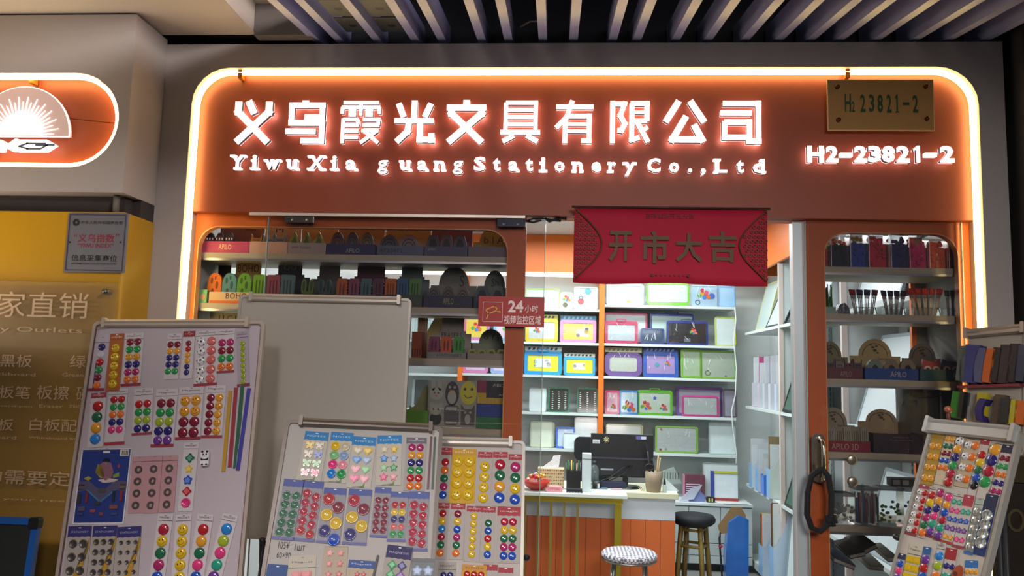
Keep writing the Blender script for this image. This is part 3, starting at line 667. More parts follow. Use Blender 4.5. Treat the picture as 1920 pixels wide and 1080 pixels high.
def goods(shape, cols, px0, px1, ytop, zs, y, cat='eraser', name='eraser', labels=(), lift=.004, grp='erasers in the cartons behind the left window'):
    n = len(cols)
    for i, c in enumerate(cols):
        xa = at(px0 + (px1 - px0) * i / n, ytop, y); xb = at(px0 + (px1 - px0) * (i + 1) / n, ytop, y)
        wd = (xb.x - xa.x) * .94; h = xa.z - zs - lift
        hh = {'pill': 1.2, 'slab': 1.15, 'comb': 1.12, 'rabbit': 1.25, 'house': 1.15, 'cat': 1.0, 'dome': .97, 'hex': 1.0, 'owl': 1.12, 'tape': 1.0, 'spots': 1.05}[shape]
        o = put(name, eraser_mesh(shape, c), None, Matrix.Translation(((xa.x + xb.x) / 2, y, zs + lift)) @ Matrix.Rotation(-.07, 4, 'X') @ Matrix.Diagonal((wd, .05, h / hh, 1)))
        tag(o, labels[i] if i < len(labels) else None, cat, grp)
Z1, Z2, Z3, Z4 = LS[:4]
L1 = 'on the top shelf behind the left window'
tbox(380, 468, 452, 415, Z1, 'pink carton with spotted erasers at the left end of the top window shelf', 'c04868', '8c7886', txt=[('APILO', .35, .62, .3, .75, 'f0c890')], btxt=[('Stationery', .55, .8, .72, .82, '201828')])
goods('spots', ('402030', '4a3038', '38303c'), 386, 440, 437, Z1, SY0 + .05, labels=('dark spotted eraser at the far left of the pink carton', 'brown spotted eraser in the middle of the pink carton', 'charcoal spotted eraser, rightmost in the pink carton'))
tbox(468, 540, 453, 415, Z1, 'peach carton holding small animal head erasers on the top window shelf', 'c89c80', 'b8bcb8', btxt=[('M', .3, .5, .7, .85, '303038')])
goods('cat', ('a06a30', '6e7674', '6a706a'), 471, 537, 438, Z1, SY0 + .05, labels=('brown tiger faced eraser in the peach carton', 'grey cat faced eraser in the middle of the peach carton', 'grey cat faced eraser at the right of the peach carton'))
tbox(540, 612, 455, 415, Z1, 'beige carton with green house-shaped erasers on the top window shelf', '9c8c84', 'b0a880', txt=[('mini house', .1, .6, .5, .75, '503838')])
goods('house', ('7c8c30', '7a8434', '808a38'), 542, 610, 434, Z1, SY0 + .05, labels=('olive house-shaped eraser, left in the beige carton', 'olive house-shaped eraser, middle of the beige carton', 'olive house-shaped eraser, right in the beige carton'))
tbox(612, 704, 457, 418, Z1, 'navy carton of arched erasers on the top window shelf', '2c2c50', '8c8a70', txt=[('APILO', .4, .68, .2, .6, '9aa08c')], btxt=[('Stationery', .5, .8, .8, .9, '201828')])
goods('dome', ('584848', '4c4a50', '625a44'), 620, 703, 435, Z1, SY0 + .05, labels=('brown arched eraser, left in the navy carton', 'grey arched eraser, middle of the navy carton', 'olive arched eraser, right in the navy carton'))
tbox(707, 795, 460, 418, Z1, 'grey-blue carton of rounded erasers on the top window shelf', '565e70', '88907e', txt=[('erasers', .06, .55, .3, .7, '34384a')], btxt=[('A t e l i e r', .2, .8, .78, .9, '201828')])
goods('dome', ('3e4446', '6e6668'), 712, 786, 440, Z1, SY0 + .05, labels=('dark rounded eraser in the grey-blue carton', 'pale rounded eraser in the grey-blue carton'))
tbox(796, 877, 462, 415, Z1, 'dark slate carton with purple header on the top window shelf', '4a4860', '5a3e6c', txt=[('pen', .08, .25, .5, .8, '98a088')])
goods('hex', ('3a4048', '524e58', '444c58'), 800, 876, 441, Z1, SY0 + .05, labels=('black six-sided eraser in the slate carton', 'grey six-sided eraser in the middle of the slate carton', 'blue-grey six-sided eraser in the slate carton'))
tbox(878, 950, 462, 428, Z1, 'mauve carton with a rounded green header at the right end of the top window shelf', '6a5c64', '7a8c4c', head='arch', btxt=[('b l A', .3, .85, .55, .75, '28301c')])
# second shelf
tbox(366, 392, 545, 490, Z2, 'narrow dark carton at the far left of the second window shelf', '20302a', '3a3634', depth=.2)
o = MB().box(0, .035, 0, .02, 0, .055, M('7ab878', .5)).prism(circ(.018, .025, .012, 10), -.001, 0, M('d8a070', .5)).build('eraser_packet', None, TR(at(371, 560, SY0 + .004).x, SY0 - .022 + .03, Z2 + .001)); tag(o, 'small light green packet at the left end of the second window shelf', 'packet')
tbox(392, 476, 547, 490, Z2, 'tan carton printed BOHO with leafy animal erasers and an orange stripe', 'c9a878', '9c7c5c', head='step', txt=[('BOHO', .38, .85, .42, .92, '3a2420')], btxt=[('BOHO', .25, .75, .76, .93, '2c1a18')])
fx = at(392, 560, SY0 + .011); gx_ = at(476, 560, SY0 + .011)
tag(MB().box(fx.x + .003, gx_.x - .003, SY0 + .009, SY0 + .0105, Z2 + .001, Z2 + .012, M('d8661c', .5)).build('price_strip'), 'orange stripe label along the bottom of the BOHO carton', 'label')
goods('pill', ('e07020', '4c8480', '5c9428'), 390, 473, 512, Z2, SY0 + .05, labels=('orange animal-shaped eraser in the BOHO carton', 'teal spotted eraser in the BOHO carton', 'lime green spotted eraser in the BOHO carton'))
tbox(476, 556, 550, 489, Z2, 'carton with black header showing two rings beside the BOHO carton', '8a4a2c', '28282c', head='step', btxt=[('OO', .35, .65, .80, .92, '78806c')])
goods('slab', ('6aa028', '984858', '4c6c70'), 475, 553, 515, Z2, SY0 + .05, labels=('lime rectangular eraser next to the BOHO carton', 'rose rectangular eraser behind the top edge of the whiteboard', 'slate blue rectangular eraser behind the top edge of the whiteboard'))
tbox(560, 628, 552, 494, Z2, 'dark grey carton of rabbit-shaped erasers', '3a3838', '5c5856', head='step')
goods('rabbit', ('5a7838', '3e5454'), 562, 626, 522, Z2, SY0 + .05, labels=('green rabbit-shaped eraser behind the whiteboard top edge', 'slate blue rabbit-shaped eraser behind the whiteboard top edge'))
tbox(630, 722, 552, 495, Z2, 'carton with a maroon header holding notched erasers', '4a2a30', '5c343c', head='step')
goods('comb', ('b05a28', '84405a', '46686c', '5a3444'), 631, 721, 522, Z2, SY0 + .05, labels=('orange notched eraser under the maroon header', 'mauve notched eraser under the maroon header', 'teal notched eraser under the maroon header', 'plum notched eraser under the maroon header'))
tbox(722, 792, 552, 495, Z2, 'carton with a grey-green header holding three grooved erasers', '38403a', '5c6c68', head='step')
goods('slab', ('b45c24', '34587c', '4e7a38'), 722, 790, 522, Z2, SY0 + .05, labels=('orange grooved eraser under the grey-green header', 'blue grooved eraser under the grey-green header', 'green grooved eraser under the grey-green header'))
tbox(794, 886, 554, 500, Z2, 'navy carton with a wide round-topped grey header', '24203c', '74746a', head='arch', txt=[('APILO', .4, .62, .3, .8, '9c9468')], btxt=[('S', .62, .72, .55, .80, '2c3028')])
goods('dome', ('5c5650', '60504c', '6a6058'), 800, 882, 536, Z2, SY0 + .05, labels=('ringed round eraser, left in the navy arched carton', 'ringed round eraser, middle of the navy arched carton', 'ringed round eraser, right in the navy arched carton'))
tbox(888, 952, 556, 507, Z2, 'blue-grey carton with a round header beside the orange window edge', '24304c', '687060', head='arch', btxt=[('Sh', .4, .62, .6, .8, '20241c')])
goods('hex', ('484e52', '505a58'), 890, 948, 536, Z2, SY0 + .05, labels=('grey ringed eraser, left beside the red glass sticker', 'grey ringed eraser, right beside the red glass sticker'))
# third shelf
tbox(772, 792, 622, 596, Z3, 'brick red carton beside the top right corner of the whiteboard', 'a04c2c', '9c7c5c', depth=.12, txt=[('IIII', .1, .9, .05, .35, '3a2018')])
tbox(772, 826, 660, 592, Z3, 'tan wavy-topped carton standing behind the brick red carton', '8a7c5c', 'b09c68', head='wave', y0=SY0 + .16, depth=.10)
tbox(800, 874, 660, 596, Z3, 'grey carton with three notched erasers on the third window shelf', '7a7a70', '98948a', head='step', txt=[('STATIONERY', .25, .9, .3, .8, '34342c')], btxt=[('ERASERS', .2, .75, .52, .64, '30302c')])
goods('comb', ('7a2c50', 'b8501c', '3c8c30'), 803, 872, 631, Z3, SY0 + .05, labels=('plum notched eraser on the third window shelf', 'orange notched eraser on the third window shelf', 'green notched eraser on the third window shelf'))
tbox(876, 950, 662, 617, Z3, 'pale green carton with a semicircular header on the third window shelf', '8c8070', '7c8468', head='arch', btxt=[('o f j', .3, .7, .62, .82, '24281c')])
goods('hex', ('8c9438', '8a9040', '848c3c', '7e8638'), 877, 949, 655, Z3, SY0 + .04, labels=('yellow-green eraser 1st', )*0 + tuple('olive flat eraser %s in the pale green carton' % w_ for w_ in ('farthest left', 'second from the left', 'third from the left', 'farthest right')))
# fourth shelf
tbox(758, 803, 769, 722, Z4, 'olive and lime carton partly behind the whiteboard corner', '5c9428', '8c8c5c', head='wave', depth=.1)
# sheet of six stickers
a, b = at(804, 712, SY0 + .03), at(893, 802, SY0 + .03)
shT = TR(a.x, SY0 + .03, Z4 + .001); sw, shh = b.x - a.x, a.z - Z4 - .002
sh = MB().box(0, sw, 0, .002, 0, shh, M('8c9080', .35, var=.08, coat=.3)).build('sticker_sheet', None, shT)
tag(sh, 'grey sheet of six cut-out animal and fruit shapes on the lower window shelf', 'sheet')
def cutout(cx, cz, fn):
    mb = MB(); fn(mb, sw * cx, shh * cz, sw); mb.build('cutout', sh)
PL, DKS = M('9a9a8c', .5), M('2c2c2e', .5)
def f_rab(m, x, z, s):
    m.prism(circ(x, z - .03 * s, .14 * s, 14, .13 * s), -.003, 0, PL)
    for d in (-.07, .07): m.prism(circ(x + d * s, z + .15 * s, .045 * s, 10, .12 * s), -.003, 0, PL); m.prism(circ(x + d * s * .6, z - .01 * s, .018 * s, 8), -.0045, -.003, DKS)
    m.prism(circ(x, z - .07 * s, .02 * s, 8), -.0045, -.003, M('b06048', .5))
def f_pen(m, x, z, s):
    m.prism(circ(x, z, .14 * s, 16, .25 * s), -.003, 0, DKS); m.prism(circ(x, z - .07 * s, .09 * s, 14, .14 * s), -.0045, -.003, PL)
    for d in (-.05, .05): m.prism(circ(x + d * s, z + .13 * s, .028 * s, 8), -.0045, -.003, PL)
    m.prism([(x - .06 * s, z + .07 * s), (x + .06 * s, z + .07 * s), (x, z + .03 * s)], -.005, -.003, M('c09028', .5))
def f_lem(m, x, z, s):
    m.prism(circ(x, z, .17 * s, 18, .24 * s), -.003, 0, M('b4b030', .5))
    for d in (-.07, .07): m.prism(circ(x + d * s, z + .08 * s, .03 * s, 8), -.0045, -.003, DKS)
    m.tube([(x - .08 * s, -.004, z - .04 * s), (x - .02 * s, -.004, z - .10 * s), (x + .08 * s, -.004, z - .07 * s)], .0016, DKS, 5)
def f_bear(m, x, z, s):
    m.prism(circ(x, z - .08 * s, .12 * s, 14, .13 * s), -.003, 0, DKS); m.prism(circ(x, z + .10 * s, .13 * s, 14, .11 * s), -.0035, 0, PL)
    for d in (-.10, .10): m.prism(circ(x + d * s, z + .19 * s, .045 * s, 8), -.003, 0, PL)
    for d in (-.05, .05): m.prism(circ(x + d * s, z + .11 * s, .02 * s, 8), -.005, -.0035, DKS)
def f_jar(m, x, z, s):
    m.prism(rr(x - .15 * s, x + .15 * s, z - .2 * s, z + .2 * s, .08 * s, 4), -.003, 0, M('50504c', .5)); m.box(x - .11 * s, x + .11 * s, -.0045, -.003, z + .1 * s, z + .16 * s, PL); m.box(x - .11 * s, x + .11 * s, -.0045, -.003, z - .17 * s, z - .13 * s, PL)
def f_cat(m, x, z, s):
    m.prism([(x - .14 * s, z - .2 * s), (x + .14 * s, z - .2 * s), (x + .14 * s, z + .22 * s), (x + .07 * s, z + .12 * s), (x - .07 * s, z + .12 * s), (x - .14 * s, z + .22 * s)], -.003, 0, M('4c4c44', .5)); m.prism(circ(x, z - .08 * s, .06 * s, 10, .1 * s), -.0045, -.003, PL)
    for d in (-.05, .05): m.prism(circ(x + d * s, z + .05 * s, .025 * s, 8), -.0045, -.003, PL)
for c_ in ((.17, .74, f_rab), (.49, .72, f_pen), (.82, .74, f_lem), (.17, .26, f_bear), (.49, .26, f_jar), (.82, .27, f_cat)): cutout(*c_)
# block toy carton
a, b = at(895, 713, SY0 + .03), at(951, 803, SY0 + .03); bw, bh = b.x - a.x, a.z - Z4
o = empty('alphabet_block_box', TR(a.x, SY0 + .03, Z4 + .001), 'carton of coloured blocks with a black lettered panel on the lower window shelf', 'box')
MB().box(0, bw * .3, 0, .06, bh * .74, bh - .002, M('7c2440', .5)).build('red_block', o); MB().box(bw * .31, bw, 0, .06, bh * .64, bh - .002, M('1c1c20', .4)).build('black_panel', o)
MB().box(0, bw, 0, .06, bh * .51, bh * .635, M('b0941c', .5)).box(0, bw * .3, 0, .06, bh * .635, bh * .735, M('b0941c', .5)).build('yellow_blocks', o)
MB().box(0, bw, 0, .06, bh * .24, bh * .505, M('20387c', .5)).build('blue_blocks', o); MB().box(0, bw, 0, .06, 0, bh * .235, M('1c6a34', .5)).build('green_blocks', o)
text('ABCD', bw * .5, bw * .98, bh * .87, bh * .93, -.001, M('a8a8a0', .5), o); text('ABC', bw * .7, bw * .96, bh * .68, bh * .72, -.001, M('a8a8a0', .5), o)
for i in range(3): MB().box(bw * (.36 + i * .22), bw * (.365 + i * .22), -.0008, 0, bh * .51, bh * .635, BLACK).build('joint', o)
p = at(478, 1040, SY0 + .03); o = MB().box(0, .07, 0, .1, 0, .035, M('5c8c5c', .5)).box(.005, .065, .002, .09, .035, .06, M('d8d8d0', .5)).build('folded_packet', None, TR(at(470, 1040, SY0 + .03).x, SY0 + .03, .621)); tag(o, 'green and white packet on the low shelf seen between the whiteboards', 'packet')
tbox(372, 447, 600, 586, Z3, 'pale carton with a lilac tray seen above the left magnet board', 'b0a4c8', 'd8d0b0', depth=.1, btxt=[('I I C L U', .25, .95, .80, .93, '403c38')])

# right display case
R1, R2, R3, R4, R5, R6 = RS
def clearbag(px0, px1, ytop, zs, label, c1, c2=None, grp='bags of pompoms behind the right window'):
    a, b = at(px0, ytop, SY0 + .03), at(px1, ytop, SY0 + .03); wd, h = b.x - a.x, a.z - zs
    o = empty('pompom_bag', TR(a.x, SY0 + .03, zs + .001), label, 'bag', grp)
    m = MB(); rnd = random.Random(px0)
    for i in range(46):
        r = .0085; x = r + .002 + rnd.random() * max(.001, wd - 2 * r - .004); z = r + rnd.random() * (h - 3 * r); y = .004 + rnd.random() * .03
        c = c2 if (c2 and z > h * .72) else c1
        m.lathe([(0, -r), (r * .75, -r * .65), (r, 0), (r * .75, r * .65), (0, r)], M(c, .9), 6, (x, y, z))
    m.box(.003, wd - .003, .012, .035, .002, h * .70, M(c1, .9)); s_ = m.build('pompoms', o); s_['kind'] = 'stuff'
    MB().box(0, wd, -.006, .045, 0, h - .004, CLEAR).build('bag', o)
    MB().box(-.0012, .0012, -.007, -.005, 0, h - .006, M('d8c8c8', .3)).build('seam', o)
for i, (x0, x1, t, lb, c1, c2) in enumerate(((1544, 1554, 452, 'narrow bag of red and green pompoms at the left end', 'c03024', '3c9c30'), (1557, 1591, 440, 'clear bag of black pompoms topped with orange ones', '141418', 'd86c20'), (1593, 1625, 436, 'clear bag of dark blue pompoms topped with yellow ones', '2c44a0', 'b0a830'),
      (1628, 1664, 437, 'clear bag of crimson red pompoms', 'd02038', None), (1669, 1701, 437, 'clear bag of navy pompoms', '2c2868', None), (1704, 1739, 445, 'clear bag of magenta pompoms', 'd81c64', None), (1741, 1775, 447, 'clear bag of orange pompoms', 'f06020', None), (1777, 1792, 452, 'clear bag of dark red pompoms at the right end', '80202c', None))):
    clearbag(x0, x1, t, R1, lb, c1, c2)
def brushes(px0, px1, yt, zs, label, tips, handle='b0a088', fan=.25, n=12):
    a, b = at(px0, yt, SY0 + .05), at(px1, yt, SY0 + .05); wd, h = b.x - a.x, a.z - zs
    o = empty('brush_bundle', TR((a.x + b.x) / 2, SY0 + .05, zs + .001), label, 'brushes', 'bundles of paint brushes behind the right window')
    MB().box(-wd * (.5 - fan * .5), wd * (.5 - fan * .5), -.012, .022, 0, h * .30, CLEAR).build('tub', o)
    for i in range(n):
        t = (i + .5) / n - .5; x0, x1 = t * wd * (1 - fan * 1.3), t * wd; y = -.004 + (i % 3) * .006
        m = MB(); m.tube([(x0, y, .003), (x0 + (x1 - x0) * .66, y, h * .66)], .0021, M(handle, .5), 6)
        m.tube([(x0 + (x1 - x0) * .66, y, h * .66), (x0 + (x1 - x0) * .78, y, h * .78)], .0030, M('8a8478', .4), 6)
        m.tube([(x0 + (x1 - x0) * .78, y, h * .78), (x1, y, h)], [.0046, .0052], M(tips[int(i / n * len(tips))], .6), 6); m.build('brush', o)
brushes(1590, 1648, 543, R2, 'bundle of brushes with navy and red tips', ('8a2028', '20284c', '28304c', '5c1c24'), '908878')
brushes(1650, 1701, 545, R2, 'bundle of brushes with dark purple tips', ('40203c', '3c1c34'), '887c70')
brushes(1699, 1770, 541, R2, 'fanned bundle of brushes with bright red tips', ('c8301c', 'd0402c'), 'd0b88c', .3, 15)
brushes(1770, 1799, 545, R2, 'bundle of brushes with green tips at the right end', ('34401c', '4c4c24'), '8c8474', .15, 8)
p = at(1546, 527, SY0 + .04); m = MB(); rnd = random.Random(4)
for i in range(30): x = rnd.random() * .032; z = .03 + rnd.random() * .07; m.tube([(x, 0, .02), (x * 1.1 - .002, rnd.random() * .02, z + .02)], .0022, M(rnd.choice(('2c5c1c', '38681c', '28501c')), .7), 5)
m.box(0, .038, -.01, .03, 0, .028, M('7ca08c', .4)); o = m.build('pipe_cleaner_bundle', None, TR(p.x, SY0 + .04, R2 + .001)); tag(o, 'bundle of green pipe cleaners in a pale tub behind the right window', 'bundle')
p = at(1568, 565, SY0 + .04); m = MB(); m.prism([(0, 0), (.05, 0), (.046, .025), (.03, .045), (.012, .04), (.002, .02)], -.01, .03, M('4c5054', .3, bump=.6, scale=60)); tag(m.build('plastic_packet', None, TR(p.x, SY0 + .04, R2 + .001)), 'crumpled grey plastic packet between pipe cleaners and brushes', 'packet')
rgb_ = 'erasers in the cartons behind the right window'
tbox(1547, 1618, 689, 641, R3, 'dull red carton with a wide arched header, left of three', '5c2c28', '7a7050', head='arch', txt=[('APILO', .4, .7, .2, .7, '8c7c70')], btxt=[('Stationery', .6, .9, .45, .55, '201c14')])
goods('cat', ('4c3034', '6c6460', '5c3428', '4c3838'), 1549, 1616, 673, R3, SY0 + .05, labels=('dark red eraser left in the dull red carton', 'grey cat eraser in the dull red carton', 'brown eraser in the dull red carton', 'maroon eraser right in the dull red carton'), grp=rgb_)
tbox(1621, 1722, 690, 636, R3, 'bright blue carton with arched tan header and owl-eye tapes', '14407c', 'a08c58', head='arch', txt=[('APILO', .48, .78, .25, .75, 'b8a498')], btxt=[('Stationery', .55, .8, .45, .55, '201c14')])
goods('tape', ('6c7468', '7c6c50', '80705c'), 1624, 1716, 673, R3, SY0 + .05, 'tape', 'correction_tape', ('grey correction tape left in the bright blue carton', 'tan correction tape in the middle of the blue carton', 'beige correction tape right in the blue carton'), grp='correction tapes in the blue carton')
tbox(1724, 1806, 692, 644, R3, 'dark teal carton of owl-faced erasers, right of three', '24504c', '6c6050', head='arch', txt=[('A', .75, .85, .2, .8, '90a090')])
goods('owl', ('9c3434', '4c4458'), 1728, 1800, 673, R3, SY0 + .05, labels=('red owl-faced eraser in the teal carton', 'purple-grey owl-faced eraser in the teal carton'), grp=rgb_)
tbox(1546, 1632, 826, 764, R4, 'carton with pale rubbers and a red front lip under an arched header', '7a1c24', '8a8068', head='arch', txt=[('APILO 3D', .15, .75, .2, .75, 'b09080')], btxt=[('Stationery', .6, .9, .50, .58, '201c14')])
goods('slab', ('8c8470', '80745c', '8c846c', '7c745c', '807860'), 1549, 1628, 800, R4, SY0 + .05, labels=tuple('pale wrapped rubber, %s of five above the red lip' % q_ for q_ in ('first', 'second', 'third', 'fourth', 'fifth')), grp=rgb_)
tbox(1637, 1731, 812, 768, R4, 'wide dark maroon carton with plain brown back panel', '2c1416', '8c7a58', head='arch', txt=[('STATIONERY SET', .4, .72, .78, .84, '8c7c70'), ('for school and office', .33, .80, .66, .71, '8c7c70')], btxt=[('Co', .1, .25, .5, .6, '8c5c48')])
# clear drum
p = at(1722, 800, SY0 + .17); o = MB().lathe([(.075, 0), (.08, .01), (.08, .24), (.085, .25), (.085, .265), (0, .266)], M('6c685c', .2, alpha=.88, coat=.4), 24, (p.x, SY0 + .17, R4 + .001)).build('plastic_drum'); tag(o, 'tall cloudy plastic drum with an oval printed label', 'drum')
m = MB(); m.ring(circ(p.x, at(1722, 737, SY0 + .09).z, .062, 20, .018), circ(p.x, at(1722, 737, SY0 + .09).z, .056, 20, .013), SY0 + .085, SY0 + .088, DARK); m.build('label_oval', o)
q = at(1722, 737, SY0 + .09); text('Creme Beads', q.x - .05, q.x + .05, q.z - .008, q.z + .008, SY0 + .086, M('8c887c', .5), o); text('A', q.x - .066, q.x - .046, q.z - .052, q.z - .026, SY0 + .086, DARK, o)
m = MB(); m.ring(rr(q.x - .042, q.x - .008, q.z - .05, q.z - .028, .002), rr(q.x - .04, q.x - .01, q.z - .048, q.z - .03, .002), SY0 + .085, SY0 + .087, DARK); m.build('label_frame', o)
# clear tubs
def tub(px0, px1, yt, zs, label, cols, kind):
    a, b = at(px0, yt, SY0 + .02), at(px1, yt, SY0 + .02); wd, h = b.x - a.x, a.z - zs
    o = empty('clear_tub', TR(a.x, SY0 + .02, zs + .001), label, 'tub', 'clear tubs behind the right window')
    MB().prism(rr(0, wd, 0, h, .008, 3), 0, .07, CLEAR).build('body', o); MB().prism(rr(-.001, wd + .001, h - .012, h, .004, 3), -.002, .072, M('6c7474', .2, alpha=.7)).build('lid', o)
    m = MB(); rnd = random.Random(px0 + 3)
    for i in range(26):
        c = M(cols[i % len(cols)], .5); x = .006 + rnd.random() * (wd - .012); z = .004 + rnd.random() * h * .55; y = .008 + rnd.random() * .05
        if kind == 'pens': m.tube([(x, y, .004), (x + rnd.uniform(-.004, .004), y, h * (.6 + rnd.random() * .25))], .003, c, 6)
        else: m.lathe([(0, -.006), (.006, -.003), (.006, .003), (0, .006)], c, 6, (x, y * .3, z + .008))
    s_ = m.build('contents', o); s_['kind'] = 'stuff'
tub(1562, 1602, 925, R5, 'crinkled clear tub of grey pieces behind the right glass door', ('8c8880', 'a4a49c', '64645f'), 'bits')
tub(1604, 1645, 914, R5, 'clear tub of white and coloured pens', ('a09c94', '9c2c34', '2c4c8c', 'b0a8a0'), 'pens')
tub(1646, 1694, 914, R5, 'clear tub of green and yellow bits', ('6cac3c', 'bcbc48', '3c8c5c', 'a0a498'), 'bits')
tub(1695, 1735, 916, R5, 'clear tub of red and blue bits beside the tilted magnet board', ('c83c30', '3464b0', 'bca834'), 'bits')
for px, lb in ((1617, 'left'), (1641, 'right')):
    p = at(px, 912, SY0 + .12); o = MB().lathe([(.012, 0), (.012, .10), (.006, .106), (.006, .114)], M('b8c0bc', .3, alpha=.8), 12, (p.x, SY0 + .12, R5 + .001)).build('small_bottle'); tag(o, 'small clear bottle with white cap, %s of the pair behind the tubs' % lb, 'bottle', 'small white-capped bottles')
    MB().lathe([(.009, .114), (.009, .135), (.004, .14), (0, .14)], M('d8dcd8', .4), 12, (p.x, SY0 + .12, R5 + .001)).build('cap', o)
a, b = at(1666, 896, SY0 + .05), at(1720, 914, SY0 + .05); zt_ = at(1690, 914, SY0 + .02).z + .001
o = MB().box(0, b.x - a.x, 0, .05, 0, .03, M('4c4a44', .5)).box(.004, .03, -.0008, 0, .006, .024, M('a8a498', .5)).box(.04, .062, -.0008, 0, .006, .024, M('a8a498', .5)).build('small_carton', None, TR(a.x, SY0 + .02, zt_ + .002)); tag(o, 'small grey printed carton lying on top of the clear tubs', 'box')
# heap of books on the bottom shelf
for i, (px0, px1, py, rot, c, lb) in enumerate(((1560, 1600, 1050, -.35, '2c3c5c', 'blue-edged book tilted at the left of the bottom window shelf'), (1588, 1622, 1046, .25, '241c1c', 'thin dark book lying in the heap behind the right window'), (1608, 1650, 1040, .5, '3c342c', 'brown book leaning right in the heap'), (1616, 1660, 1068, -.05, '8c8474', 'pale booklet at the front of the heap'), (1648, 1690, 1055, .12, '6c6a5c', 'grey booklet at the right of the heap'))):
    a = at(px0, py, SY0 + .05 + i * .03); wd = at(px1, py, SY0 + .05).x - a.x
    o = MB().box(0, wd, 0, .16, 0, .012, M('b8b0a0', .6)).box(-.001, wd + .001, -.001, .161, .012, .015, M(c, .5)).box(-.001, wd + .001, -.001, .161, -.003, 0, M(c, .5)).build('book', None, TR(a.x, SY0 + .03 + i * .012, at(px0, py, SY0 + .05).z, .12, -rot)); tag(o, lb, 'book', 'heap of books on the bottom window shelf')

# ================================================================ BOARDS OF MAGNETS
class Board:
    def __init__(s, TL, TRr, BL, BR, Y, bot=None):
        """corner pixels with the depth of each: Y = (tl, tr, bl, br)"""
        a, b = at(*TL, Y[0]), at(*TRr, Y[1]); c, d = at(*BL, Y[2]), at(*BR, Y[3])
        s.u = (b - a).normalized(); v = ((a + b) / 2 - (c + d) / 2); v = (v - s.u * v.dot(s.u)).normalized(); s.v = v
        s.n = s.u.cross(v) * 1.0
        if s.n.y > 0: s.n = -s.n
        s.O = a; s.W = (b - a).length
        y = s.v.cross(s.u); s.M = Matrix(((s.u.x, y.x, s.v.x, a.x), (s.u.y, y.y, s.v.y, a.y), (s.u.z, y.z, s.v.z, a.z), (0, 0, 0, 1)))
        s.Mi = s.M.inverted()
    def loc(s, px, py):
        r = ray(px, py); o = s.Mi @ C0; d = s.Mi.to_3x3() @ r; t = -o.y / d.y; p = o + d * t; return (p.x, p.z)
def build_board(B, name, label, H, fcol, pcol, rail=(0, 1), railcol=None, rough=.55, fw=.012, rw=.028, edge=None, back=.10):
    o = empty(name, B.M, label, 'board'); F = M(fcol, .4, .2, var=.04); Pm = M(pcol, rough, var=.03, scale=3)
    MB().prism(rr(.003, B.W - .003, -H + .003, -.003, .014, 4), 0, .008, Pm).build('panel', o)
    MB().ring(rr(0, B.W, -H, 0, .018, 4), rr(fw, B.W - fw, -H + fw, -fw, .010, 4), -.006, .014, F).build('frame', o)
    if edge: MB().ring(rr(fw - .001, B.W - fw + .001, -H + fw, -fw + .001, .010, 4), rr(fw + .0015, B.W - fw - .0015, -H + fw + .002, -fw - .0015, .010, 4), -.007, 0, M(edge, .4)).build('edge_line', o)
    r0, r1 = B.W * rail[0], B.W * rail[1]; RM = M(railcol or fcol, .35, .3, var=.03)
    m = MB(); prof = [(.0, 0), (-.018, .002), (-.024, .010), (-.020, .016), (-.020, rw - .004), (-.012, rw + .001), (0, rw + .001)]   # (y, -z)
    vs = [(x, y, .006 - z) for x in (r0, r1) for y, z in prof]; n = len(prof)
    m.add(vs, [(i, i + 1, n + i + 1, n + i) for i in range(n - 1)] + [list(range(n))[::-1], list(range(n, 2 * n))], RM)
    rl = m.build('clip_rail', o)
    for x in (r0, r1): MB().prism(rr(x - .006, x + .006, .006 - rw - .003, .010, .003, 3), -.026, 0, RM).build('end_cap', rl)
    for x in (.09, B.W - .09):
        if -x and (B.M @ V((x, .03, -H))).z: pass
        top = B.M @ V((x, .02, -.12)); lo = B.M @ V((x, 0, -.12)); foot = V((top.x - (x - B.W / 2) * .3, min(top.y + back, -.03), .004))
        fl_ = B.Mi @ foot; MB().tube([(x, .02, -.12), tuple(fl_)], .007, DARK, 8).build('leg', o)
        f2 = B.M @ V((x, .018, -H)); g = B.Mi @ V((f2.x, f2.y - .02, .004)); MB().tube([(x, .018, -H + .02), tuple(g)], .007, DARK, 8).build('leg', o)
    return o
CO = dict(r='b02426', m='7c2034', c='a8243c', g='2e9450', d='246848', y='d8b424', o='e0742c', a='dc9a30', b='2450b0', n='2c2a70', p='d83c7c', k='a82c66', v='6c3c90', w='c8c4cc', t='2c9c80', l='9cb030', x='1c1c20', e='5c5854', u='2c80cc', i='cc6c64', f='c4bc9c', h='88a4c8', j='7cbc7c', q='e090a0', s='b4b8b4')
MG = {}
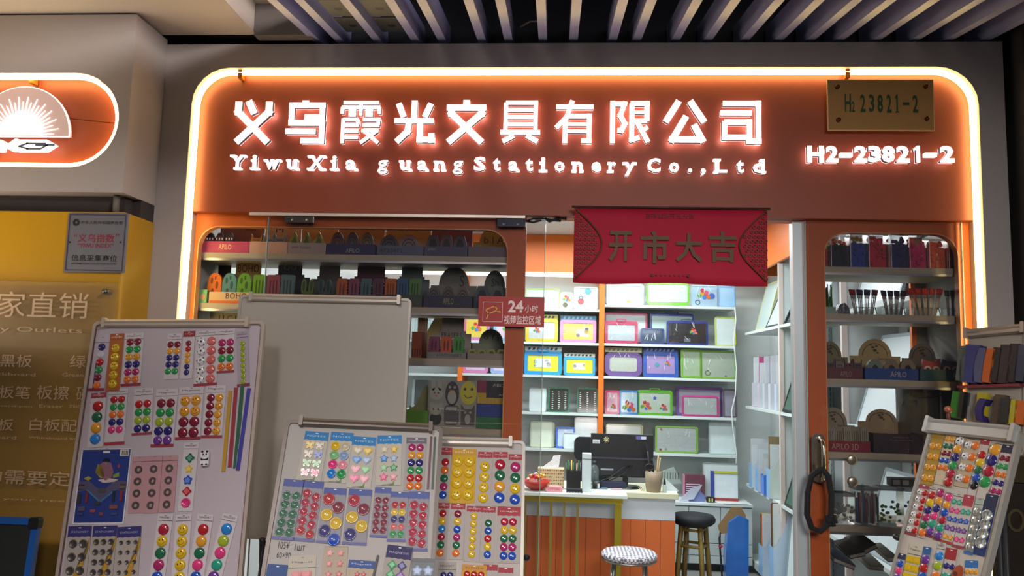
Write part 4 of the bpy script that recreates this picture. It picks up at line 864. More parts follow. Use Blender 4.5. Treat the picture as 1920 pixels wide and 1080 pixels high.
def magnet_mesh(shape, c):
    k = (shape, c)
    if k in MG: return MG[k]
    low = c.lower() if c != '@' else '@'; face = c.isupper()
    mat = M('d8d8d8' if c == '@' else CO[low], .18 if low != 'e' else .45, .0 if low not in 'es' else .6, coat=.35); m = MB(); dk = M('181410', .4)
    if shape in ('dome', 'oval'): m.lathe([(1, 0), (1, .14), (.90, .34), (.66, .50), (.34, .58), (0, .61)], mat, 16, axis='y')
    elif shape == 'flat': m.lathe([(1, 0), (1, .26), (.93, .32), (.80, .32), (.78, .26), (0, .26)], mat, 16, axis='y')
    elif shape == 'ring': m.ring(circ(0, 0, 1, 14), circ(0, 0, .46, 14), -.25, 0, mat)
    elif shape == 'shoe': m.ring(circ(0, 0, 1, 12, None, .6, 5.4), circ(0, 0, .46, 12, None, .6, 5.4), -.25, 0, mat)
    elif shape in ('star', 'flower', 'heart', 'fly', 'sq', 'clover'):
        if shape == 'star': P = [((1 if i % 2 == 0 else .52) * math.sin(i * PI / 5), (1 if i % 2 == 0 else .52) * math.cos(i * PI / 5)) for i in range(10)]
        elif shape == 'flower': P = [((.86 + .16 * math.cos(5 * t)) * math.sin(t), (.86 + .16 * math.cos(5 * t)) * math.cos(t)) for t in [k_ * PI / 15 for k_ in range(30)]]
        elif shape == 'clover': P = [((.84 + .18 * math.cos(4 * t)) * math.sin(t), (.84 + .18 * math.cos(4 * t)) * math.cos(t)) for t in [k_ * PI / 14 for k_ in range(28)]]
        elif shape == 'heart': P = [(.062 * 16 * math.sin(t) ** 3, .062 * (13 * math.cos(t) - 5 * math.cos(2 * t) - 2 * math.cos(3 * t) - math.cos(4 * t)) + .1) for t in [k_ * PI / 11 for k_ in range(22)]]
        elif shape == 'fly': P = [(0, .35), (.35, .85), (.95, .8), (.9, .15), (.45, 0), (.8, -.4), (.55, -.85), (.1, -.5), (-.1, -.5), (-.55, -.85), (-.8, -.4), (-.45, 0), (-.9, .15), (-.95, .8), (-.35, .85)]
        else: P = rr(-1, 1, -.8, .8, .25, 3)
        m.prism(P, -.22, 0, mat); m.prism([(x * .62, z * .62) for x, z in P], -.34, -.22, M(CO[low], .25, var=.02, coat=.3) if shape == 'sq' else M('%02x%02x%02x' % tuple(min(255, int(int(CO[low][i:i + 2], 16) * .7 + 75)) for i in (0, 2, 4)), .3))
    if c == '@':
        m.prism([(.26 * math.sin(i * PI / 2.5), .26 * math.cos(i * PI / 2.5)) for i in range(5)], -.62, -.52, dk)
        for i in range(5): t = i * PI / 2.5; m.prism(circ(.74 * math.sin(t), .74 * math.cos(t), .17, 6), -.46, -.3, dk)
    if face:
        for x in (-.28, .28): m.prism(circ(x, .26, .10, 8, .19), -.585, -.4, dk)
        A = [(.55 * math.cos(t), .02 + .52 * math.sin(t)) for t in [PI * (1.08 + .84 * i / 8) for i in range(9)]]
        m.tube([(x, -.50, z) for x, z in A], .06, dk, 4)
    MG[k] = m.mesh('magnet'); return MG[k]
LW = [0, 0]
RSC = [1.0]
def card(B, X, name, top, bot, wpx, label, rows, cols=None, head=None, hfrac=.12, foot=None, ffrac=.05, bg='c8c2c4', shape='dome', r0=None, r1=.97, txt=None, tcol='503048', rad=None, stag=0, yoff=0., group=None, wcol=None, clear=False, mh=.45):
    """blister card fixed to a board; top / bot are the mid-points of its short edges"""
    cx, cy, k = X; T_ = (cx + top[0] / k, cy + top[1] / k); B_ = (cx + bot[0] / k, cy + bot[1] / k)
    a = V(B.loc(*T_)); b = V(B.loc(*B_)); wd = abs(B.loc(T_[0] + wpx / k / 2, T_[1])[0] - B.loc(T_[0] - wpx / k / 2, T_[1])[0])
    d = a - b; h = d.length; ang = math.atan2(d.x, d.y)
    LW[0], LW[1] = wd, h
    # local card frame: x across, z up, origin at the middle of the bottom edge
    Tm = B.M @ Matrix.Translation((b.x, -.0015 - yoff, b.y)) @ Matrix.Rotation(ang, 4, 'Y')
    o = MB().prism(rr(-wd / 2, wd / 2, 0, h, .002, 2), -.0014, 0, M(bg, .7, var=.04)).build(name, None, Tm)
    tag(o, label, 'card', group)
    if head:
        hz = h * (1 - hfrac)
        P = [(-wd / 2 + .0004, h - .0004), (wd / 2 - .0004, h - .0004)] + [(wd / 2 - .0004 - (wd - .0008) * i / 8, hz + (.0018 * (i % 2))) for i in range(9)]
        MB().prism(P, -.0021, -.0014, M(head, .62)).build('header', o)
    else: MB().box(-wd / 2 + .0005, wd / 2 - .0005, -.0019, -.0014, h * (1 - hfrac), h * (1 - hfrac) + .0016, M('3c2c34', .5)).build('header_line', o)
    if foot: MB().box(-wd / 2 - .0012, wd / 2 + .0012, -.0022, -.0014, 0, h * ffrac, M(foot, .45)).build('footer', o)
    if txt:
        text(txt, -wd * .38, wd * .38, h * (1 - hfrac * .62), h * (1 - hfrac * .62) + min(.006, h * hfrac * .34), -.0024, M(tcol, .5), o, 'lettering')
    hs_ = MB(); hs_.prism(circ(0, h - min(.006, h * hfrac * .2), .0045, 10, .0014), -.0024, -.0014, M('e8e6e4' if head else '8a7c80', .5)); hs_.build('hang_hole', o)
    rws = rows.split(','); n = len(rws); z1 = h * (1 - (r0 if r0 is not None else hfrac + .03)); z0 = h * (1 - r1); cell = (z1 - z0) / n
    for i, rw_ in enumerate(rws):
        nc = len(rw_)
        for j, ch in enumerate(rw_):
            if ch == '.': continue
            R_ = rad if rad else min(cell * .5, wd / (nc if nc > 1 else 1) * .47) * .97 * RSC[0]
            x = (j - (nc - 1) / 2) * (min(wd / nc, R_ * 2.15) if not rad else wd / (nc + .35)) if nc > 1 else 0
            z = z1 - cell * (i + .5) + (cell * stag * (.5 if j == 0 else -.5) if nc > 1 else 0)
            if stag < 0: x = (-1 if i % 2 == 0 else 1) * wd * .22
            sh_ = shape if isinstance(shape, str) else shape[i % len(shape)]
            sc_ = R_
            q = put('magnet', magnet_mesh(sh_, ch), o, Matrix.Translation((x, -.0015, z)) @ Matrix.Diagonal((sc_, sc_ * mh / .45 * .8, sc_, 1)) @ Matrix.Rotation(random.uniform(-.5, .5) if ch.isupper() or ch == '@' else 0, 4, 'Y'))
    if clear: MB().prism(rr(-wd / 2 + .001, wd / 2 - .001, h * .03, h * (1 - hfrac), .003, 2), -.0125, -.0122, BLISTER).build('blister', o)
    return o
# --- large left board
B1 = Board((177, 603), (498, 602), (105, 1080), (454, 1080), (-.30, -.288, -.43, -.417))
build_board(B1, 'magnet_board', 'largest white board at the left, crowded with magnet cards, ring cards and rulers', .90, 'b4a89c', 'b8aeb4', (.075, .905), 'c0b4a4', edge='7a5c50')
A_, Bc = (120, 580, 4.153), (100, 820, 4.155)
g1 = 'magnet cards on the largest board'
def c1(*a, **k): return card(B1, A_, 'magnet_card', *a, group=g1, **k)
def c2(*a, **k): return card(B1, Bc, 'magnet_card', *a, group=g1, **k)
E5 = ' on the largest board'
c1((310, 210), (253, 636), 118, 'card with dark purple left edge and six single domes' + E5, 'n,w,r,g,m,o', foot='8c2c3c', bg='b8b0bc', r0=.13)
MB().box(-.0135, -.0105, -.003, -.0014, .002, .1, M('301848', .4)).build('edge_stripe', [o for o in COL.objects if o.name.startswith('magnet_card')][-1])
c1((418, 190), (378, 640), 108, 'orange-brown card of five yellow smiley magnets' + E5, 'Y,Y,Y,Y,Y', bg='a8602c', head='a05428', r0=.18, r1=.95, txt='smile', tcol='e8c8b0')
c1((553, 186), (522, 598), 146, 'white card of six magnet pairs from maroon to orange smiles' + E5, 'mm,gg,AA,nn,kk,OO', foot='94303c', txt='Magnets', r0=.10, r1=.95)
c1((868, 190), (833, 545), 108, 'narrow card of paired dots, red yellow blue and green' + E5, 'mm,aa,nn,nn,gg', txt='Magnetic', hfrac=.14, r0=.17, r1=.9)
c1((980, 170), (952, 542), 92, 'slim card with red header and six small single dots' + E5, 'm,r,a,a,n,n', head='8c2834', txt='magic', tcol='e8c0b8', hfrac=.13, r0=.2, r1=.93)
c1((1118, 165), (1102, 598), 172, 'card of five soccer balls beside five red basketballs' + E5, '@i,@i,@i,@i,@i', foot='94303c', txt='Magnets', hfrac=.10, r0=.12, r1=.96)
c1((1270, 155), (1258, 495), 128, 'card of magenta, red, green and smiling orange pairs' + E5, 'kk,mm,gg,OO', foot='94303c', txt='Magnets', hfrac=.13, r0=.22, r1=.95)
o = c1((1390, 170), (1400, 602), 92, 'slim card of eight olive smiley dots with purple edge' + E5, 'L,L,L,L,L,L,L,L', foot='7c2c3c', txt='mini', hfrac=.12, r0=.18, r1=.96, bg='a89ca8')
c1((277, 650), (243, 1076), 118, 'card with scalloped red header and four large single domes' + E5, 'r,d,a,u', head='983444', txt='magic', tcol='e8c0b8', hfrac=.10, r0=.15, r1=.95)
c1((430, 622), (393, 1055), 148, 'card of five pairs, red green orange navy pink' + E5, 'rr,gg,oo,nn,pp', foot='a83440', txt='Magnets', hfrac=.10, r0=.12, r1=.80)
c1((626, 616), (607, 978), 148, 'card of red, green, yellow and navy pairs, middle row' + E5, 'rr,gg,ll,nn', foot='983848', txt='Magnets', hfrac=.15, r0=.25, r1=.95)
c1((808, 620), (765, 1072), 168, 'card of five large pairs ending in purple' + E5, 'mm,gg,ll,nn,vv', foot='94303c', txt='Magnets', hfrac=.13, r0=.17, r1=.97)
c1((998, 602), (965, 1014), 188, 'card of four smiling yellow and four dark red domes' + E5, 'AA,AA,mm,mm', foot='94303c', txt='Magnets', hfrac=.15, r0=.17, r1=.97)
c1((1190, 592), (1150, 1002), 155, 'card of five maroon beside five gold domes' + E5, 'ma,mA,ma,mA,mA', foot='94303c', txt='Magnets', hfrac=.14, r0=.16, r1=.95)
for (t, b, c, n_) in (((432, 733), (419, 884), 'b89030', 'yellow'), ((443, 727), (431, 876), '983440', 'red'), ((455, 722), (441, 878), '2c6048', 'green'), ((467, 728), (446, 882), '3c3c98', 'blue')):
    a = V(B1.loc(*t)); b_ = V(B1.loc(*b)); d = a - b_
    o = MB().box(-.0068, .0068, -.004, 0, 0, d.length, M(c, .35, coat=.3)).box(-.0066, -.0058, -.0045, -.004, .001, d.length - .001, M('d8d0c8', .4)).build('magnetic_ruler', None, B1.M @ Matrix.Translation((b_.x, -.0005, b_.y)) @ Matrix.Rotation(math.atan2(d.x, d.y), 4, 'Y'))
    tag(o, '%s magnetic strip standing upright at the right of the largest board' % n_, 'strip', 'coloured magnetic strips')
# blue picture card
o = card(B1, Bc, 'picture_card', (422, 88), (350, 674), 388, 'large blue picture card of a bird over magnetic shapes, white border', '.', bg='d8d8dc', hfrac=.02)
a = V(B1.loc(100 + 422 / 4.155, 820 + 88 / 4.155)); b_ = V(B1.loc(100 + 350 / 4.155, 820 + 674 / 4.155)); h = LW[1]; wd = LW[0]
MB().prism(rr(-wd / 2 + .004, wd / 2 - .004, .004, h - .004, .003, 3), -.0018, -.0014, M('16307c', .62)).build('print', o)
def ps(pts, c, y=-.0024, nm='print_shape'): MB().prism([(x * wd / 2, z * h) for x, z in pts], y, -.0018, M(c, .4)).build(nm, o)
ps([(.55, .90), (.9, .90), (.9, .98), (.55, .98)], 'd8d4cc'); ps([(-.15, .94), (.15, .94), (.12, .97), (-.12, .97)], 'd8d8dc')
for k in range(8): ps([(.59 + k * .037, .912), (.605 + k * .037 + (k % 2) * .008, .912), (.605 + k * .037 + (k % 2) * .008, .97), (.59 + k * .037, .97)], '202020', -.0028, 'barcode_bar')
ps([(-.35, .68), (-.3, .76), (-.02, .83), (.25, .8), (.38, .68), (.3, .6), (.1, .57), (-.1, .62)], '8a6070'); ps([(-.35, .68), (-.28, .79), (-.1, .76), (.05, .62), (-.1, .60)], 'a89830')
ps([(-.12, .84), (-.02, .87), (.12, .87), (.2, .84), (.14, .82), (-.06, .82)], '141828'); ps([(0, .80), (.06, .83), (.12, .80), (.06, .77)], 'd8d8d0')
ps([(-.2, .58), (.2, .60), (.6, .58), (.45, .55), (0, .54)], 'c8b8a8'); ps([(.35, .64), (.6, .68), (.62, .62), (.4, .6)], '7c9040'); ps([(-.78, .60), (-.6, .63), (-.45, .60), (-.6, .57)], 'a09840'); ps([(.5, .76), (.56, .79), (.62, .76), (.56, .73)], 'a83c4c')
ps([(-.95, .42), (-.95, .56), (-.55, .57), (-.02, .42), (.5, .57), (.95, .56), (.95, .42), (.5, .45), (-.02, .30), (-.55, .45)], '54506c')
for cc_, off in (('9c5a38', 0), ('a89838', -.028), ('3c78a0', -.056)):
    ps([(-.62, .50 + off), (-.55, .53 + off), (-.02, .36 + off), (.52, .53 + off), (.58, .50 + off), (-.02, .33 + off)], cc_, -.0023)
    ps([(-.95, .50 + off), (-.70, .50 + off), (-.70, .52 + off), (-.95, .52 + off)], cc_); ps([(.7, .50 + off), (.95, .50 + off), (.95, .52 + off), (.7, .52 + off)], cc_)
SHN = [((-.85, .33, .14, .13), '3c3438'), ((-.55, .35, .09, .14), '7c2c24'), ((.5, .36, .1, .15), '28303c'), ((.8, .37, .09, .14), '8c3028'), ((-.7, .2, .28, .06), '544c64'), ((.55, .22, .32, .05), '7c4c4c'), ((-.1, .27, .22, .05), '3c3c40'), ((0, .44, .3, .06), '4c4c50'), ((-.25, .17, .2, .04), '8c4c50'), ((.1, .13, .14, .04), '7c4c3c'), ((-.72, .13, .22, .03), '3c4468'), ((.62, .13, .25, .03), '3c4c68')]
for (x, z, ww, hh_), c in SHN: MB().box((x - ww / 2) * wd / 2 * 1.0, (x + ww / 2) * wd / 2, -.0048, -.0018, (z - hh_ / 2) * h, (z + hh_ / 2) * h, M(c, .3, coat=.3)).build('magnet_piece', o)
for i, (t, b, w_, lb, rs_, sh_) in enumerate((((677, 150), (640, 590), 114, 'pink card of four brown ring magnets, left of three', 'e,e,e,e', 'ring'), ((795, 143), (757, 590), 120, 'pink card mixing rings and horseshoe magnets, middle of three', 'e,e,e,e', ('ring', 'shoe')), ((916, 140), (882, 583), 116, 'pink card of four dark ring magnets, right of three', 'e,e,e,e', 'ring'))):
    card(B1, Bc, 'magnet_card', t, b, w_, lb, rs_, bg='b88c90', shape=sh_, hfrac=.10, r0=.13, r1=.97, rad=.0128, group=g1, mh=.5)
c2((1080, 40), (1030, 575), 114, 'card of fruit and animal magnets, green cat on top' + E5, 'd,y,b,r,p', shape=('clover', 'star', 'flower', 'clover', 'flat'), txt='MAGNET', hfrac=.10, r0=.15, r1=.96, rad=.0155)
# panda eraser
a = V(B1.loc(100 + 1190 / 4.155, 820 + 165 / 4.155)); o = MB().prism(rr(-.0145, .0145, -.025, .025, .009, 5), -.012, 0, M('dcdce0', .4)).build('panda_eraser', None, B1.M @ Matrix.Translation((a.x, -.0005, a.y)) @ Matrix.Rotation(-.06, 4, 'Y'))
tag(o, 'small white block printed with a panda on the largest board', 'eraser')
m = MB()
for x, z, r in ((-.008, .022, .004), (.008, .022, .004)): m.prism(circ(x, z, r, 10), -.0128, -.012, BLACK)
for x in (-.0055, .0055): m.prism(circ(x, .013, .0026, 8, .0034), -.0128, -.012, BLACK)
m.prism([(-.013, .004), (-.006, -.002), (.006, -.002), (.013, .004), (.012, -.006), (.004, -.0055), (-.004, -.0055), (-.012, -.006)], -.0128, -.012, BLACK); m.prism(circ(0, .007, .0015, 6), -.0128, -.012, BLACK)
for x in (-.007, .007): m.prism(circ(x, -.020, .0042, 8, .003), -.0128, -.012, BLACK)
m.build('panda_print', o)
for t, b, w_, lb, rs_, rd in (((215, 690), (168, 1090), 182, 'blue-topped card of large grey disc magnets', 'ee,ee,ee', .0135), ((410, 688), (368, 1090), 188, 'blue-topped card of medium grey discs in threes', 'eee,eee,eee,eee', .0098), ((598, 694), (568, 1090), 186, 'blue-topped card of the smallest grey discs in threes', 'eee,eee,eee,eee', .0070)):
    o = card(B1, Bc, 'magnet_card', t, b, w_, lb + ', bottom left of the largest board', rs_, bg='a8a098', shape='flat', head='2c2a6c', hfrac=.22, r0=.22, r1=1.0, rad=rd, txt='STATIONERY', tcol='a8a8c8', group=g1)
    wd_ = LW[0]; MB().prism([(wd_ * .49, .13), (wd_ * .49, .10), (-wd_ * .1, .002), (wd_ * .2, .002)], -.0019, -.0014, M('b88c30', .45)).build('stripe', o)
c2((880, 598), (805, 1135), 118, 'bottom-row card of red, smiley, green, magenta and blue domes' + E5, 'c,Y,d,k,b', txt='MAGNET', hfrac=.10, r0=.14, r1=1.0)
c2((1020, 600), (983, 1135), 122, 'bottom-row card of yellow smiley faces only' + E5, 'Y,Y,Y,Y,Y', txt='MAGNET', hfrac=.10, r0=.14, r1=1.0)
c2((1190, 598), (1105, 1135), 124, 'bottom-row card of red, plain yellow, green, pink and blue domes' + E5, 'r,a,d,p,b', txt='MAGNET', hfrac=.10, r0=.14, r1=1.0)
c2((1385, 600), (1238, 1135), 122, 'bottom-row slanted card of blue, lime, pink, teal and violet domes' + E5, 'u,l,p,t,v', txt='MAGNET', hfrac=.10, r0=.13, r1=1.0)
# --- plain whiteboard
B2 = Board((450, 553), (772, 560), (408, 1008), (749, 1012), (-.10, -.074, -.168, -.141))
H2 = (V(B2.loc(430, 553)) - V(B2.loc(412, 1008))).length
build_board(B2, 'whiteboard', 'large blank whiteboard on an easel behind the magnet boards', H2, 'a8a298', 'aaa69c', (.075, .93), 'b4aca0', rough=.22, fw=.010)
p = B2.loc(758, 690)
# --- dark framed board
B3 = Board((537, 787), (831, 801), (489, 1080), (813, 1088), (-.45, -.376, -.632, -.557))
o3 = build_board(B3, 'magnet_board', 'grey-framed magnet board with handwritten price in front of the blank whiteboard', .75, '625a52', 'a8a49e', (.10, .92), '6c635a', fw=.012, rw=.026, back=.03)
HW = M('201c20', .6)
def hand(s, x0, x1, y0, y1, rot=0):
    p = B3.loc(x0, y1); q = B3.loc(x1, y0); text(s, p[0], q[0], p[1], q[1], -.0012, HW, o3, 'handwriting')
hand('105¥', 521, 544, 1016, 1029); hand('1шт', 552, 573, 1021, 1032); hand('60×90', 518, 546, 1036, 1046)
for i, px in enumerate((497, 0)):
    if px: q = B3.M.inverted() @ at(497, 1014, -.55); MB().lathe([(.008, -.01), (.010, 0), (.008, .012), (0, .014)], BLACK, 10, (-.012, .0, B3.loc(497, 1014)[1]), 'y').build('knob', o3); MB().tube([(-.006, .004, B3.loc(497, 1014)[1]), (-.006, .004, -.72)], .004, BLACK).build('side_rod', o3)
Cc = (480, 780, 3.6); g3 = 'magnet cards on the grey-framed board'; E3 = ' on the grey-framed board'
def c3(*a, **k): return card(B3, Cc, 'magnet_card', *a, group=g3, **k)
for t, b, w_, rs_, sh_, lb in (((415, 108), (355, 440), 162, 'yf,fb,jj,qp', 'fly', 'cyan-topped card of butterfly magnets'), ((585, 112), (535, 450), 152, 'yf,jh,pq,ug', 'flat', 'cyan-topped card of round flower magnets'), ((735, 142), (690, 485), 162, 'fy,uh,qj,pq', 'heart', 'cyan-topped card of heart magnets'), ((903, 132), (893, 470), 165, 'fy,uh,jg,pq', 'star', 'cyan-topped card of star magnets')):
    o = c3(t, b, w_, lb + E3, rs_, shape=sh_, head='1878b4', hfrac=.18, r0=.2, r1=.93, bg='b8b4a8', txt='NOTES', tcol='a8c8d8', mh=.6)
    MB().prism([(.0, .0), (.018, .0), (.018, .018), (.012, .006)], -.0022, -.0014, M('5c7c3c', .5)).build('corner_print', o); MB().prism([(-.02, .0005), (.012, .004), (.012, .0055), (-.02, .002)], -.0026, -.0014, M('38442c', .5)).build('curve_print', o)
c3((1085, 148), (1065, 508), 138, 'card of six smiley pairs under a grey header' + E3, 'KK,AA,NN,GG,RR,OO', head='64606c', hfrac=.12, r0=.12, r1=.98, bg='a09c98', txt='magnets', tcol='b8b8c0')
for t, b, c, n_ in (((1183, 140), (1160, 495), '5c2038', 'maroon'), ((1208, 142), (1190, 495), '24483c', 'dark green')):
    a = V(B3.loc(480 + t[0] / 3.6, 780 + t[1] / 3.6)); b_ = V(B3.loc(480 + b[0] / 3.6, 780 + b[1] / 3.6)); d = a - b_
    tag(MB().box(-.0035, .0035, -.004, 0, 0, d.length, M(c, .4)).box(-.0034, -.0026, -.0046, -.004, .001, d.length - .001, M('8c8880', .4)).build('magnetic_ruler', None, B3.M @ Matrix.Translation((b_.x, -.0005, b_.y)) @ Matrix.Rotation(math.atan2(d.x, d.y), 4, 'Y')), '%s magnetic strip at the right edge of the grey-framed board' % n_, 'strip')
BB = dict(head='4c5c98', bg='8c8c94', foot='3c4484', shape='flat', clear=True, hfrac=.13)
c3((262, 430), (182, 838), 142, 'blue-topped card of paired green discs' + E3, 'dd,dd,dd,dd,dd', r0=.2, r1=.95, **BB)
c3((392, 440), (322, 848), 140, 'blue-topped card of staggered crimson discs, left of the big discs' + E3, 'cc,cc,cc,cc,rr', r0=.17, r1=.93, stag=.35, **BB)
c3((538, 488), (486, 862), 155, 'card of six big discs zigzagging red, yellow, blue' + E3, 'r,m,y,y,n,b', r0=.14, r1=1.0, stag=-1, rad=.0185, **BB)
c3((708, 495), (662, 872), 158, 'card of five big discs, one space empty' + E3, 'c,m,y,y,n', r0=.14, r1=.90, stag=-1, rad=.0185, **BB)
c3((860, 483), (826, 822), 112, 'narrow blue-topped card of small dark red discs' + E3, 'mm,mm,mm,mm,mm', r0=.2, r1=.93, **BB)
c3((972, 512), (945, 850), 120, 'blue-topped card of discs in five colours' + E3, 'rr,yy,nn,ii,gg', r0=.2, r1=.93, **BB)
c3((1103, 512), (1083, 915), 140, 'blue-topped card of paired crimson discs at the right edge' + E3, 'cc,cc,cc,cc,cc', r0=.17, r1=.93, stag=.2, **BB)
c3((150, 1003), (120, 1180), 138, 'plain blue card at the bottom left corner' + E3, '.', head='2c4c84', hfrac=.9, bg='34548c')
c3((318, 943), (300, 1180), 184, 'white card with teal line over a red pack at the bottom' + E3, 'rr,rr', shape='sq', bg='b8b4a4', hfrac=.36, r0=.42, r1=1.0, txt='Magnet', mh=.6)
c3((542, 878), (515, 1180), 165, 'leafy bordered card of red star magnets' + E3, 'rr,rr,rr,rr', shape='star', bg='b0a490', hfrac=.03, r0=.05, r1=1.0, mh=.6, rad=.011)
c3((718, 975), (690, 1180), 180, 'blue-topped card of red stars at the bottom' + E3, 'rr,rr,rr', shape='star', head='34508c', bg='b0a490', hfrac=.28, r0=.36, r1=1.0, mh=.6, txt='Magnet', tcol='a8b8d0')
a = V(B3.loc(480 + 825 / 3.6, 780 + 942 / 3.6)); b_ = V(B3.loc(480 + 785 / 3.6, 780 + 1120 / 3.6)); d = a - b_
tag(MB().box(-.003, .003, -.008, 0, 0, d.length, BLACK).box(-.002, .002, -.0085, -.008, .002, d.length - .002, M('34343a', .5)).build('marker_pen', None, B3.M @ Matrix.Translation((b_.x, -.0005, b_.y)) @ Matrix.Rotation(math.atan2(d.x, d.y), 4, 'Y')), 'thin black stick magnet near the bottom of the grey-framed board', 'stick')
c3((975, 880), (925, 1180), 172, 'purple-headed card of green clover and blue domes at the bottom' + E3, 'gn,gv,rn', shape=('clover', 'clover'), head='241c54', hfrac=.30, r0=.34, r1=1.0, txt='MAGNETIC', tcol='a8a8c8', bg='a09c94', yoff=.006, mh=.9)
c3((1130, 965), (1118, 1180), 150, 'clear packet of pale blue shapes at the lower right corner' + E3, 'hh,hh', shape='flower', bg='6c7478', hfrac=.12, r0=.2, r1=1.0, clear=True, yoff=.009)
# --- white board with smileys, right of centre
B4 = Board((745, 822), (985, 827), (722, 1080), (981, 1082), (-.30, -.276, -.449, -.423))
o4 = build_board(B4, 'magnet_board', 'white magnet board with smiley cards beside the open doorway', .60, 'aaa69c', 'aca6a0', (0, .885), 'b0aca4', fw=.010)
MB().lathe([(.009, -.012), (.011, 0), (.009, .012), (0, .014)], BLACK, 10, (B4.W + .01, .0, B4.loc(985, 1045)[1]), 'y').build('knob', o4)
Dc = (780, 800, 3.858); g4 = 'magnet cards on the board beside the doorway'; E4 = ' on the board by the doorway'
def c4(*a, **k): return card(B4, Dc, 'magnet_card', *a, group=g4, **k)
RH = dict(head='982430', bg='a8a29c', txt='magic', tcol='d8b8b0')
c4((222, 153), (190, 545), 90, 'red-topped card half hidden behind the grey-framed board', 'r,o,d,k,b', r0=.2, r1=.95, **{**RH, 'hfrac': .14})
c4((350, 163), (330, 556), 180, 'yellow card with eight smiley magnets' + E4, 'YY,YY,YY,YY', bg='c09820', head='b88c24', hfrac=.12, r0=.13, r1=.95, txt='smile', tcol='e0c880')
c4((503, 183), (482, 576), 106, 'red-topped card of four yellow smileys' + E4, 'Y,Y,Y,Y', r0=.18, r1=.95, hfrac=.12, **RH)
c4((612, 183), (600, 576), 106, 'red-topped card of red, green, yellow and blue domes' + E4, 'c,d,a,b', r0=.14, r1=.95, hfrac=.12, **RH)
c4((722, 200), (714, 580), 104, 'red-topped card whose third dome smiles' + E4, 'k,d,Y,b', r0=.15, r1=.97, hfrac=.12, **RH)
c4((200, 552), (172, 960), 92, 'red-topped card of six domes ending in orange, beside the grey frame', 'r,y,u,c,d,o', r0=.12, r1=.96, hfrac=.11, **RH)
c4((307, 557), (286, 962), 104, 'red-topped card with smiling second and last domes' + E4, 'm,Y,b,k,d,O', r0=.12, r1=.96, hfrac=.11, **RH)
c4((425, 575), (398, 978), 112, 'red-topped card of six small smileys in a column' + E4, 'Y,Y,Y,Y,Y,Y', r0=.12, r1=.94, hfrac=.11, **RH)
c4((528, 580), (514, 985), 100, 'red-topped card of green, blue, red, yellow and blue dots' + E4, 'd,b,r,y,b', r0=.23, r1=.93, hfrac=.11, **RH)
o = c4((674, 580), (662, 988), 168, 'red-topped card with striped backing and five pairs' + E4, 'cc,YY,dd,kk,bb', r0=.20, r1=.95, hfrac=.17, **RH)
for k in range(12): MB().box(-.0205, -.0165, -.0019, -.0014, .004 + k * .0055, .0055 + k * .0055, M('5c5450', .5)).build('hatch', o); MB().box(.0165, .0205, -.0019, -.0014, .004 + k * .0055, .0055 + k * .0055, M('5c5450', .5)).build('hatch', o)
c4((228, 980), (220, 1150), 130, 'card lettered MAGNET over blue domes at the bottom', 'nn,nn', bg='a09c94', txt='MAGNET', tcol='101010', hfrac=.34, r0=.42, r1=1.0, mh=.5)
c4((425, 1002), (415, 1150), 178, 'yellow-topped card of red magnets at the bottom' + E4, 'rrr,rrr', head='b88420', bg='c09828', hfrac=.3, r0=.3, r1=1.0, txt='smile', tcol='702010', yoff=.004)
c4((540, 998), (535, 1150), 104, 'card with red scalloped header, left of the bottom right pair', '.', head='982430', bg='a8a29c', hfrac=.3)
c4((650, 1018), (645, 1150), 108, 'card with red scalloped header at the bottom right corner', '.', head='982430', bg='a8a29c', hfrac=.33)
# --- tilted board at the right
RSC[0] = 1.12
YTL = -.40; pTL = at(1748, 790, YTL)
B5 = Board((1748, 790), (1917, 806), (1670, 1080), (1852, 1075), (-.40, -.669, -.467, -.724))
o5 = build_board(B5, 'magnet_board', 'magnet board turned sideways at the right edge, full of oval magnets', .56, 'a09c94', 'c0b8ac', (0, .96), 'b8b8b4', fw=.010, rw=.045)
MB().lathe([(.008, -.012), (.010, 0), (.008, .012), (0, .014)], BLACK, 10, (-.012, 0, B5.loc(1684, 1008)[1]), 'y').build('knob', o5)
Ec = (1640, 780, 6.75); Fc = (1640, 920, 6.75); g5 = 'magnet cards on the sideways board'; E6 = ' on the sideways board'
def c5(*a, **k): return card(B5, Ec, 'magnet_card', *a, group=g5, **{**dict(mh=.42), **k})
def c6(*a, **k): return card(B5, Fc, 'magnet_card', *a, group=g5, **{**dict(mh=.42), **k})
c5((820, 208), (660, 872), 152, 'yellow card crowded with gold smileys, top left corner' + E6, 'AA,AA,AA,AA', bg='a8842c', head='a07c28', r0=.17, r1=.98, hfrac=.12)
c5((975, 240), (815, 870), 128, 'card of gold, green, maroon, blue and orange pairs' + E6, 'AA,dd,mm,bb,OO', bg='c8b898', r0=.02, r1=.74, hfrac=.02)
c5((1105, 252), (920, 905), 108, 'slim card with a cow-print top and five mixed domes' + E6, '@,a,n,g,c,r', bg='a89080', r0=.03, r1=.98, hfrac=.02)
c5((1262, 290), (1095, 900), 185, 'card of soccer balls beside orange domes' + E6, '@o,@o,@o,@o', bg='b8a488', r0=.03, r1=.95, hfrac=.02)
c5((1415, 300), (1232, 1020), 122, 'red-topped card of five small single domes' + E6, 'r,y,d,b,x', bg='c0b8b0', head='9c343c', r0=.21, r1=.88, hfrac=.10)
c5((1560, 345), (1340, 1050), 140, 'card of gold, blue, red and green large domes' + E6, 'a,n,c,g', bg='c4bcb0', r0=.03, r1=.80, hfrac=.02)
c5((1705, 370), (1530, 1010), 148, 'dark-topped card of red, green, orange and navy pairs' + E6, 'mm,gg,OO,nn,kk', bg='c4bcb0', head='2c2840', r0=.19, r1=1.0, hfrac=.17)
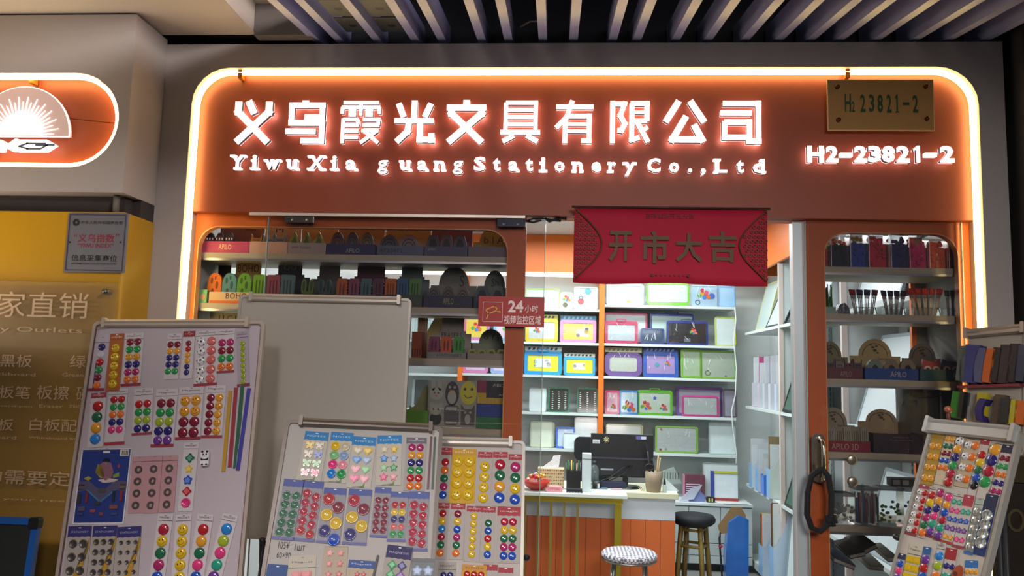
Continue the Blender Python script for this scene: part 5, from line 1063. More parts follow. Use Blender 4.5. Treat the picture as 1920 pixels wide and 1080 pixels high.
c6((640, -68), (460, 565), 138, 'red-topped card of spotted beads beside red domes' + E6, '@r,@r,@r,@r,@r,@r', bg='b8a898', head='943040', foot='8c2434', r0=.08, r1=.97, hfrac=.08)
c6((760, -40), (590, 600), 96, 'card of six single domes starting red then yellow' + E6, 'r,y,n,k,d,o', bg='c0b0a8', r0=.09, r1=.97, hfrac=.05)
c6((860, -20), (690, 590), 92, 'card of magenta, gold, blue, red, teal, purple domes' + E6, 'k,a,n,p,t,v', bg='b8a8a8', r0=.02, r1=.96, hfrac=.02, foot='7c2434')
c6((960, 30), (795, 632), 92, 'card starting pink then orange, next to the paired flower cards' + E6, 'p,a,b,c,t,v', bg='b8a8a8', r0=.02, r1=.98, hfrac=.02, foot='7c2434')
c6((1078, 45), (915, 672), 140, 'card of paired flower magnets, teal to gold' + E6, 'tt,pp,bb,vv,aa', shape='flower', bg='c0b8b0', r0=.08, r1=.96, hfrac=.06, foot='a8402c')
c6((1210, 60), (1060, 730), 140, 'red-topped card of paired flower magnets, teal to pink' + E6, 'tt,bb,vv,pp', shape='flower', bg='c0b8b0', head='a83440', r0=.24, r1=.94, hfrac=.22, foot='943040')
c6((1345, 100), (1195, 810), 110, 'pale card of five silver oval magnets' + E6, 's,s,s,s,s', bg='a8b4a8', r0=.17, r1=.95, hfrac=.12, foot='3c64a4')
c6((1500, 50), (1320, 820), 158, 'navy card of four large silver discs' + E6, 's,s,s,s', shape='flat', bg='28366c', head='1c2444', r0=.28, r1=.88, hfrac=.28, rad=.016)
c6((360, 800), (285, 1150), 105, 'navy-topped card of blue and pink domes at the bottom' + E6, 'b,p,v', bg='a8a0a0', head='242a48', r0=.25, r1=1.0, hfrac=.22)
c6((540, 690), (440, 1150), 178, 'card of yellow square magnets at the bottom' + E6, 'yy,yy,yy', shape='sq', bg='c0b8a0', r0=.30, r1=1.0, hfrac=.28, txt='Magnet')
c6((680, 715), (600, 1150), 104, 'blue-topped card of a violet and a red dome' + E6, 'v,r,b', bg='7c8498', head='2c5c94', r0=.25, r1=1.0, hfrac=.22)
c6((862, 660), (770, 1150), 104, 'card of a blue, a lime and an orange dome' + E6, 'u,l,o', bg='c0bcb0', r0=.22, r1=1.0, hfrac=.18, txt='SWEET')
c6((990, 735), (915, 1150), 148, 'card with glossy red square header over navy and green pairs' + E6, 'nn,tt', bg='c0b8b0', head='a01c20', r0=.40, r1=1.0, hfrac=.36)
c6((1240, 885), (1225, 1150), 172, 'blue-topped card of gold pieces at the bottom right' + E6, 'aaa,aaa', bg='c0bca8', head='2c6cac', r0=.42, r1=1.0, hfrac=.38)
a = V(B5.loc(1640 + 1070 / 6.75, 920 + 1040 / 6.75)); o = MB().prism([(-.014, -.02), (.014, -.02), (.010, .012), (.004, .02), (-.010, .008)], -.01, 0, M('a04828', .4)).build('shaped_magnet', None, B5.M @ Matrix.Translation((a.x, -.0005, a.y))); MB().prism(circ(-.002, -.006, .006, 8), -.0115, -.01, M('60241c', .4)).build('groove', o); tag(o, 'small orange-brown animal magnet near the bottom of the sideways board', 'magnet')
# --- rack of erasers above it
B6 = Board((1818, 622), (1925, 611), (1812, 800), (1925, 800), (-.12, -.299, -.162, -.34))
o6 = build_board(B6, 'whiteboard', 'white board at the right edge with two rows of wrapped erasers', .42, 'a8a098', 'aca498', (0, 1), 'b0a498', fw=.006, rw=.030)
text('whiteboard', .010, .055, -.013, -.007, -.0262, M('4c4440', .5), o6); 
def slab6(px0, px1, py0, py1, c, label, tilt=.1, curve=0, name='board_eraser', depth=.03, cat='eraser', spine=None):
    p = B6.loc((px0 + px1) / 2, py1); q = B6.loc((px0 + px1) / 2, py0); h = q[1] - p[1]; wd = abs(B6.loc(px1, (py0 + py1) / 2)[0] - B6.loc(px0, (py0 + py1) / 2)[0])
    m = MB(); n = 7; P = []
    for i in range(n): t = i / (n - 1); P.append((-wd / 2 + curve * wd * math.sin(t * PI) * -.5, h * t))
    for i in range(n): t = 1 - i / (n - 1); P.append((wd / 2 + curve * wd * math.sin(t * PI) * -.5, h * t))
    m.prism(P, -depth, -.009, M(c, .35, bump=.2, scale=50, coat=.3))
    o = m.build(name, None, B6.M @ Matrix.Translation((p[0], -.001, p[1])) @ Matrix.Rotation(tilt, 4, 'Y')); tag(o, label, cat, 'wrapped goods on the board at the right edge')
    m2 = MB().prism([(x * 1.04, z) for x, z in P], -.009, -.0005, M(spine or '3c3c44', .5)); m2.build('felt', o)
sg = ' on the board at the right edge'
slab6(1803, 1817, 652, 716, '58605c', 'crinkled clear wrapped grey eraser' + sg, .08); slab6(1812, 1840, 650, 720, '343c7c', 'curved royal blue eraser, wider of the blue pair' + sg, .14, .5)
slab6(1834, 1853, 656, 720, '50587c', 'wrapped greyish blue eraser beside the orange one' + sg, .14, .2); slab6(1850, 1869, 657, 720, 'c8601c', 'bright orange eraser' + sg, .14)
slab6(1866, 1882, 655, 720, '18181c', 'narrow black eraser right of the orange one' + sg, .12); slab6(1880, 1902, 650, 722, '2c2026', 'dark brown wrapped eraser with shiny creases' + sg, .1); slab6(1898, 1915, 648, 720, '1c1820', 'black wrapped eraser near the photo edge' + sg, .1); slab6(1912, 1930, 650, 718, '24304c', 'dark navy eraser, rightmost' + sg, .1)
a, b_ = B6.loc(1806, 728), B6.loc(1924, 722); m = MB().box(a[0], b_[0], -.03, -.001, a[1] - .004, a[1] + .004, M('7c2034', .3, coat=.3)); tag(m.build('plastic_strip', None, B6.M), 'shiny dark red plastic strip between the two rows of erasers', 'strip')
slab6(1787, 1808, 736, 785, '2c7c1c', 'bright green packet, left in the lower row' + sg, .12, 0, 'packet', .02, 'packet', '2c6c20'); slab6(1806, 1814, 737, 785, '141414', 'black slab beside the green packet' + sg, .12)
slab6(1834, 1852, 738, 790, 'b8a81c', 'yellow packet with black lettering' + sg, .12, 0, 'packet', .02, 'packet', 'a89c24'); slab6(1842, 1856, 750, 792, '2c2468', 'curved purple handle packet' + sg, .15, .9, 'packet', .03, 'packet', '241c50')
slab6(1868, 1888, 742, 794, '4c3c34', 'brown boxed packet' + sg, .1, 0, 'packet', .02, 'packet'); slab6(1884, 1903, 750, 796, '24262a', 'black glossy packet before the brown one' + sg, .1, 0, 'packet', .03, 'packet'); slab6(1900, 1915, 752, 798, 'b8ac24', 'lime yellow card packet' + sg, .1, 0, 'packet', .03, 'packet', 'a8a020'); slab6(1912, 1930, 754, 798, 'c8601c', 'orange card packet at the photo edge' + sg, .1, 0, 'packet', .03, 'packet', 'c05818')
p = at(1778, 768, -.22); o = MB().lathe([(0, -.012), (.010, -.008), (.014, 0), (.010, .009), (0, .013)], M('b86c4c', .25, .3), 12, tuple(p)).lathe([(.006, -.034), (.008, -.02), (.005, -.011)], M('6c2c24', .4), 10, tuple(p)).build('novelty_figure'); tag(o, 'tiny shiny copper-coloured round-headed figure beside the green packet', 'figure')
# dark wrapped packages hanging below
for i, (px0, px1, py0, py1, c, lb) in enumerate(((1886, 1935, 820, 905, '3c3420', 'dark olive wrapped package hanging at the right edge'), (1868, 1935, 905, 1100, '2c241c', 'dark brown wrapped package with ring shapes at the lower right edge'))):
    p, q = at(px0, py1, -.05), at(px1, py0, -.05); o = MB().prism(rr(p.x, q.x, p.z, q.z, .02, 4), -.06, -.03, M(c, .35, bump=.5, scale=12, var=.3)).build('wrapped_package'); tag(o, lb, 'package')
    m = MB(); 
    for k in range(1): m.ring(circ((p.x + q.x) / 2 + .01 * k, (p.z + q.z) / 2 + .05 - .12 * k, .03, 14, .04), circ((p.x + q.x) / 2 + .01 * k, (p.z + q.z) / 2 + .05 - .12 * k, .02, 14, .03), -.066, -.06, M('4c4028', .5))
    m.build('ring_print', o)

# ================================================================ SHOP INTERIOR: BACK SHELVES
SHW = M('cfd8d6', .4, var=.03); BKY = 4.12
def back_unit(px0, px1, ys, label, open_left=False):
    x0, x1 = at(px0, 700, BKY).x, at(px1, 700, BKY).x
    o = empty('shelf_unit', TR(x0, BKY, 0), label, 'shelf'); zs = []
    MB().box(0, x1 - x0, .36, .372, .001, zf0, SHW).build('back_panel', o)
    for i, (px, py) in enumerate(ys):
        z = at(px, py, BKY).z; zs.append(z + .0)
        MB().box(.001, x1 - x0 - .001, 0, .36, z - .022, z, SHW).build('shelf', o)
    return x0, x1, zs
cx0 = at(1380, 700, BKY).x
_, _, ZR = back_unit(1132, 1380, ((1250, 573), (1250, 646), (1250, 708), (1250, 780), (1250, 850)), 'right bay of white shelves on the back wall')
_, _, ZL = back_unit(867, 1122, ((1060, 579), (1060, 642), (1060, 704), (1060, 774), (1060, 842)), 'middle bay of white shelves on the back wall')
_, _, ZK = back_unit(680, 858, ((800, 572), (800, 636), (800, 700), (800, 766)), 'left bay of white shelves on the back wall')
for (a_, b_) in ((1122, 1132), (858, 867)):
    x0, x1 = at(a_, 700, BKY).x, at(b_, 700, BKY).x
    tag(MB().box(x0, x1, BKY - .002, BACK - .002, .0, zf0 - .001, ORANGE2).build('trim_%d' % (20 + a_ % 7)), kind='structure')
WRAP = dict(rough=.22, bump=.35, scale=30)
def sat(h, k=1.25, d=.92):
    r, g, b = [int(h[i:i + 2], 16) for i in (0, 2, 4)]; m = (r + g + b) / 3
    return '%02x%02x%02x' % tuple(int(max(0, min(255, (m + (c - m) * k) * d))) for c in (r, g, b))
def dboard(px0, px1, py0, zs, label, frame, inner, Y=None, fw=.12, header=None, hcol2=None, cat='board', name='drawing_board', grp='boards in bags on the back shelves', shapes=(), handle=False, tray=False, lines=False, stack=0, r=.02, lean=.10, T=None, size=None, wrap=False):
    Y = Y or BKY + .05; frame = sat(frame, 1.3, .9); inner = sat(inner, 1.2, .95)
    if T is None:
        a = at(px0, (py0 + 30), Y); b = at(px1, py0 + 30, Y); zt = at((px0 + px1) / 2, py0, Y).z; wd = b.x - a.x; h = (zt - zs) * 1.0; T = TR(a.x, Y, zs + .0015, -lean)
        h = h / math.cos(lean)
    else: wd, h = size
    hh = h * .16 if header else 0; F = M(frame, .3, coat=.3, **({'bump': .25, 'scale': 40} if wrap else {})); 
    o = empty(name, T, label, cat, grp)
    for k in range(stack): MB().prism(rr(.004 * k, wd + .006 * (k + 1), .0, h - hh, r, 3), .012 + .012 * k, .022 + .012 * k, M(frame if k % 2 else 'c8d0cc', .3)).build('spare_board', o)
    f = fw * min(wd, h)
    MB().ring(rr(0, wd, 0, h - hh, r, 4), rr(f, wd - f, f * (2.0 if tray else 1), h - hh - f * (1.3 if handle else 1), r * .4, 4), -.004, .010, F).build('frame', o)
    MB().box(f * .9, wd - f * .9, .002, .008, f * .9, h - hh - f * .9, M(inner, .25, coat=.5, **({'bump': .25, 'scale': 30} if wrap else {}))).build('screen', o)
    if handle: MB().ring(rr(wd * .35, wd * .65, h - hh - f * .5, h - hh + f * .8, f * .4, 3), rr(wd * .38, wd * .62, h - hh - f * .2, h - hh + f * .45, f * .25, 3), -.004, .008, F).build('handle', o)
    if header:
        MB().box(.002, wd - .002, .0, .006, h - hh, h, M(header, .4)).build('header_card', o)
        m = MB(); rnd = random.Random(int(px0))
        for k in range(7): x = wd * (.08 + .12 * k); m.prism([(x, h - hh * .8), (x + wd * .07, h - hh * .75), (x + wd * .09, h - hh * .25), (x + wd * .03, h - hh * .2)], -.0008, 0, M(hcol2 or '202428', .5))
        m.build('header_print', o)
    for i, (sx_, sz_, sr, c, kd) in enumerate(shapes):
        x, z, r_s = wd * sx_, (h - hh) * sz_, sr * min(wd, h); m = MB()
        if kd == 'o': m.prism(circ(x, z, r_s, 12), -.001, .002, M(c, .5))
        elif kd == 's': m.prism([((r_s if j % 2 == 0 else r_s * .45) * math.sin(j * PI / 5) + x, (r_s if j % 2 == 0 else r_s * .45) * math.cos(j * PI / 5) + z) for j in range(10)], -.001, .002, M(c, .5))
        elif kd == 'b': m.box(x - r_s, x + r_s, -.001, .002, z - r_s * .6, z + r_s * .6, M(c, .5))
        elif kd == 'r': m.ring(circ(x, z, r_s, 12), circ(x, z, r_s * .7, 12), -.001, .002, M(c, .5))
        elif kd == 'c':
            for j in range(7): m.prism(circ(x + r_s * math.cos(j * 2.4) * (.3 + j * .1), z + r_s * math.sin(j * 2.4) * (.3 + j * .1) * .8, r_s * .34, 8), -.001 - j * .0003, .002, M(('d83c2c', 'e0a020', '3c80d0', 'e05070', '58a838', 'd8701c', 'c02c28')[j], .5))
        m.build('print', o)
    if lines:
        m = MB(); rnd = random.Random(int(px0))
        for cx_ in lines:
            for k in range(9): z = h * (.12 + .085 * k); m.box(wd * cx_ - wd * .035, wd * cx_ + wd * rnd.uniform(.01, .05), -.001, .002, z, z + h * .03, M('c8d0cc', .5))
        m.build('chalk_letters', o)['kind'] = 'stuff'
    if wrap:
        MB().prism(rr(-.004, wd + .004, .001, h * .99, .01, 3), -.0125, -.012, BLISTER).build('bag', o)
        m = MB(); rnd = random.Random(int(px0 * 3))
        for k in range(5):
            x = wd * rnd.uniform(.15, .8); z = h * rnd.uniform(.15, .75); dx, dz = rnd.uniform(-.03, .03), rnd.uniform(.02, .06)
            m.prism([(x, z), (x + .003, z), (x + dx + .002, z + dz), (x + dx, z + dz)], -.0135, -.0126, M('f4f8f8', .2))
        m.build('crease_glint', o)  # pale slivers painted on as highlights along the wrinkles of the bag
    return o
C_ = ('o', 'r', 's', 'b', 'c')
# middle bay
dboard(985, 1049, 541, ZL[0], 'pale blue board on the top shelf of the middle bay', 'a8c860', 'c8dce0', fw=.05)
dboard(1050, 1074, 548, ZL[0], 'small picture packet with leaves on the top shelf of the middle bay', 'd8dcc8', 'c8ccb8', shapes=((.5, .6, .3, '6c6c4c', 'c'), (.4, .25, .2, '58583c', 'o')))
dboard(1076, 1120, 538, ZL[0], 'picture board of a red-bowed animal and blue balloon on the middle bay top shelf', 'c8dcd8', 'b8d4dc', fw=.05, stack=2, shapes=((.3, .35, .14, 'c05050', 'o'), (.3, .5, .1, '303840', 'r'), (.6, .8, .14, '5090c8', 'o')))
dboard(985, 1046, 590, ZL[1], 'yellow framed drawing board, left on the second shelf of the middle bay', 'e4cc20', 'd4dcd8', header='d8c824', shapes=((.35, .5, .12, '5c9890', 'c'), (.65, .55, .14, 'e8ecec', 'b')), wrap=True)
dboard(1050, 1118, 592, ZL[1], 'pink drawing board with yellow inner frame and child face, middle bay', 'dca0c4', 'e0cc5c', header='2c7cac', hcol2='a8d0e0', shapes=((.62, .42, .22, 'd8dce0', 'b'), (.74, .5, .09, 'e8b840', 'o'), (.74, .62, .06, '3c60a0', 'b'), (.5, .34, .07, 'c06060', 'o'), (.12, .5, .05, 'c83c80', 'r')), wrap=True)
dboard(983, 1053, 650, ZL[2], 'sky blue drawing board with yellow inner frame, larger of the pair', '309cd0', 'dcd84c', header='a8b4b0', shapes=((.5, .5, .27, 'd4e4dc', 'b'), (.3, .55, .06, '409888', 'r'), (.6, .55, .08, 'c85878', 'o'), (.65, .42, .09, 'c88098', 'o'), (.3, .38, .05, '58a0a8', 'b')), handle=True)
dboard(1057, 1116, 663, ZL[2], 'smaller blue and yellow drawing board beside the larger sky blue one', '48a0c8', 'd8dc48', header='b8bcb4', shapes=((.5, .5, .26, 'd4e0c8', 'b'), (.35, .5, .08, '9890b8', 'o'), (.65, .55, .08, 'd8b040', 'o')))
dboard(992, 1024, 728, ZL[3], 'pair of small white cards on the fourth shelf of the middle bay', 'c8d4d4', 'd4dedd', fw=.03)
dboard(1028, 1068, 727, ZL[3], 'green framed letter board with chalk writing, left of two', '2c6c54', '202824', fw=.06, lines=(.2, .5, .8))
dboard(1082, 1121, 728, ZL[3], 'green framed letter board with chalk writing, right of two', '2c6c54', '202824', fw=.06, lines=(.15, .5, .85), handle=True)
dboard(994, 1036, 791, ZL[4], 'cream white board with rounded corners on the fifth shelf', 'c0c8a8', 'd4dccc', fw=.04, stack=3)
dboard(1042, 1078, 801, ZL[4], 'small blue-framed board with patterned border', '4878c8', 'c4d4e4', fw=.10, shapes=((.5, .8, .1, 'd8e0e8', 's'),))
dboard(1077, 1121, 783, ZL[4], 'tall plain pale grey board beside the orange divider', 'c0ccd0', 'ccd6d8', fw=.03)
dboard(1056, 1086, 812, ZL[4], 'small square white board in front of the blue-framed one', 'd0dce0', 'd8e4e6', fw=.03, Y=BKY + .02)
# right bay
dboard(1137, 1206, 532, ZR[0], 'clear bagged board with a yellow star on the top right bay shelf', 'c8dcd0', 'dce8e4', shapes=((.6, .14, .14, 'e8d028', 's'), (.3, .4, .2, 'e4ece8', 'r')), stack=2, wrap=True)
dboard(1212, 1293, 530, ZR[0], 'board with bright green bottom edge on the top shelf', '7cc83c', 'dce4e0', fw=.08, tray=True, r=.05, wrap=True)
dboard(1296, 1345, 535, ZR[0], 'picture board with red and blue balloons on the top shelf', 'c8dce8', 'b8d4e8', fw=.04, shapes=((.5, .55, .3, 'd04040', 'c'), (.25, .2, .12, '3c4850', 'r'), (.8, .5, .14, '3c68c0', 'o')), wrap=True)
dboard(1346, 1379, 536, ZR[0], 'light blue packet at the right end of the top shelf', '90b8dc', 'a8cce8', fw=.06, stack=1)
dboard(1133, 1214, 586, ZR[1], 'large rose framed board, behind the smaller pink one', 'b83c68', 'c8d0d0', fw=.06, Y=BKY + .12, handle=True)
dboard(1134, 1196, 602, ZR[1], 'pink framed board in shiny wrap, second shelf of the right bay', 'b0305c', 'b4bcc0', fw=.13, handle=True, wrap=True)
dboard(1219, 1302, 588, ZR[1], 'large navy framed board at the back of the second shelf', '2c4488', 'b8ccc8', fw=.06, Y=BKY + .12, handle=True)
dboard(1201, 1246, 616, ZR[1], 'small navy board packet in front on the second shelf', '283c74', '203c58', fw=.10, Y=BKY + .03, wrap=True)
dboard(1250, 1328, 602, ZR[1], 'wide navy framed board with black screen and chrome print', '24387c', '16181e', fw=.08, shapes=((.65, .55, .16, '88a0c0', 'c'), (.5, .2, .12, '606c78', 'b')), handle=True, wrap=True)
dboard(1341, 1380, 594, ZR[1], 'white board with pale yellow top edge at the right of the second shelf', 'c4cc5c', 'd0dad8', fw=.05, stack=3)
dboard(1134, 1204, 652, ZR[2], 'purple oval-framed drawing board on cream card', '8468a8', 'ccd4c8', fw=.17, r=.06, header='c8c498', hcol2='8c8860', wrap=True)
dboard(1206, 1272, 652, ZR[2], 'blue drawing board with lilac inner panel', '3c6cc0', 'b8a4d4', fw=.12, header='283c8c', hcol2='90b0e0', shapes=((.4, .5, .08, '58a0b0', 'o'), (.7, .55, .09, 'c84870', 'c'), (.1, .8, .06, 'c8d0d8', 'o')), wrap=True)
dboard(1277, 1316, 655, ZR[2], 'narrow light green framed board packet', '90c850', 'c0d4b8', fw=.10, stack=2, wrap=True)
dboard(1314, 1381, 658, ZR[2], 'wide light green framed board with a small printed bench', '98cc58', 'c8d4c4', fw=.06, shapes=((.2, .2, .10, '6c8048', 'r'), (.7, .1, .05, '788c50', 's')), wrap=True)
dboard(1134, 1162, 732, ZR[3], 'pink board packet beside the orange divider', 'd04878', 'dca8bc', fw=.15, shapes=((.6, .3, .2, 'd88c40', 'c'),), wrap=True)
dboard(1161, 1198, 732, ZR[3], 'blue framed board with colourful flowers', '3c90cc', 'c0dce8', fw=.10, shapes=((.5, .3, .34, 'd04040', 'c'),), wrap=True)
dboard(1195, 1261, 732, ZR[3], 'bright green framed board with colourful fruit print', '68c02c', 'd4e4d4', fw=.09, shapes=((.25, .35, .22, 'd04040', 'c'), (.75, .3, .16, 'd04040', 'c'), (.5, .68, .1, '3c50c0', 's')), handle=True, wrap=True)
dboard(1268, 1356, 726, ZR[3], 'stack of purple and pink framed boards, back one', '7c5c98', 'b8b4c4', fw=.10, Y=BKY + .13)
dboard(1279, 1348, 742, ZR[3], 'pink framed clear board in front of the purple stack', 'd0589c', 'd0d8d8', fw=.09, stack=3, wrap=True)
dboard(1356, 1381, 730, ZR[3], 'dark packets standing at the right end of the fourth shelf', '5c5460', '8c8894', fw=.1, stack=2)
dboard(1136, 1204, 796, ZR[4], 'beige topped clear folder with a blue label on the fifth shelf', 'b0ac80', 'c8ccc8', fw=.05, shapes=((.78, .2, .14, '2c44a8', 'b'),), stack=2)
dboard(1229, 1308, 800, ZR[4], 'light green framed whiteboard in clear wrap with a small red print', '98cc5c', 'd4dedc', fw=.06, shapes=((.12, .1, .05, 'b04840', 'o'), (.14, .86, .05, '2c3430', 'c'), (.25, .12, .04, '485048', 'r')), stack=2, wrap=True)
dboard(1329, 1380, 792, ZR[4], 'plain whiteboard at the right end of the fifth shelf', 'b8c8c8', 'd8e2e2', fw=.03, lean=.06)
# left bay, glimpsed through the display window
for i, (px0, px1, py, zz, fr, inn, lb) in enumerate(((770, 812, 594, ZK[1], 'd8e4e4', 'c0d0d0', 'white board glimpsed left of the orange divider, upper'), (816, 856, 600, ZK[1], '88b0a0', 'c8d4cc', 'green-grey board glimpsed left of the orange divider'), (868, 918, 590, ZL[1], 'c88cb8', 'd8c860', 'lilac picture board glimpsed above the small arched carton'), (925, 978, 592, ZL[1], '88b8d8', 'd0b8c8', 'blue picture board glimpsed beside the orange frame'), (868, 915, 655, ZL[2], 'd090b8', 'd4c4d4', 'pink drawing board glimpsed below the third window shelf'), (920, 978, 655, ZL[2], 'a8b8e0', 'd8d0dc', 'pale lilac board glimpsed below the third window shelf'), (772, 812, 708, ZK[3], 'a8b0b0', '404848', 'grey boxed board glimpsed above the animal stickers, left'), (880, 930, 720, ZL[3], '7c8c88', '98a4a0', 'grey board glimpsed above the block carton'))):
    dboard(px0, px1, py, zz, lb, fr, inn, shapes=((.5, .5, .2, 'd04040', 'c'),) if i in (2, 3, 4) else ())
# base cabinets
CBY, CBZ = 3.80, at(1330, 944, 3.80).z
x0, x1 = at(1232, 1000, CBY).x, 1.57
cab = empty('base_cabinet', TR(x0, CBY, 0), 'low white cabinet with doors and drawers below the back shelves', 'cabinet')
CW = M('c8d2d0', .4, var=.03); W_ = x1 - x0
MB().box(0, W_, .02, BACK - CBY - .1, .06, CBZ - .02, CW).box(.02, W_ - .02, .05, .06, .001, .06, DARK).build('body', cab)
MB().box(-.01, W_, -.01, .31, CBZ - .02, CBZ, M('dce4e2', .3)).build('top', cab)
nb_ = 3
for k in range(nb_):
    u0, u1 = W_ * k / nb_ + .003, W_ * (k + 1) / nb_ - .003
    MB().box(u0, u1, 0, .019, CBZ * .42, CBZ - .03, CW).build('door', cab, bevel=.002); MB().box(u0, u1, 0, .019, CBZ * .24, CBZ * .41, CW).build('drawer', cab, bevel=.002); MB().box(u0, u1, 0, .019, .065, CBZ * .23, CW).build('drawer', cab, bevel=.002)
# things on the cabinet top
def onz(px, py, Y): p = at(px, py, Y); return p
p0, p1 = at(1284, 930, 4.0), at(1322, 892, 4.0)
o = MB().box(0, p1.x - p0.x, 0, .08, 0, p1.z - CBZ, M('6c3c48', .5)).build('pink_carton', None, TR(p0.x, 4.0, CBZ + .001)); tag(o, 'plum carton with white printed lines on the cabinet top', 'box')
m = MB(); [m.box(.01, p1.x - p0.x - .04, -.001, 0, .03 + k * .018, .037 + k * .018, M('d8c8d4', .5)) for k in range(6)]; m.build('printed_lines', o); MB().box(-.006, 0, -.002, .082, 0, p1.z - CBZ, M('d890a8', .5)).build('side', o)
p0, p1 = at(1292, 938, 3.88), at(1322, 918, 3.88)
o = MB().prism([(0, 0), (p1.x - p0.x, 0), (p1.x - p0.x, .05), ((p1.x - p0.x) * .55, p1.z - CBZ), (0, .03)], 0, .1, M('7480b8', .5)).build('paper_holder', None, TR(p0.x, 3.88, CBZ + .001)); tag(o, 'lilac blue wedge-shaped holder on the cabinet top', 'holder')
m = MB().prism([(0, 0), (.12, .02), (.19, .14), (.10, .11), (.03, .04)], 0, .006, M('b8bccc', .4)); tag(m.build('plastic_sheet', None, TR(at(1274, 930, 3.86).x, 3.86, CBZ + .002)), 'crumpled translucent sheet beside the lilac holder', 'sheet')
dboard(1318, 1385, 869, CBZ, 'large white board with grey edge leaning on the cabinet top', 'a0a4a4', 'd8e0e0', Y=4.05, fw=.02, lean=.08)
p0, p1 = at(1333, 938, 3.97), at(1384, 885, 3.97); wd, h = p1.x - p0.x, p1.z - CBZ
o = empty('small_whiteboard', TR(p0.x, 3.97, CBZ + .001, -.08), 'small white board with blue left, yellow top and red bottom edges', 'board')
MB().box(.01, wd, .004, .01, .012, h - .01, M('d8e0e2', .3)).build('panel', o); MB().box(0, .03, -.002, .012, .0, h, M('3c4c94', .4)).build('blue_edge', o); MB().box(.03, wd, -.002, .012, h - .02, h, M('b8b840', .4)).build('yellow_edge', o); MB().box(.03, wd, -.002, .012, 0, .022, M('a03c3c', .4)).build('red_edge', o)
p = at(1333, 936, 3.84); o = MB().prism(rr(-.035, .035, 0, .045, .014, 4), 0, .04, M('24261c', .4)).build('tape_measure', None, TR(p.x, 3.84, CBZ + .001)); tag(o, 'black and yellow tape measure on the cabinet top', 'tape'); m = MB()
for x in (-.02, .005): m.box(x, x + .012, -.001, 0, .008, .036, M('c8c87c', .4))
m.build('yellow_stripe', o)
m = MB()
for k, (x, y, r__) in enumerate(((0, 0, .1), (.05, -.01, -.3))): m.box(x, x + .20, y, y + .07, .001 + k * .002, .003 + k * .002, M('d8dcd8', .5))
tag(m.build('loose_papers', None, TR(at(1345, 938, 3.80).x, 3.80, CBZ + .001)), 'loose white papers at the right end of the cabinet top', 'papers')
# white cable along the right edge of the back shelves
m = MB(); m.tube([tuple(at(x, y, BKY - .02)) for x, y in ((1378, 578), (1380, 600), (1376, 640), (1381, 690), (1379, 740), (1372, 770), (1374, 800), (1381, 850), (1379, 905))], .006, M('d8dcdc', .4), 6)
tag(m.build('power_cable'), 'white cable hanging down the right side of the back shelves', 'cable')

# ================================================================ RIGHT WALL SHELVES
SXF = 1.585   # plane of the front edges
side = empty('side_shelving', TR(SXF, .5, 0), 'white shelving along the right wall with slotted uprights', 'shelf')
YA, YB = .55, 4.10
for (px, py) in ((1383, 627), (1383, 758), (1386, 898)):
    z = atx(px, py, SXF).z
    for y0, y1 in ((.55, 1.66), (1.69, 2.98), (3.01, 4.10)): MB().box(0, INE - SXF - .002, y0 - .5, y1 - .5, z - .022, z, SHW).build('shelf', side)
SZ = [atx(1383, 627, SXF).z, atx(1383, 758, SXF).z, atx(1386, 898, SXF).z]
MB().box(0, INE - SXF - .002, 0.05, 3.6, .04, .10, SHW).build('plinth_shelf', side)
for y in (1.675, 2.995):
    MB().box(-.002, .03, y - .5 - .014, y - .5 + .014, .001, zf0 - .05, M('d8c8c0', .4)).build('upright', side)
    MB().box(.03, INE - SXF - .002, y - .5 - .006, y - .5 + .006, .001, zf0 - .05, SHW).build('divider', side)
for y in (3.95, 3.45, 2.8, 2.2, 1.5):
    m = MB().box(INE - SXF - .014, INE - SXF - .002, y - .515, y - .485, .12, zf0 - .08, M('aab4b2', .4))
    for k in range(62):
        z = .16 + k * .038
        if z < zf0 - .12: m.box(INE - SXF - .0155, INE - SXF - .0138, y - .505, y - .495, z, z + .02, M('50605c', .5))
    m.build('slotted_rail', side)
def side_board(px, py, wd, h, zi, label, col, frame, lean=.25, Y=None, thick=.012, rot=0, xo=.05):
    z = SZ[zi] if zi < 3 else .10
    y = Y; T = Matrix.Translation((SXF + xo, y, z + .002)) @ Matrix.Rotation(-PI / 2 + rot, 4, 'Z') @ Matrix.Rotation(-lean, 4, 'X')
    o = empty('leaning_board', T, label, 'board', 'boards on the right wall shelves')
    MB().prism(rr(.006, wd - .006, .006, h - .006, .008, 3), -.004, .006, M(col, .35)).build('panel', o); MB().ring(rr(0, wd, 0, h, .012, 3), rr(.018, wd - .018, .018, h - .018, .008, 3), -.007, .009, M(frame, .4)).build('frame', o)
# boards: local x runs toward the camera (world -Y)
side_board(0, 0, .40, .42, 0, 'white leaning board with cream edge on the upper right wall shelf', 'b4c4c0', 'c4c890', .25, 3.92)
side_board(0, 0, .55, .46, 0, 'white leaning board with black edge on the upper right wall shelf', 'b8c8d0', '202426', .40, 3.50, xo=.03)
side_board(0, 0, .6, .40, 0, 'white leaning board in the nearer bay of the upper shelf', 'ccd6dc', 'a8b0b0', .3, 2.75)
side_board(0, 0, .7, .48, 1, 'dark green leaning board in the nearer bay', '38584c', '141a18', .30, 2.96, xo=.012)
side_board(0, 0, .6, .40, 2, 'dark green leaning board one shelf lower', '3c5c50', '28302c', .30, 2.96, xo=.018)
side_board(0, 0, .55, .62, 3, 'tall whiteboard leaning against the nearer right shelves', 'ccdadc', '8ca09c', .10, 2.94, xo=.012)
side_board(0, 0, .62, .50, 0, 'white board with small printed marks seen through the right window', 'd4dede', 'a0aab0', .3, 1.62)
side_board(0, 0, .60, .52, 1, 'white board with a red balloon print seen through the right window', 'd4dede', 'a0aab0', .3, 1.60)
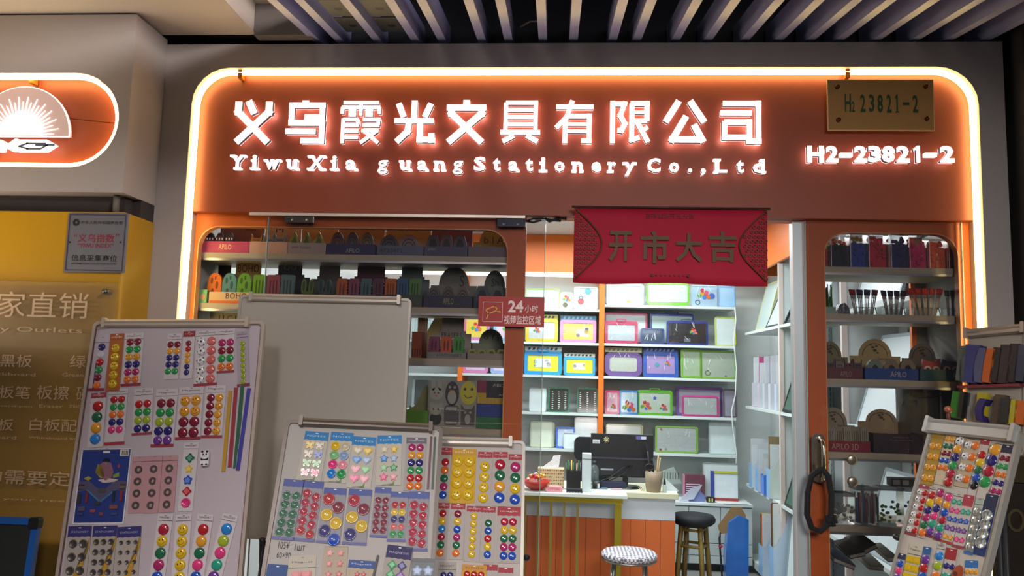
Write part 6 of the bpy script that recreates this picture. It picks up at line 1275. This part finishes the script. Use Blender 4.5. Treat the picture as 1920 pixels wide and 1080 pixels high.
side_board(0, 0, .60, .46, 2, 'white board low on the right shelves seen through the right window', 'd4dede', 'a0aab0', .3, 1.55)
def file_box(y, zi, label, front, body, h=.30, w=.075, x0=.02, fill=('d8dce0',), tall=False, cut=True, inner='b8bcc4', grp='upright bags and file boxes on the right wall shelves', z=None):
    z = SZ[zi] if z is None else z
    o = empty('file_box', TR(SXF + x0, y, z + .002), label, 'box', grp); L = .24
    P = [(0, 0), (L, 0), (L, h), (L * .55, h), (L * .12, h * .52), (0, h * .50)] if cut else [(0, 0), (L, 0), (L, h), (0, h)]
    Bm = M(body, .35, coat=.3)
    MB().prism(P, 0, .002, Bm).prism(P, w, w + .002, Bm).build('cheek', o); MB().box(0, .002, .002, w, 0, h * .5 if cut else h, M(front, .3, coat=.3)).build('front', o)
    for k, c in enumerate(fill):
        yy = .006 + (w - .012) * (k + .5) / len(fill); MB().box(.01, L - .01, yy - .002, yy + .002, .003, h * ((.92 if k == 0 else 1.03) + .02 * (k % 2)), M(c, .5)).build('sheet', o)
    return o
for i, (y, lb, c) in enumerate(((3.88, 'farthest', 'd4ccd8'), (3.70, 'second farthest', 'd8c8d4'), (3.52, 'middle', 'd0d4dc'), (3.34, 'second nearest', 'd8d4dc'), (3.16, 'nearest', 'c4cce4'))):
    file_box(y, 1, 'clear pink-topped bag of boards on the middle right shelf, %s of five' % lb, c, 'ccd0d8', .40, .06, .02 + .0, ('d8dce0', 'c05080' if i == 1 else 'd0d4d8', '8060a8' if i == 3 else 'c0c4c8'))
for y, lb, f, b_, h in ((3.80, 'pale blue file box with a red edge on the lower right shelf', '7cacdc', 'c4d4e0', .38), (3.58, 'white file box behind the bright blue bag', '6ca4dc', 'd0d8dc', .36), (3.40, 'bright blue plastic bag between white file boxes', '2c6cd8', '3c7ce0', .30), (3.22, 'file box with brown cardboard inside on the lower right shelf', '7cb4e4', 'c8d4cc', .44)):
    file_box(y, 2, lb, f, b_, h, .10, -.02, ('d4dce0', '90805c' if h > .4 else 'c8ccd0'))
for y, lb, f, h, fl_ in ((3.30, 'lower left magazine box of red and white papers near the floor', '8cb8dc', .44, ('d0d8dc', 'd8dcdc', 'c84048', 'd8c050', '2c2c30')), (2.98, 'magazine box crammed with striped papers near the floor', '9cc4e8', .56, ('d0d8dc', 'd8dcdc', '8cc068', '803840', 'a84850'))):
    file_box(y, 3, lb, f, 'b8cce0', h, .12, -.06, fl_, z=.10)
# blue bag with cardboard on the floor
p0, p1 = at(1357, 1070, 3.45), at(1396, 975, 3.45)
o = MB().prism([(0, 0), (.17, 0), (.175, p1.z - .0), (.10, p1.z + .03), (.02, p1.z - .03), (-.005, .2)], 0, .10, M('2c70c8', .25, bump=.7, scale=9, coat=.4, var=.2)).build('blue_bag', None, TR(p0.x + .02, 3.45, .002)); tag(o, 'tall crumpled blue plastic bag standing on the floor by the right shelves', 'bag')
MB().prism([(-.06, p1.z - .06), (.05, p1.z + .09), (.12, p1.z + .09), (.16, p1.z + .03), (.16, p1.z - .1), (-.04, p1.z - .12)], .03, .036, M('9c7c50', .7)).build('cardboard', o)
m = MB(); m.tube([(-.05, .01, p1.z - .10), (-.06, -.005, .35), (-.035, 0, .005)], .008, M('20242c', .4), 6); m.lathe([(0, -.02), (.02, 0), (0, .02)], M('c83c50', .4), 8, (-.05, -.002, .29)); tag(m.build('toy_stick', None, TR(p0.x + .02, 3.42, 0)), 'black stick with red tip beside the blue plastic bag', 'stick')

# ================================================================ COUNTER
CY = 2.78; ctz = at(1225, 924, CY).z
x1c = at(1266, 980, CY).x; x0c = -1.2
ct = empty('counter', TR(x0c, CY, 0), 'shop counter with white upper band and orange grooved lower front', 'counter'); WC = x1c - x0c
zb = at(1225, 975, CY).z
MB().box(0, WC, 0, .44, zb, ctz - .04, M('c4ccd2', .4, var=.03)).build('white_band', ct)
pw = .105; k = 0; x = WC
MB().box(0, WC, .014, .44, .002, zb - .001, M('8c4014', .6)).build('core', ct)
while x > .02:
    MB().box(max(0, x - pw + .0025), x, 0, .0135, .002, zb - .002, M('cc642a', .6, var=.05)).build('plank', ct); x -= pw
xt0 = at(1174, 924, CY).x - x0c
MB().box(0, WC + .02, -.02, .48, ctz - .04, ctz, M('d8d8b8', .35, var=.03)).build('worktop', ct, bevel=.004)
# side table with gilt frame in front
TY0 = 2.50; tz = at(1080, 926, TY0).z; tx1 = at(1177, 930, TY0).x; tx0 = -.95
tb = empty('side_table', TR(tx0, TY0, 0), 'white-topped table with brass coloured bar frame in front of the counter', 'table'); WT = tx1 - tx0
MB().box(0, WT, 0, .255, tz - .024, tz, M('dce4dc', .3, var=.02)).build('tabletop', tb, bevel=.003)
GO = M('9c8c24', .35, .6, var=.08)
MB().box(.02, WT - .03, .02, .05, tz - .06, tz - .026, GO).build('front_rail', tb); MB().box(WT - .085, WT - .04, .012, .052, .002, tz - .06, GO).build('leg', tb)
for px0, px1 in ((1006, 1011), (1030, 1035), (1055, 1059), (1080, 1085), (981, 986), (957, 962)):
    a = at(px0, 1000, TY0 + .03).x - tx0; b = at(px1, 1000, TY0 + .03).x - tx0; MB().box(a, b, .025, .043, .002, tz - .06, M('8c7c3c', .4, .5)).build('bar', tb)
MB().box(.03, .06, .02, .05, .002, tz - .06, GO).build('leg', tb)
# monitor
MY = 3.02; a, b = at(1107, 893, MY), at(1226, 816, MY); mw = b.x - a.x; mz0, mz1 = a.z, b.z
mo = empty('computer_monitor', TR(a.x, MY, ctz), 'black computer monitor seen from behind on the counter', 'monitor'); BKM = M('17181c', .4, var=.05)
h0, h1 = mz0 - ctz, mz1 - ctz; hm = h0 + (h1 - h0) * .42
MB().box(0, mw, .01, .03, h0, h1, BKM).build('back_shell', mo, bevel=.003)
MB().prism([(.02, h0 + .01), (mw - .02, h0 + .01), (mw - .02, hm), (.02, hm)], -.012, .01, M('1c1d22', .35)).build('lower_housing', mo, bevel=.004)
MB().box(.008, mw - .008, -.016, .01, hm, hm + .010, M('3c3e46', .3)).build('ridge', mo)
MB().box(mw * .16, mw * .36, -.014, -.0122, h0 + .05, h0 + .062, M('98a0a8', .5)).build('rating_label', mo)
cxm = mw * .555
MB().box(cxm - .02, cxm + .02, -.008, .012, .01, h0 + .02, M('101114', .3)).build('stand_neck', mo); MB().lathe([(.12, .001), (.12, .006), (.05, .014), (0, .014)], M('141518', .25), 24, (cxm, -.01, 0)).build('stand_foot', mo)
MB().box(mw * .03, mw * .14, .007, .0095, h1 - .075, h1 - .045, M('c8ccd0', .5), T=TR(0, 0, 0)).build('paper_sticker', mo)
text('sale', mw * .045, mw * .125, h1 - .068, h1 - .055, .0065, M('404448', .5), mo); MB().box(mw * .72, mw * .88, .007, .0095, h1 - .035, h1 - .012, M('5c5ca0', .5)).box(mw * .80, mw * .88, .006, .0095, h1 - .033, h1 - .014, M('c8ccd4', .5)).build('badge_sticker', mo)
m = MB(); rnd = random.Random(2)
for i in range(9): t = i * .7; m.tube([(mw * .25, .007, h1 - .045), (mw * .25 + .022 * math.cos(t), .006, h1 - .045 + .024 * math.sin(t))], .003, M('c8bc8c', .4, .3), 5)
m.build('leaf_sticker', mo)
m = MB(); m.tube([(mw * .62, -.012, h0 + .09), (mw * .5, -.04, h0 + .07), (mw * .3, -.06, h0), (mw * .05, -.08, .03), (-.03, -.09, .012)], .004, BLACK, 6); m.tube([(mw * .66, -.012, h0 + .09), (mw * .52, -.05, h0 + .03), (mw * .25, -.07, .04), (mw * .35, -.1, .01), (mw * .7, -.09, .008)], .0035, BLACK, 6); m.build('cable', mo)
# chair behind the desk
cyy = 3.66; a, b = at(1076, 862, cyy), at(1150, 821, cyy)
ch = empty('office_chair', TR((a.x + b.x) / 2, cyy, 0), 'black padded office chair behind the counter', 'chair'); hw = (b.x - a.x) / 2
MB().prism(rr(-hw, hw, a.z, b.z, .05, 6), -.03, .03, M('15161c', .8)).build('headrest', ch, bevel=.012)
MB().prism(rr(-hw * .8, hw * .8, .48, a.z - .02, .06, 6), -.02, .03, M('181a20', .8)).build('backrest', ch, bevel=.01); MB().box(-.02, .02, .0, .02, a.z - .04, a.z + .02, DARK).build('bracket', ch)
MB().prism(rr(-.24, .24, .40, .48, .03, 4), -.34, .02, M('181a20', .8)).build('seat', ch); MB().tube([(0, -.2, .08), (0, -.2, .40)], .03, DARK).build('column', ch)
for k in range(5): t = k * 2 * PI / 5; lg = MB().tube([(0, -.2, .09), (.21 * math.cos(t), -.16 + .21 * math.sin(t), .06)], .018, DARK).build('leg', ch); MB().lathe([(0, -.025), (.025, 0), (0, .025)], BLACK, 8, (.21 * math.cos(t), -.16 + .21 * math.sin(t), .027)).build('caster', lg)
# things on the table and counter
def on(px, Y): return at(px, 900, Y).x
yb = TY0 + .10
# candy bowl
bx_ = on(1005, yb); o = MB().lathe([(.035, 0), (.075, .025), (.10, .065), (.095, .065), (.07, .03), (0, .02)], M('b83428', .35), 20, (bx_, yb + .02, tz + .001)).build('candy_bowl'); tag(o, 'red bowl heaped with wrapped candies on the white table', 'bowl')
rnd = random.Random(9)
for i in range(24):
    t = rnd.random() * 2 * PI; r__ = rnd.random() * .072; col_ = rnd.choice(('d8b428', 'd84830', 'e8dcc8', 'd88c2c', 'c83040', 'e0d890'))
    cx_, cy_ = bx_ + r__ * math.cos(t), yb + .02 + r__ * math.sin(t); cz_ = tz + .072 + rnd.random() * .02 + (.072 - r__) * .3
    m = MB().lathe([(0, -.016), (.004, -.014), (.003, -.010), (.011, -.006), (.012, .006), (.003, .010), (.004, .014), (0, .016)], M(col_, .3, coat=.4), 7)
    c_ = m.build('wrapped_candy', None, TR(cx_, cy_, cz_, rnd.random() * 3, rnd.random() * 3, rnd.random() * 3)); tag(c_, {'d8b428': 'yellow', 'd84830': 'orange-red', 'e8dcc8': 'cream', 'd88c2c': 'orange', 'c83040': 'crimson', 'e0d890': 'pale yellow'}[col_] + ' wrapped candy at the %s %s of the red bowl' % ('front' if cy_ < yb + .02 else 'back', 'left' if cx_ < bx_ else 'right'), 'candy', 'candies in the red bowl')
# tissue box
a, b = at(1008, 905, yb + .10), at(1058, 880, yb + .10)
o = MB().box(0, b.x - a.x, 0, .11, 0, b.z - tz, M('c8b890', .6)).build('tissue_box', None, TR(a.x, yb + .10, tz + .001)); tag(o, 'woven patterned tissue box with a tissue sticking out', 'box')
wd, h = b.x - a.x, b.z - tz; m = MB()
for i in range(12):
    for j in range(6): x, z = wd * (i + .5) / 12, h * (j + .5) / 6; s_ = .0055; m.prism([(x - s_, z), (x, z - s_), (x + s_, z), (x, z + s_)], -.0008, 0, M(('8c2c24', 'b89030', '5c3c20')[(i + j * 2) % 3], .6))
m.build('woven_pattern', o); MB().prism([(wd * .15, h), (wd * .5, h + .05), (wd * .58, h + .085), (wd * .85, h + .09), (wd * .78, h)], .04, .06, M('e4e4e8', .8, bump=.5, scale=30)).build('tissue', o)
# pink packet and notebook
a = at(1024, 915, TY0 + .04); o = MB().prism([(0, 0), (.11, 0), (.115, .02), (.10, .034), (.02, .036), (-.004, .016)], 0, .06, M('dc9098', .45)).build('pink_packet', None, TR(a.x, TY0 + .045, tz + .001)); tag(o, 'pink soft packet with darker lettering at the table front', 'packet'); text('COTTON', .012, .09, .010, .026, -.0008, M('b03c54', .5), o)
a = at(1062, 918, TY0 + .03); o = MB().box(0, .11, 0, .06, 0, .008, M('1c1c20', .5)).box(.002, .108, .01, .06, .008, .022, M('24242a', .5)).build('calculator', None, TR(a.x, TY0 + .04, tz + .001)); tag(o, 'dark grey calculator lying at the table front', 'calculator'); m = MB()
for k in range(5): m.box(.010 + k * .019, .022 + k * .019, -.0008, 0, .001, .006, M('8c9098', .5))
m.build('keys', o)
# pen holder
a, b = at(1062, 907, yb + .06), at(1089, 883, yb + .06)
o = MB().box(0, b.x - a.x, 0, .002, 0, b.z - tz, M('16161a', .5)).box(0, .002, .002, .07, 0, b.z - tz, M('16161a', .5)).box(b.x - a.x - .002, b.x - a.x, .002, .07, 0, b.z - tz, M('16161a', .5)).box(0, b.x - a.x, .07, .072, 0, b.z - tz, M('16161a', .5)).build('pen_holder', None, TR(a.x, yb + .06, tz + .001)); tag(o, 'black mesh pen holder full of pens on the white table', 'holder'); wd, h = b.x - a.x, b.z - tz
for i in range(9):
    c = ('1c5c2c', '24743c', '2c2c30', 'd8b428', '1c5430', '303034', 'c8a890', '245c34', '58585c')[i]; x = wd * (i + .7) / 10
    p = MB().tube([(x, .02 + (i % 3) * .015, .01), (x + (i - 4) * .003, .02 + (i % 3) * .015, h + .05 + .02 * (i % 2))], .0045, M(c, .4), 6).build('pen', None, TR(a.x, yb + .06, tz + .001)); tag(p, ('dark green', 'leaf green', 'black', 'yellow', 'bottle green', 'charcoal', 'beige', 'mid green', 'grey')[i] + ' pen standing in the black mesh holder', 'pen', 'pens in the mesh holder')
# white tower, bottle, cup
a, b = at(1091, 913, TY0 + .10), at(1109, 851, TY0 + .10); o = MB().box(0, b.x - a.x, 0, .07, 0, b.z - tz, M('ccd8da', .35)).build('white_speaker', None, TR(a.x, TY0 + .10, tz + .001), bevel=.003); tag(o, 'slim white upright box standing on the table left of the monitor', 'box'); MB().box(.0, b.x - a.x, -.001, 0, b.z - tz - .04, b.z - tz - .036, M('3c4448', .5)).build('seam', o)
p = at(1114, 905, CY + .08); o = MB().lathe([(.03, 0), (.032, .005), (.032, .14), (.02, .165), (.014, .17), (.014, .185), (0, .186)], glass_mat('bottle', (.75, .8, .8), .05, 1.4, .2, (.4, .45, .48)), 16, (p.x, CY + .08, ctz + .001)).build('water_bottle'); tag(o, 'clear water bottle with dark cap beside the white upright box', 'bottle'); MB().lathe([(.018, .18), (.018, .20), (0, .201)], BLACK, 12, (p.x, CY + .08, ctz)).build('cap', o)
p = at(1119, 908, CY + .03); o = MB().lathe([(.032, 0), (.034, .065), (.030, .065), (.028, .005), (0, .005)], M('14161a', .4), 16, (p.x, CY + .03, ctz + .001)).build('black_tin'); tag(o, 'small black tin with a white label under the monitor', 'tin'); MB().box(p.x + .004, p.x + .018, CY - .0035, CY - .001, ctz + .01, ctz + .05, M('c8ccd0', .5)).build('label', o)
a = at(1123, 905, CY + .12); o = MB().prism(rr(0, .20, 0, .045, .02, 5), 0, .08, M('1c2040', .6)).build('blue_pouch', None, TR(a.x, CY + .13, ctz + .001)); tag(o, 'dark blue zip pouch lying under the monitor', 'pouch')
a = at(1119, 911, CY + .02); o = MB().box(0, .075, 0, .05, 0, .018, M('6c8c9c', .3)).build('glass_tray', None, TR(a.x, CY - .01, ctz + .001)); tag(o, 'small grey-blue glass block at the counter edge', 'block')
a = at(1145, 902, CY + .06); o = MB().prism(rr(0, .08, .0, .016, .006, 3), 0, .02, M('c8a0a8', .5)).build('pink_eraser', None, TR(a.x, CY + .0, ctz + .001, 0, -.05)); tag(o, 'pale pink strip lying on the monitor foot', 'eraser')
a, b = at(1211, 916, CY + .04), at(1240, 885, CY + .04); cxp = (a.x + b.x) / 2; hpn = b.z - ctz
o = MB().lathe([(.050, 0), (.060, hpn * .5), (.060, hpn), (.054, hpn), (.050, .008), (0, .008)], M('94826c', .6), 6, (cxp, CY + .05, ctz + .001)).build('pen_cup'); tag(o, 'six-sided tan pen cup at the right end of the counter', 'cup')
for i, (dx, c, l, lb) in enumerate(((-.03, '1c1c22', .14, 'black scissors handle'), (.0, '181820', .10, 'black marker'), (.025, 'b09868', .12, 'wooden ruler'), (.035, 'a08c60', .10, 'brown pencil'))):
    o = MB().tube([(cxp + dx * .5, CY + .05, ctz + .02), (cxp + dx * 1.4, CY + .05, ctz + hpn + l)], .006, M(c, .5), 6).build('stationery_stick'); tag(o, lb + ' standing in the tan pen cup', 'stick', 'sticks in the tan pen cup')
m = MB(); m.tube([(cxp - .03 + .03 * math.cos(t), CY + .035, ctz + hpn + .03 + .022 * math.sin(t)) for t in [k * PI / 6 for k in range(12)]], .006, BLACK, 6, closed=True); tag(m.build('scissor_loop'), 'black scissor loop resting on top of the tan pen cup', 'scissors')
m = MB(); m.prism([(0, 0), (.012, 0), (-.035, .20), (-.05, .20)], 0, .006, M('3c3e44', .3, .5)); tag(m.build('metal_ruler', None, TR(cxp - .01, CY + .06, ctz + hpn)), 'grey metal ruler leaning out of the tan cup over the monitor', 'ruler')
p = at(1246, 912, CY + .04); o = MB().lathe([(.014, 0), (.014, .045), (.007, .055)], M('c8d0d0', .2, alpha=.8), 12, (p.x, CY + .04, ctz + .001)).build('dropper_bottle'); tag(o, 'tiny clear bottle with black dropper cap on the counter', 'bottle'); MB().lathe([(.009, .052), (.009, .07), (.004, .095), (0, .096)], BLACK, 10, (p.x, CY + .04, ctz)).build('dropper', o)
a = at(1244, 915, CY + .06); o = MB().prism([(0, 0), (.12, 0), (.02, .09)], .02, .024, M('d4dcdc', .5)).box(-.05, .10, -.03, .018, 0, .002, M('d4dcdc', .5)).build('paper_sheets', None, TR(a.x, CY + .09, ctz + .001)); tag(o, 'curled white sheets at the right corner of the counter', 'papers')
a = at(1262, 905, CY + .35); m = MB(); m.prism([(0, 0), (.14, .02), (.08, .14), (-.07, .08)], 0, .01, M('9ca8a8', .5))
for k in range(9): t = k / 9; m.box(-.05 + .02 * k, -.045 + .02 * k, -.002, 0, .05, .10, M('4c5454', .5))
tag(m.build('striped_folder', None, TR(a.x - .07, CY + .38, ctz + .0015)), 'striped grey folder propped behind the counter end', 'folder')
a = at(1205, 908, CY + .05); m = MB()
for k in range(5): m.tube([(-.01 + .006 * k, 0, 0.002), (-.03 + .01 * k, .01, .03 + .005 * (k % 3))], .002, M('c8bca0', .4), 5)
tag(m.build('paper_clips', None, TR(a.x, CY + .04, ctz + .001)), 'small tangle of clips beside the tan pen cup', 'clips')

# stools
def stool(px, Y, zs, r, label, kind):
    x = at(px, 1000, Y).x; o = empty('stool', TR(x, Y, 0), label, 'stool')
    if kind == 'round':
        SM = bpy.data.materials.new('checked_vinyl'); SM.use_nodes = True; nt = SM.node_tree; bs = nt.nodes['Principled BSDF']; bs.inputs['Roughness'].default_value = .35
        tc = nt.nodes.new('ShaderNodeTexCoord'); vo = nt.nodes.new('ShaderNodeTexChecker'); mp = nt.nodes.new('ShaderNodeMapping'); mp.inputs['Rotation'].default_value = (0, 0, .78); vo.inputs['Scale'].default_value = 62
        vo.inputs[1].default_value = lin('e0dce0'); vo.inputs[2].default_value = lin('6c6878'); nt.links.new(tc.outputs['Object'], mp.inputs[0]); nt.links.new(mp.outputs[0], vo.inputs[0]); nt.links.new(vo.outputs[0], bs.inputs['Base Color'])
        MB().lathe([(r * .92, zs - .045), (r, zs - .030), (r, zs - .018), (r * .93, zs - .006), (r * .7, zs), (0, zs + .004)], SM, 32).build('seat', o)
        MB().tube([(r * .96 * math.cos(k * PI / 12), r * .96 * math.sin(k * PI / 12), zs - .05) for k in range(24)], .006, STEEL, 6, closed=True).build('rim', o)
        for k in range(4): t = PI / 4 + k * PI / 2; MB().tube([(r * .75 * math.cos(t), r * .75 * math.sin(t), zs - .05), (r * 1.1 * math.cos(t), r * 1.1 * math.sin(t), .004)], .009, STEEL, 8).build('leg', o)
        MB().tube([(r * .9 * math.cos(k * PI / 10), r * .9 * math.sin(k * PI / 10), .2) for k in range(20)], .006, STEEL, 6, closed=True).build('footring', o)
    else:
        WD = M('8c7434', .5, var=.15, scale=8)
        MB().lathe([(r * .85, zs - .075), (r, zs - .055), (r * 1.02, zs - .03), (r * .92, zs - .008), (r * .6, zs), (0, zs + .002)], M('14161e', .7), 28).build('cushion', o)
        for k in range(4):
            t = -PI / 2 + .35 + k * PI / 2; c_, s_ = math.cos(t), math.sin(t); m = MB()
            m.tube([(r * .62 * c_, r * .62 * s_, zs - .075), (r * .92 * c_, r * .92 * s_, .002)], .019, WD, 4); lg = m.build('leg', o)
        for k in range(4):
            t0, t1 = -PI / 2 + .35 + k * PI / 2, -PI / 2 + .35 + (k + 1) * PI / 2
            for z, q in ((zs - .11, .64), (zs * .62, .74)): MB().tube([(r * q * math.cos(t0), r * q * math.sin(t0), z), (r * q * math.cos(t1), r * q * math.sin(t1), z)], .011, WD, 6).build('stretcher', o)
stool(1180, 1.95, at(1180, 1043, 1.80).z + .0, .168, 'round stool with checked vinyl seat and steel legs before the counter', 'round')
stool(1300, 3.06, at(1302, 963, 3.06).z, .158, 'wooden stool with round black cushion beside the counter', 'wood')
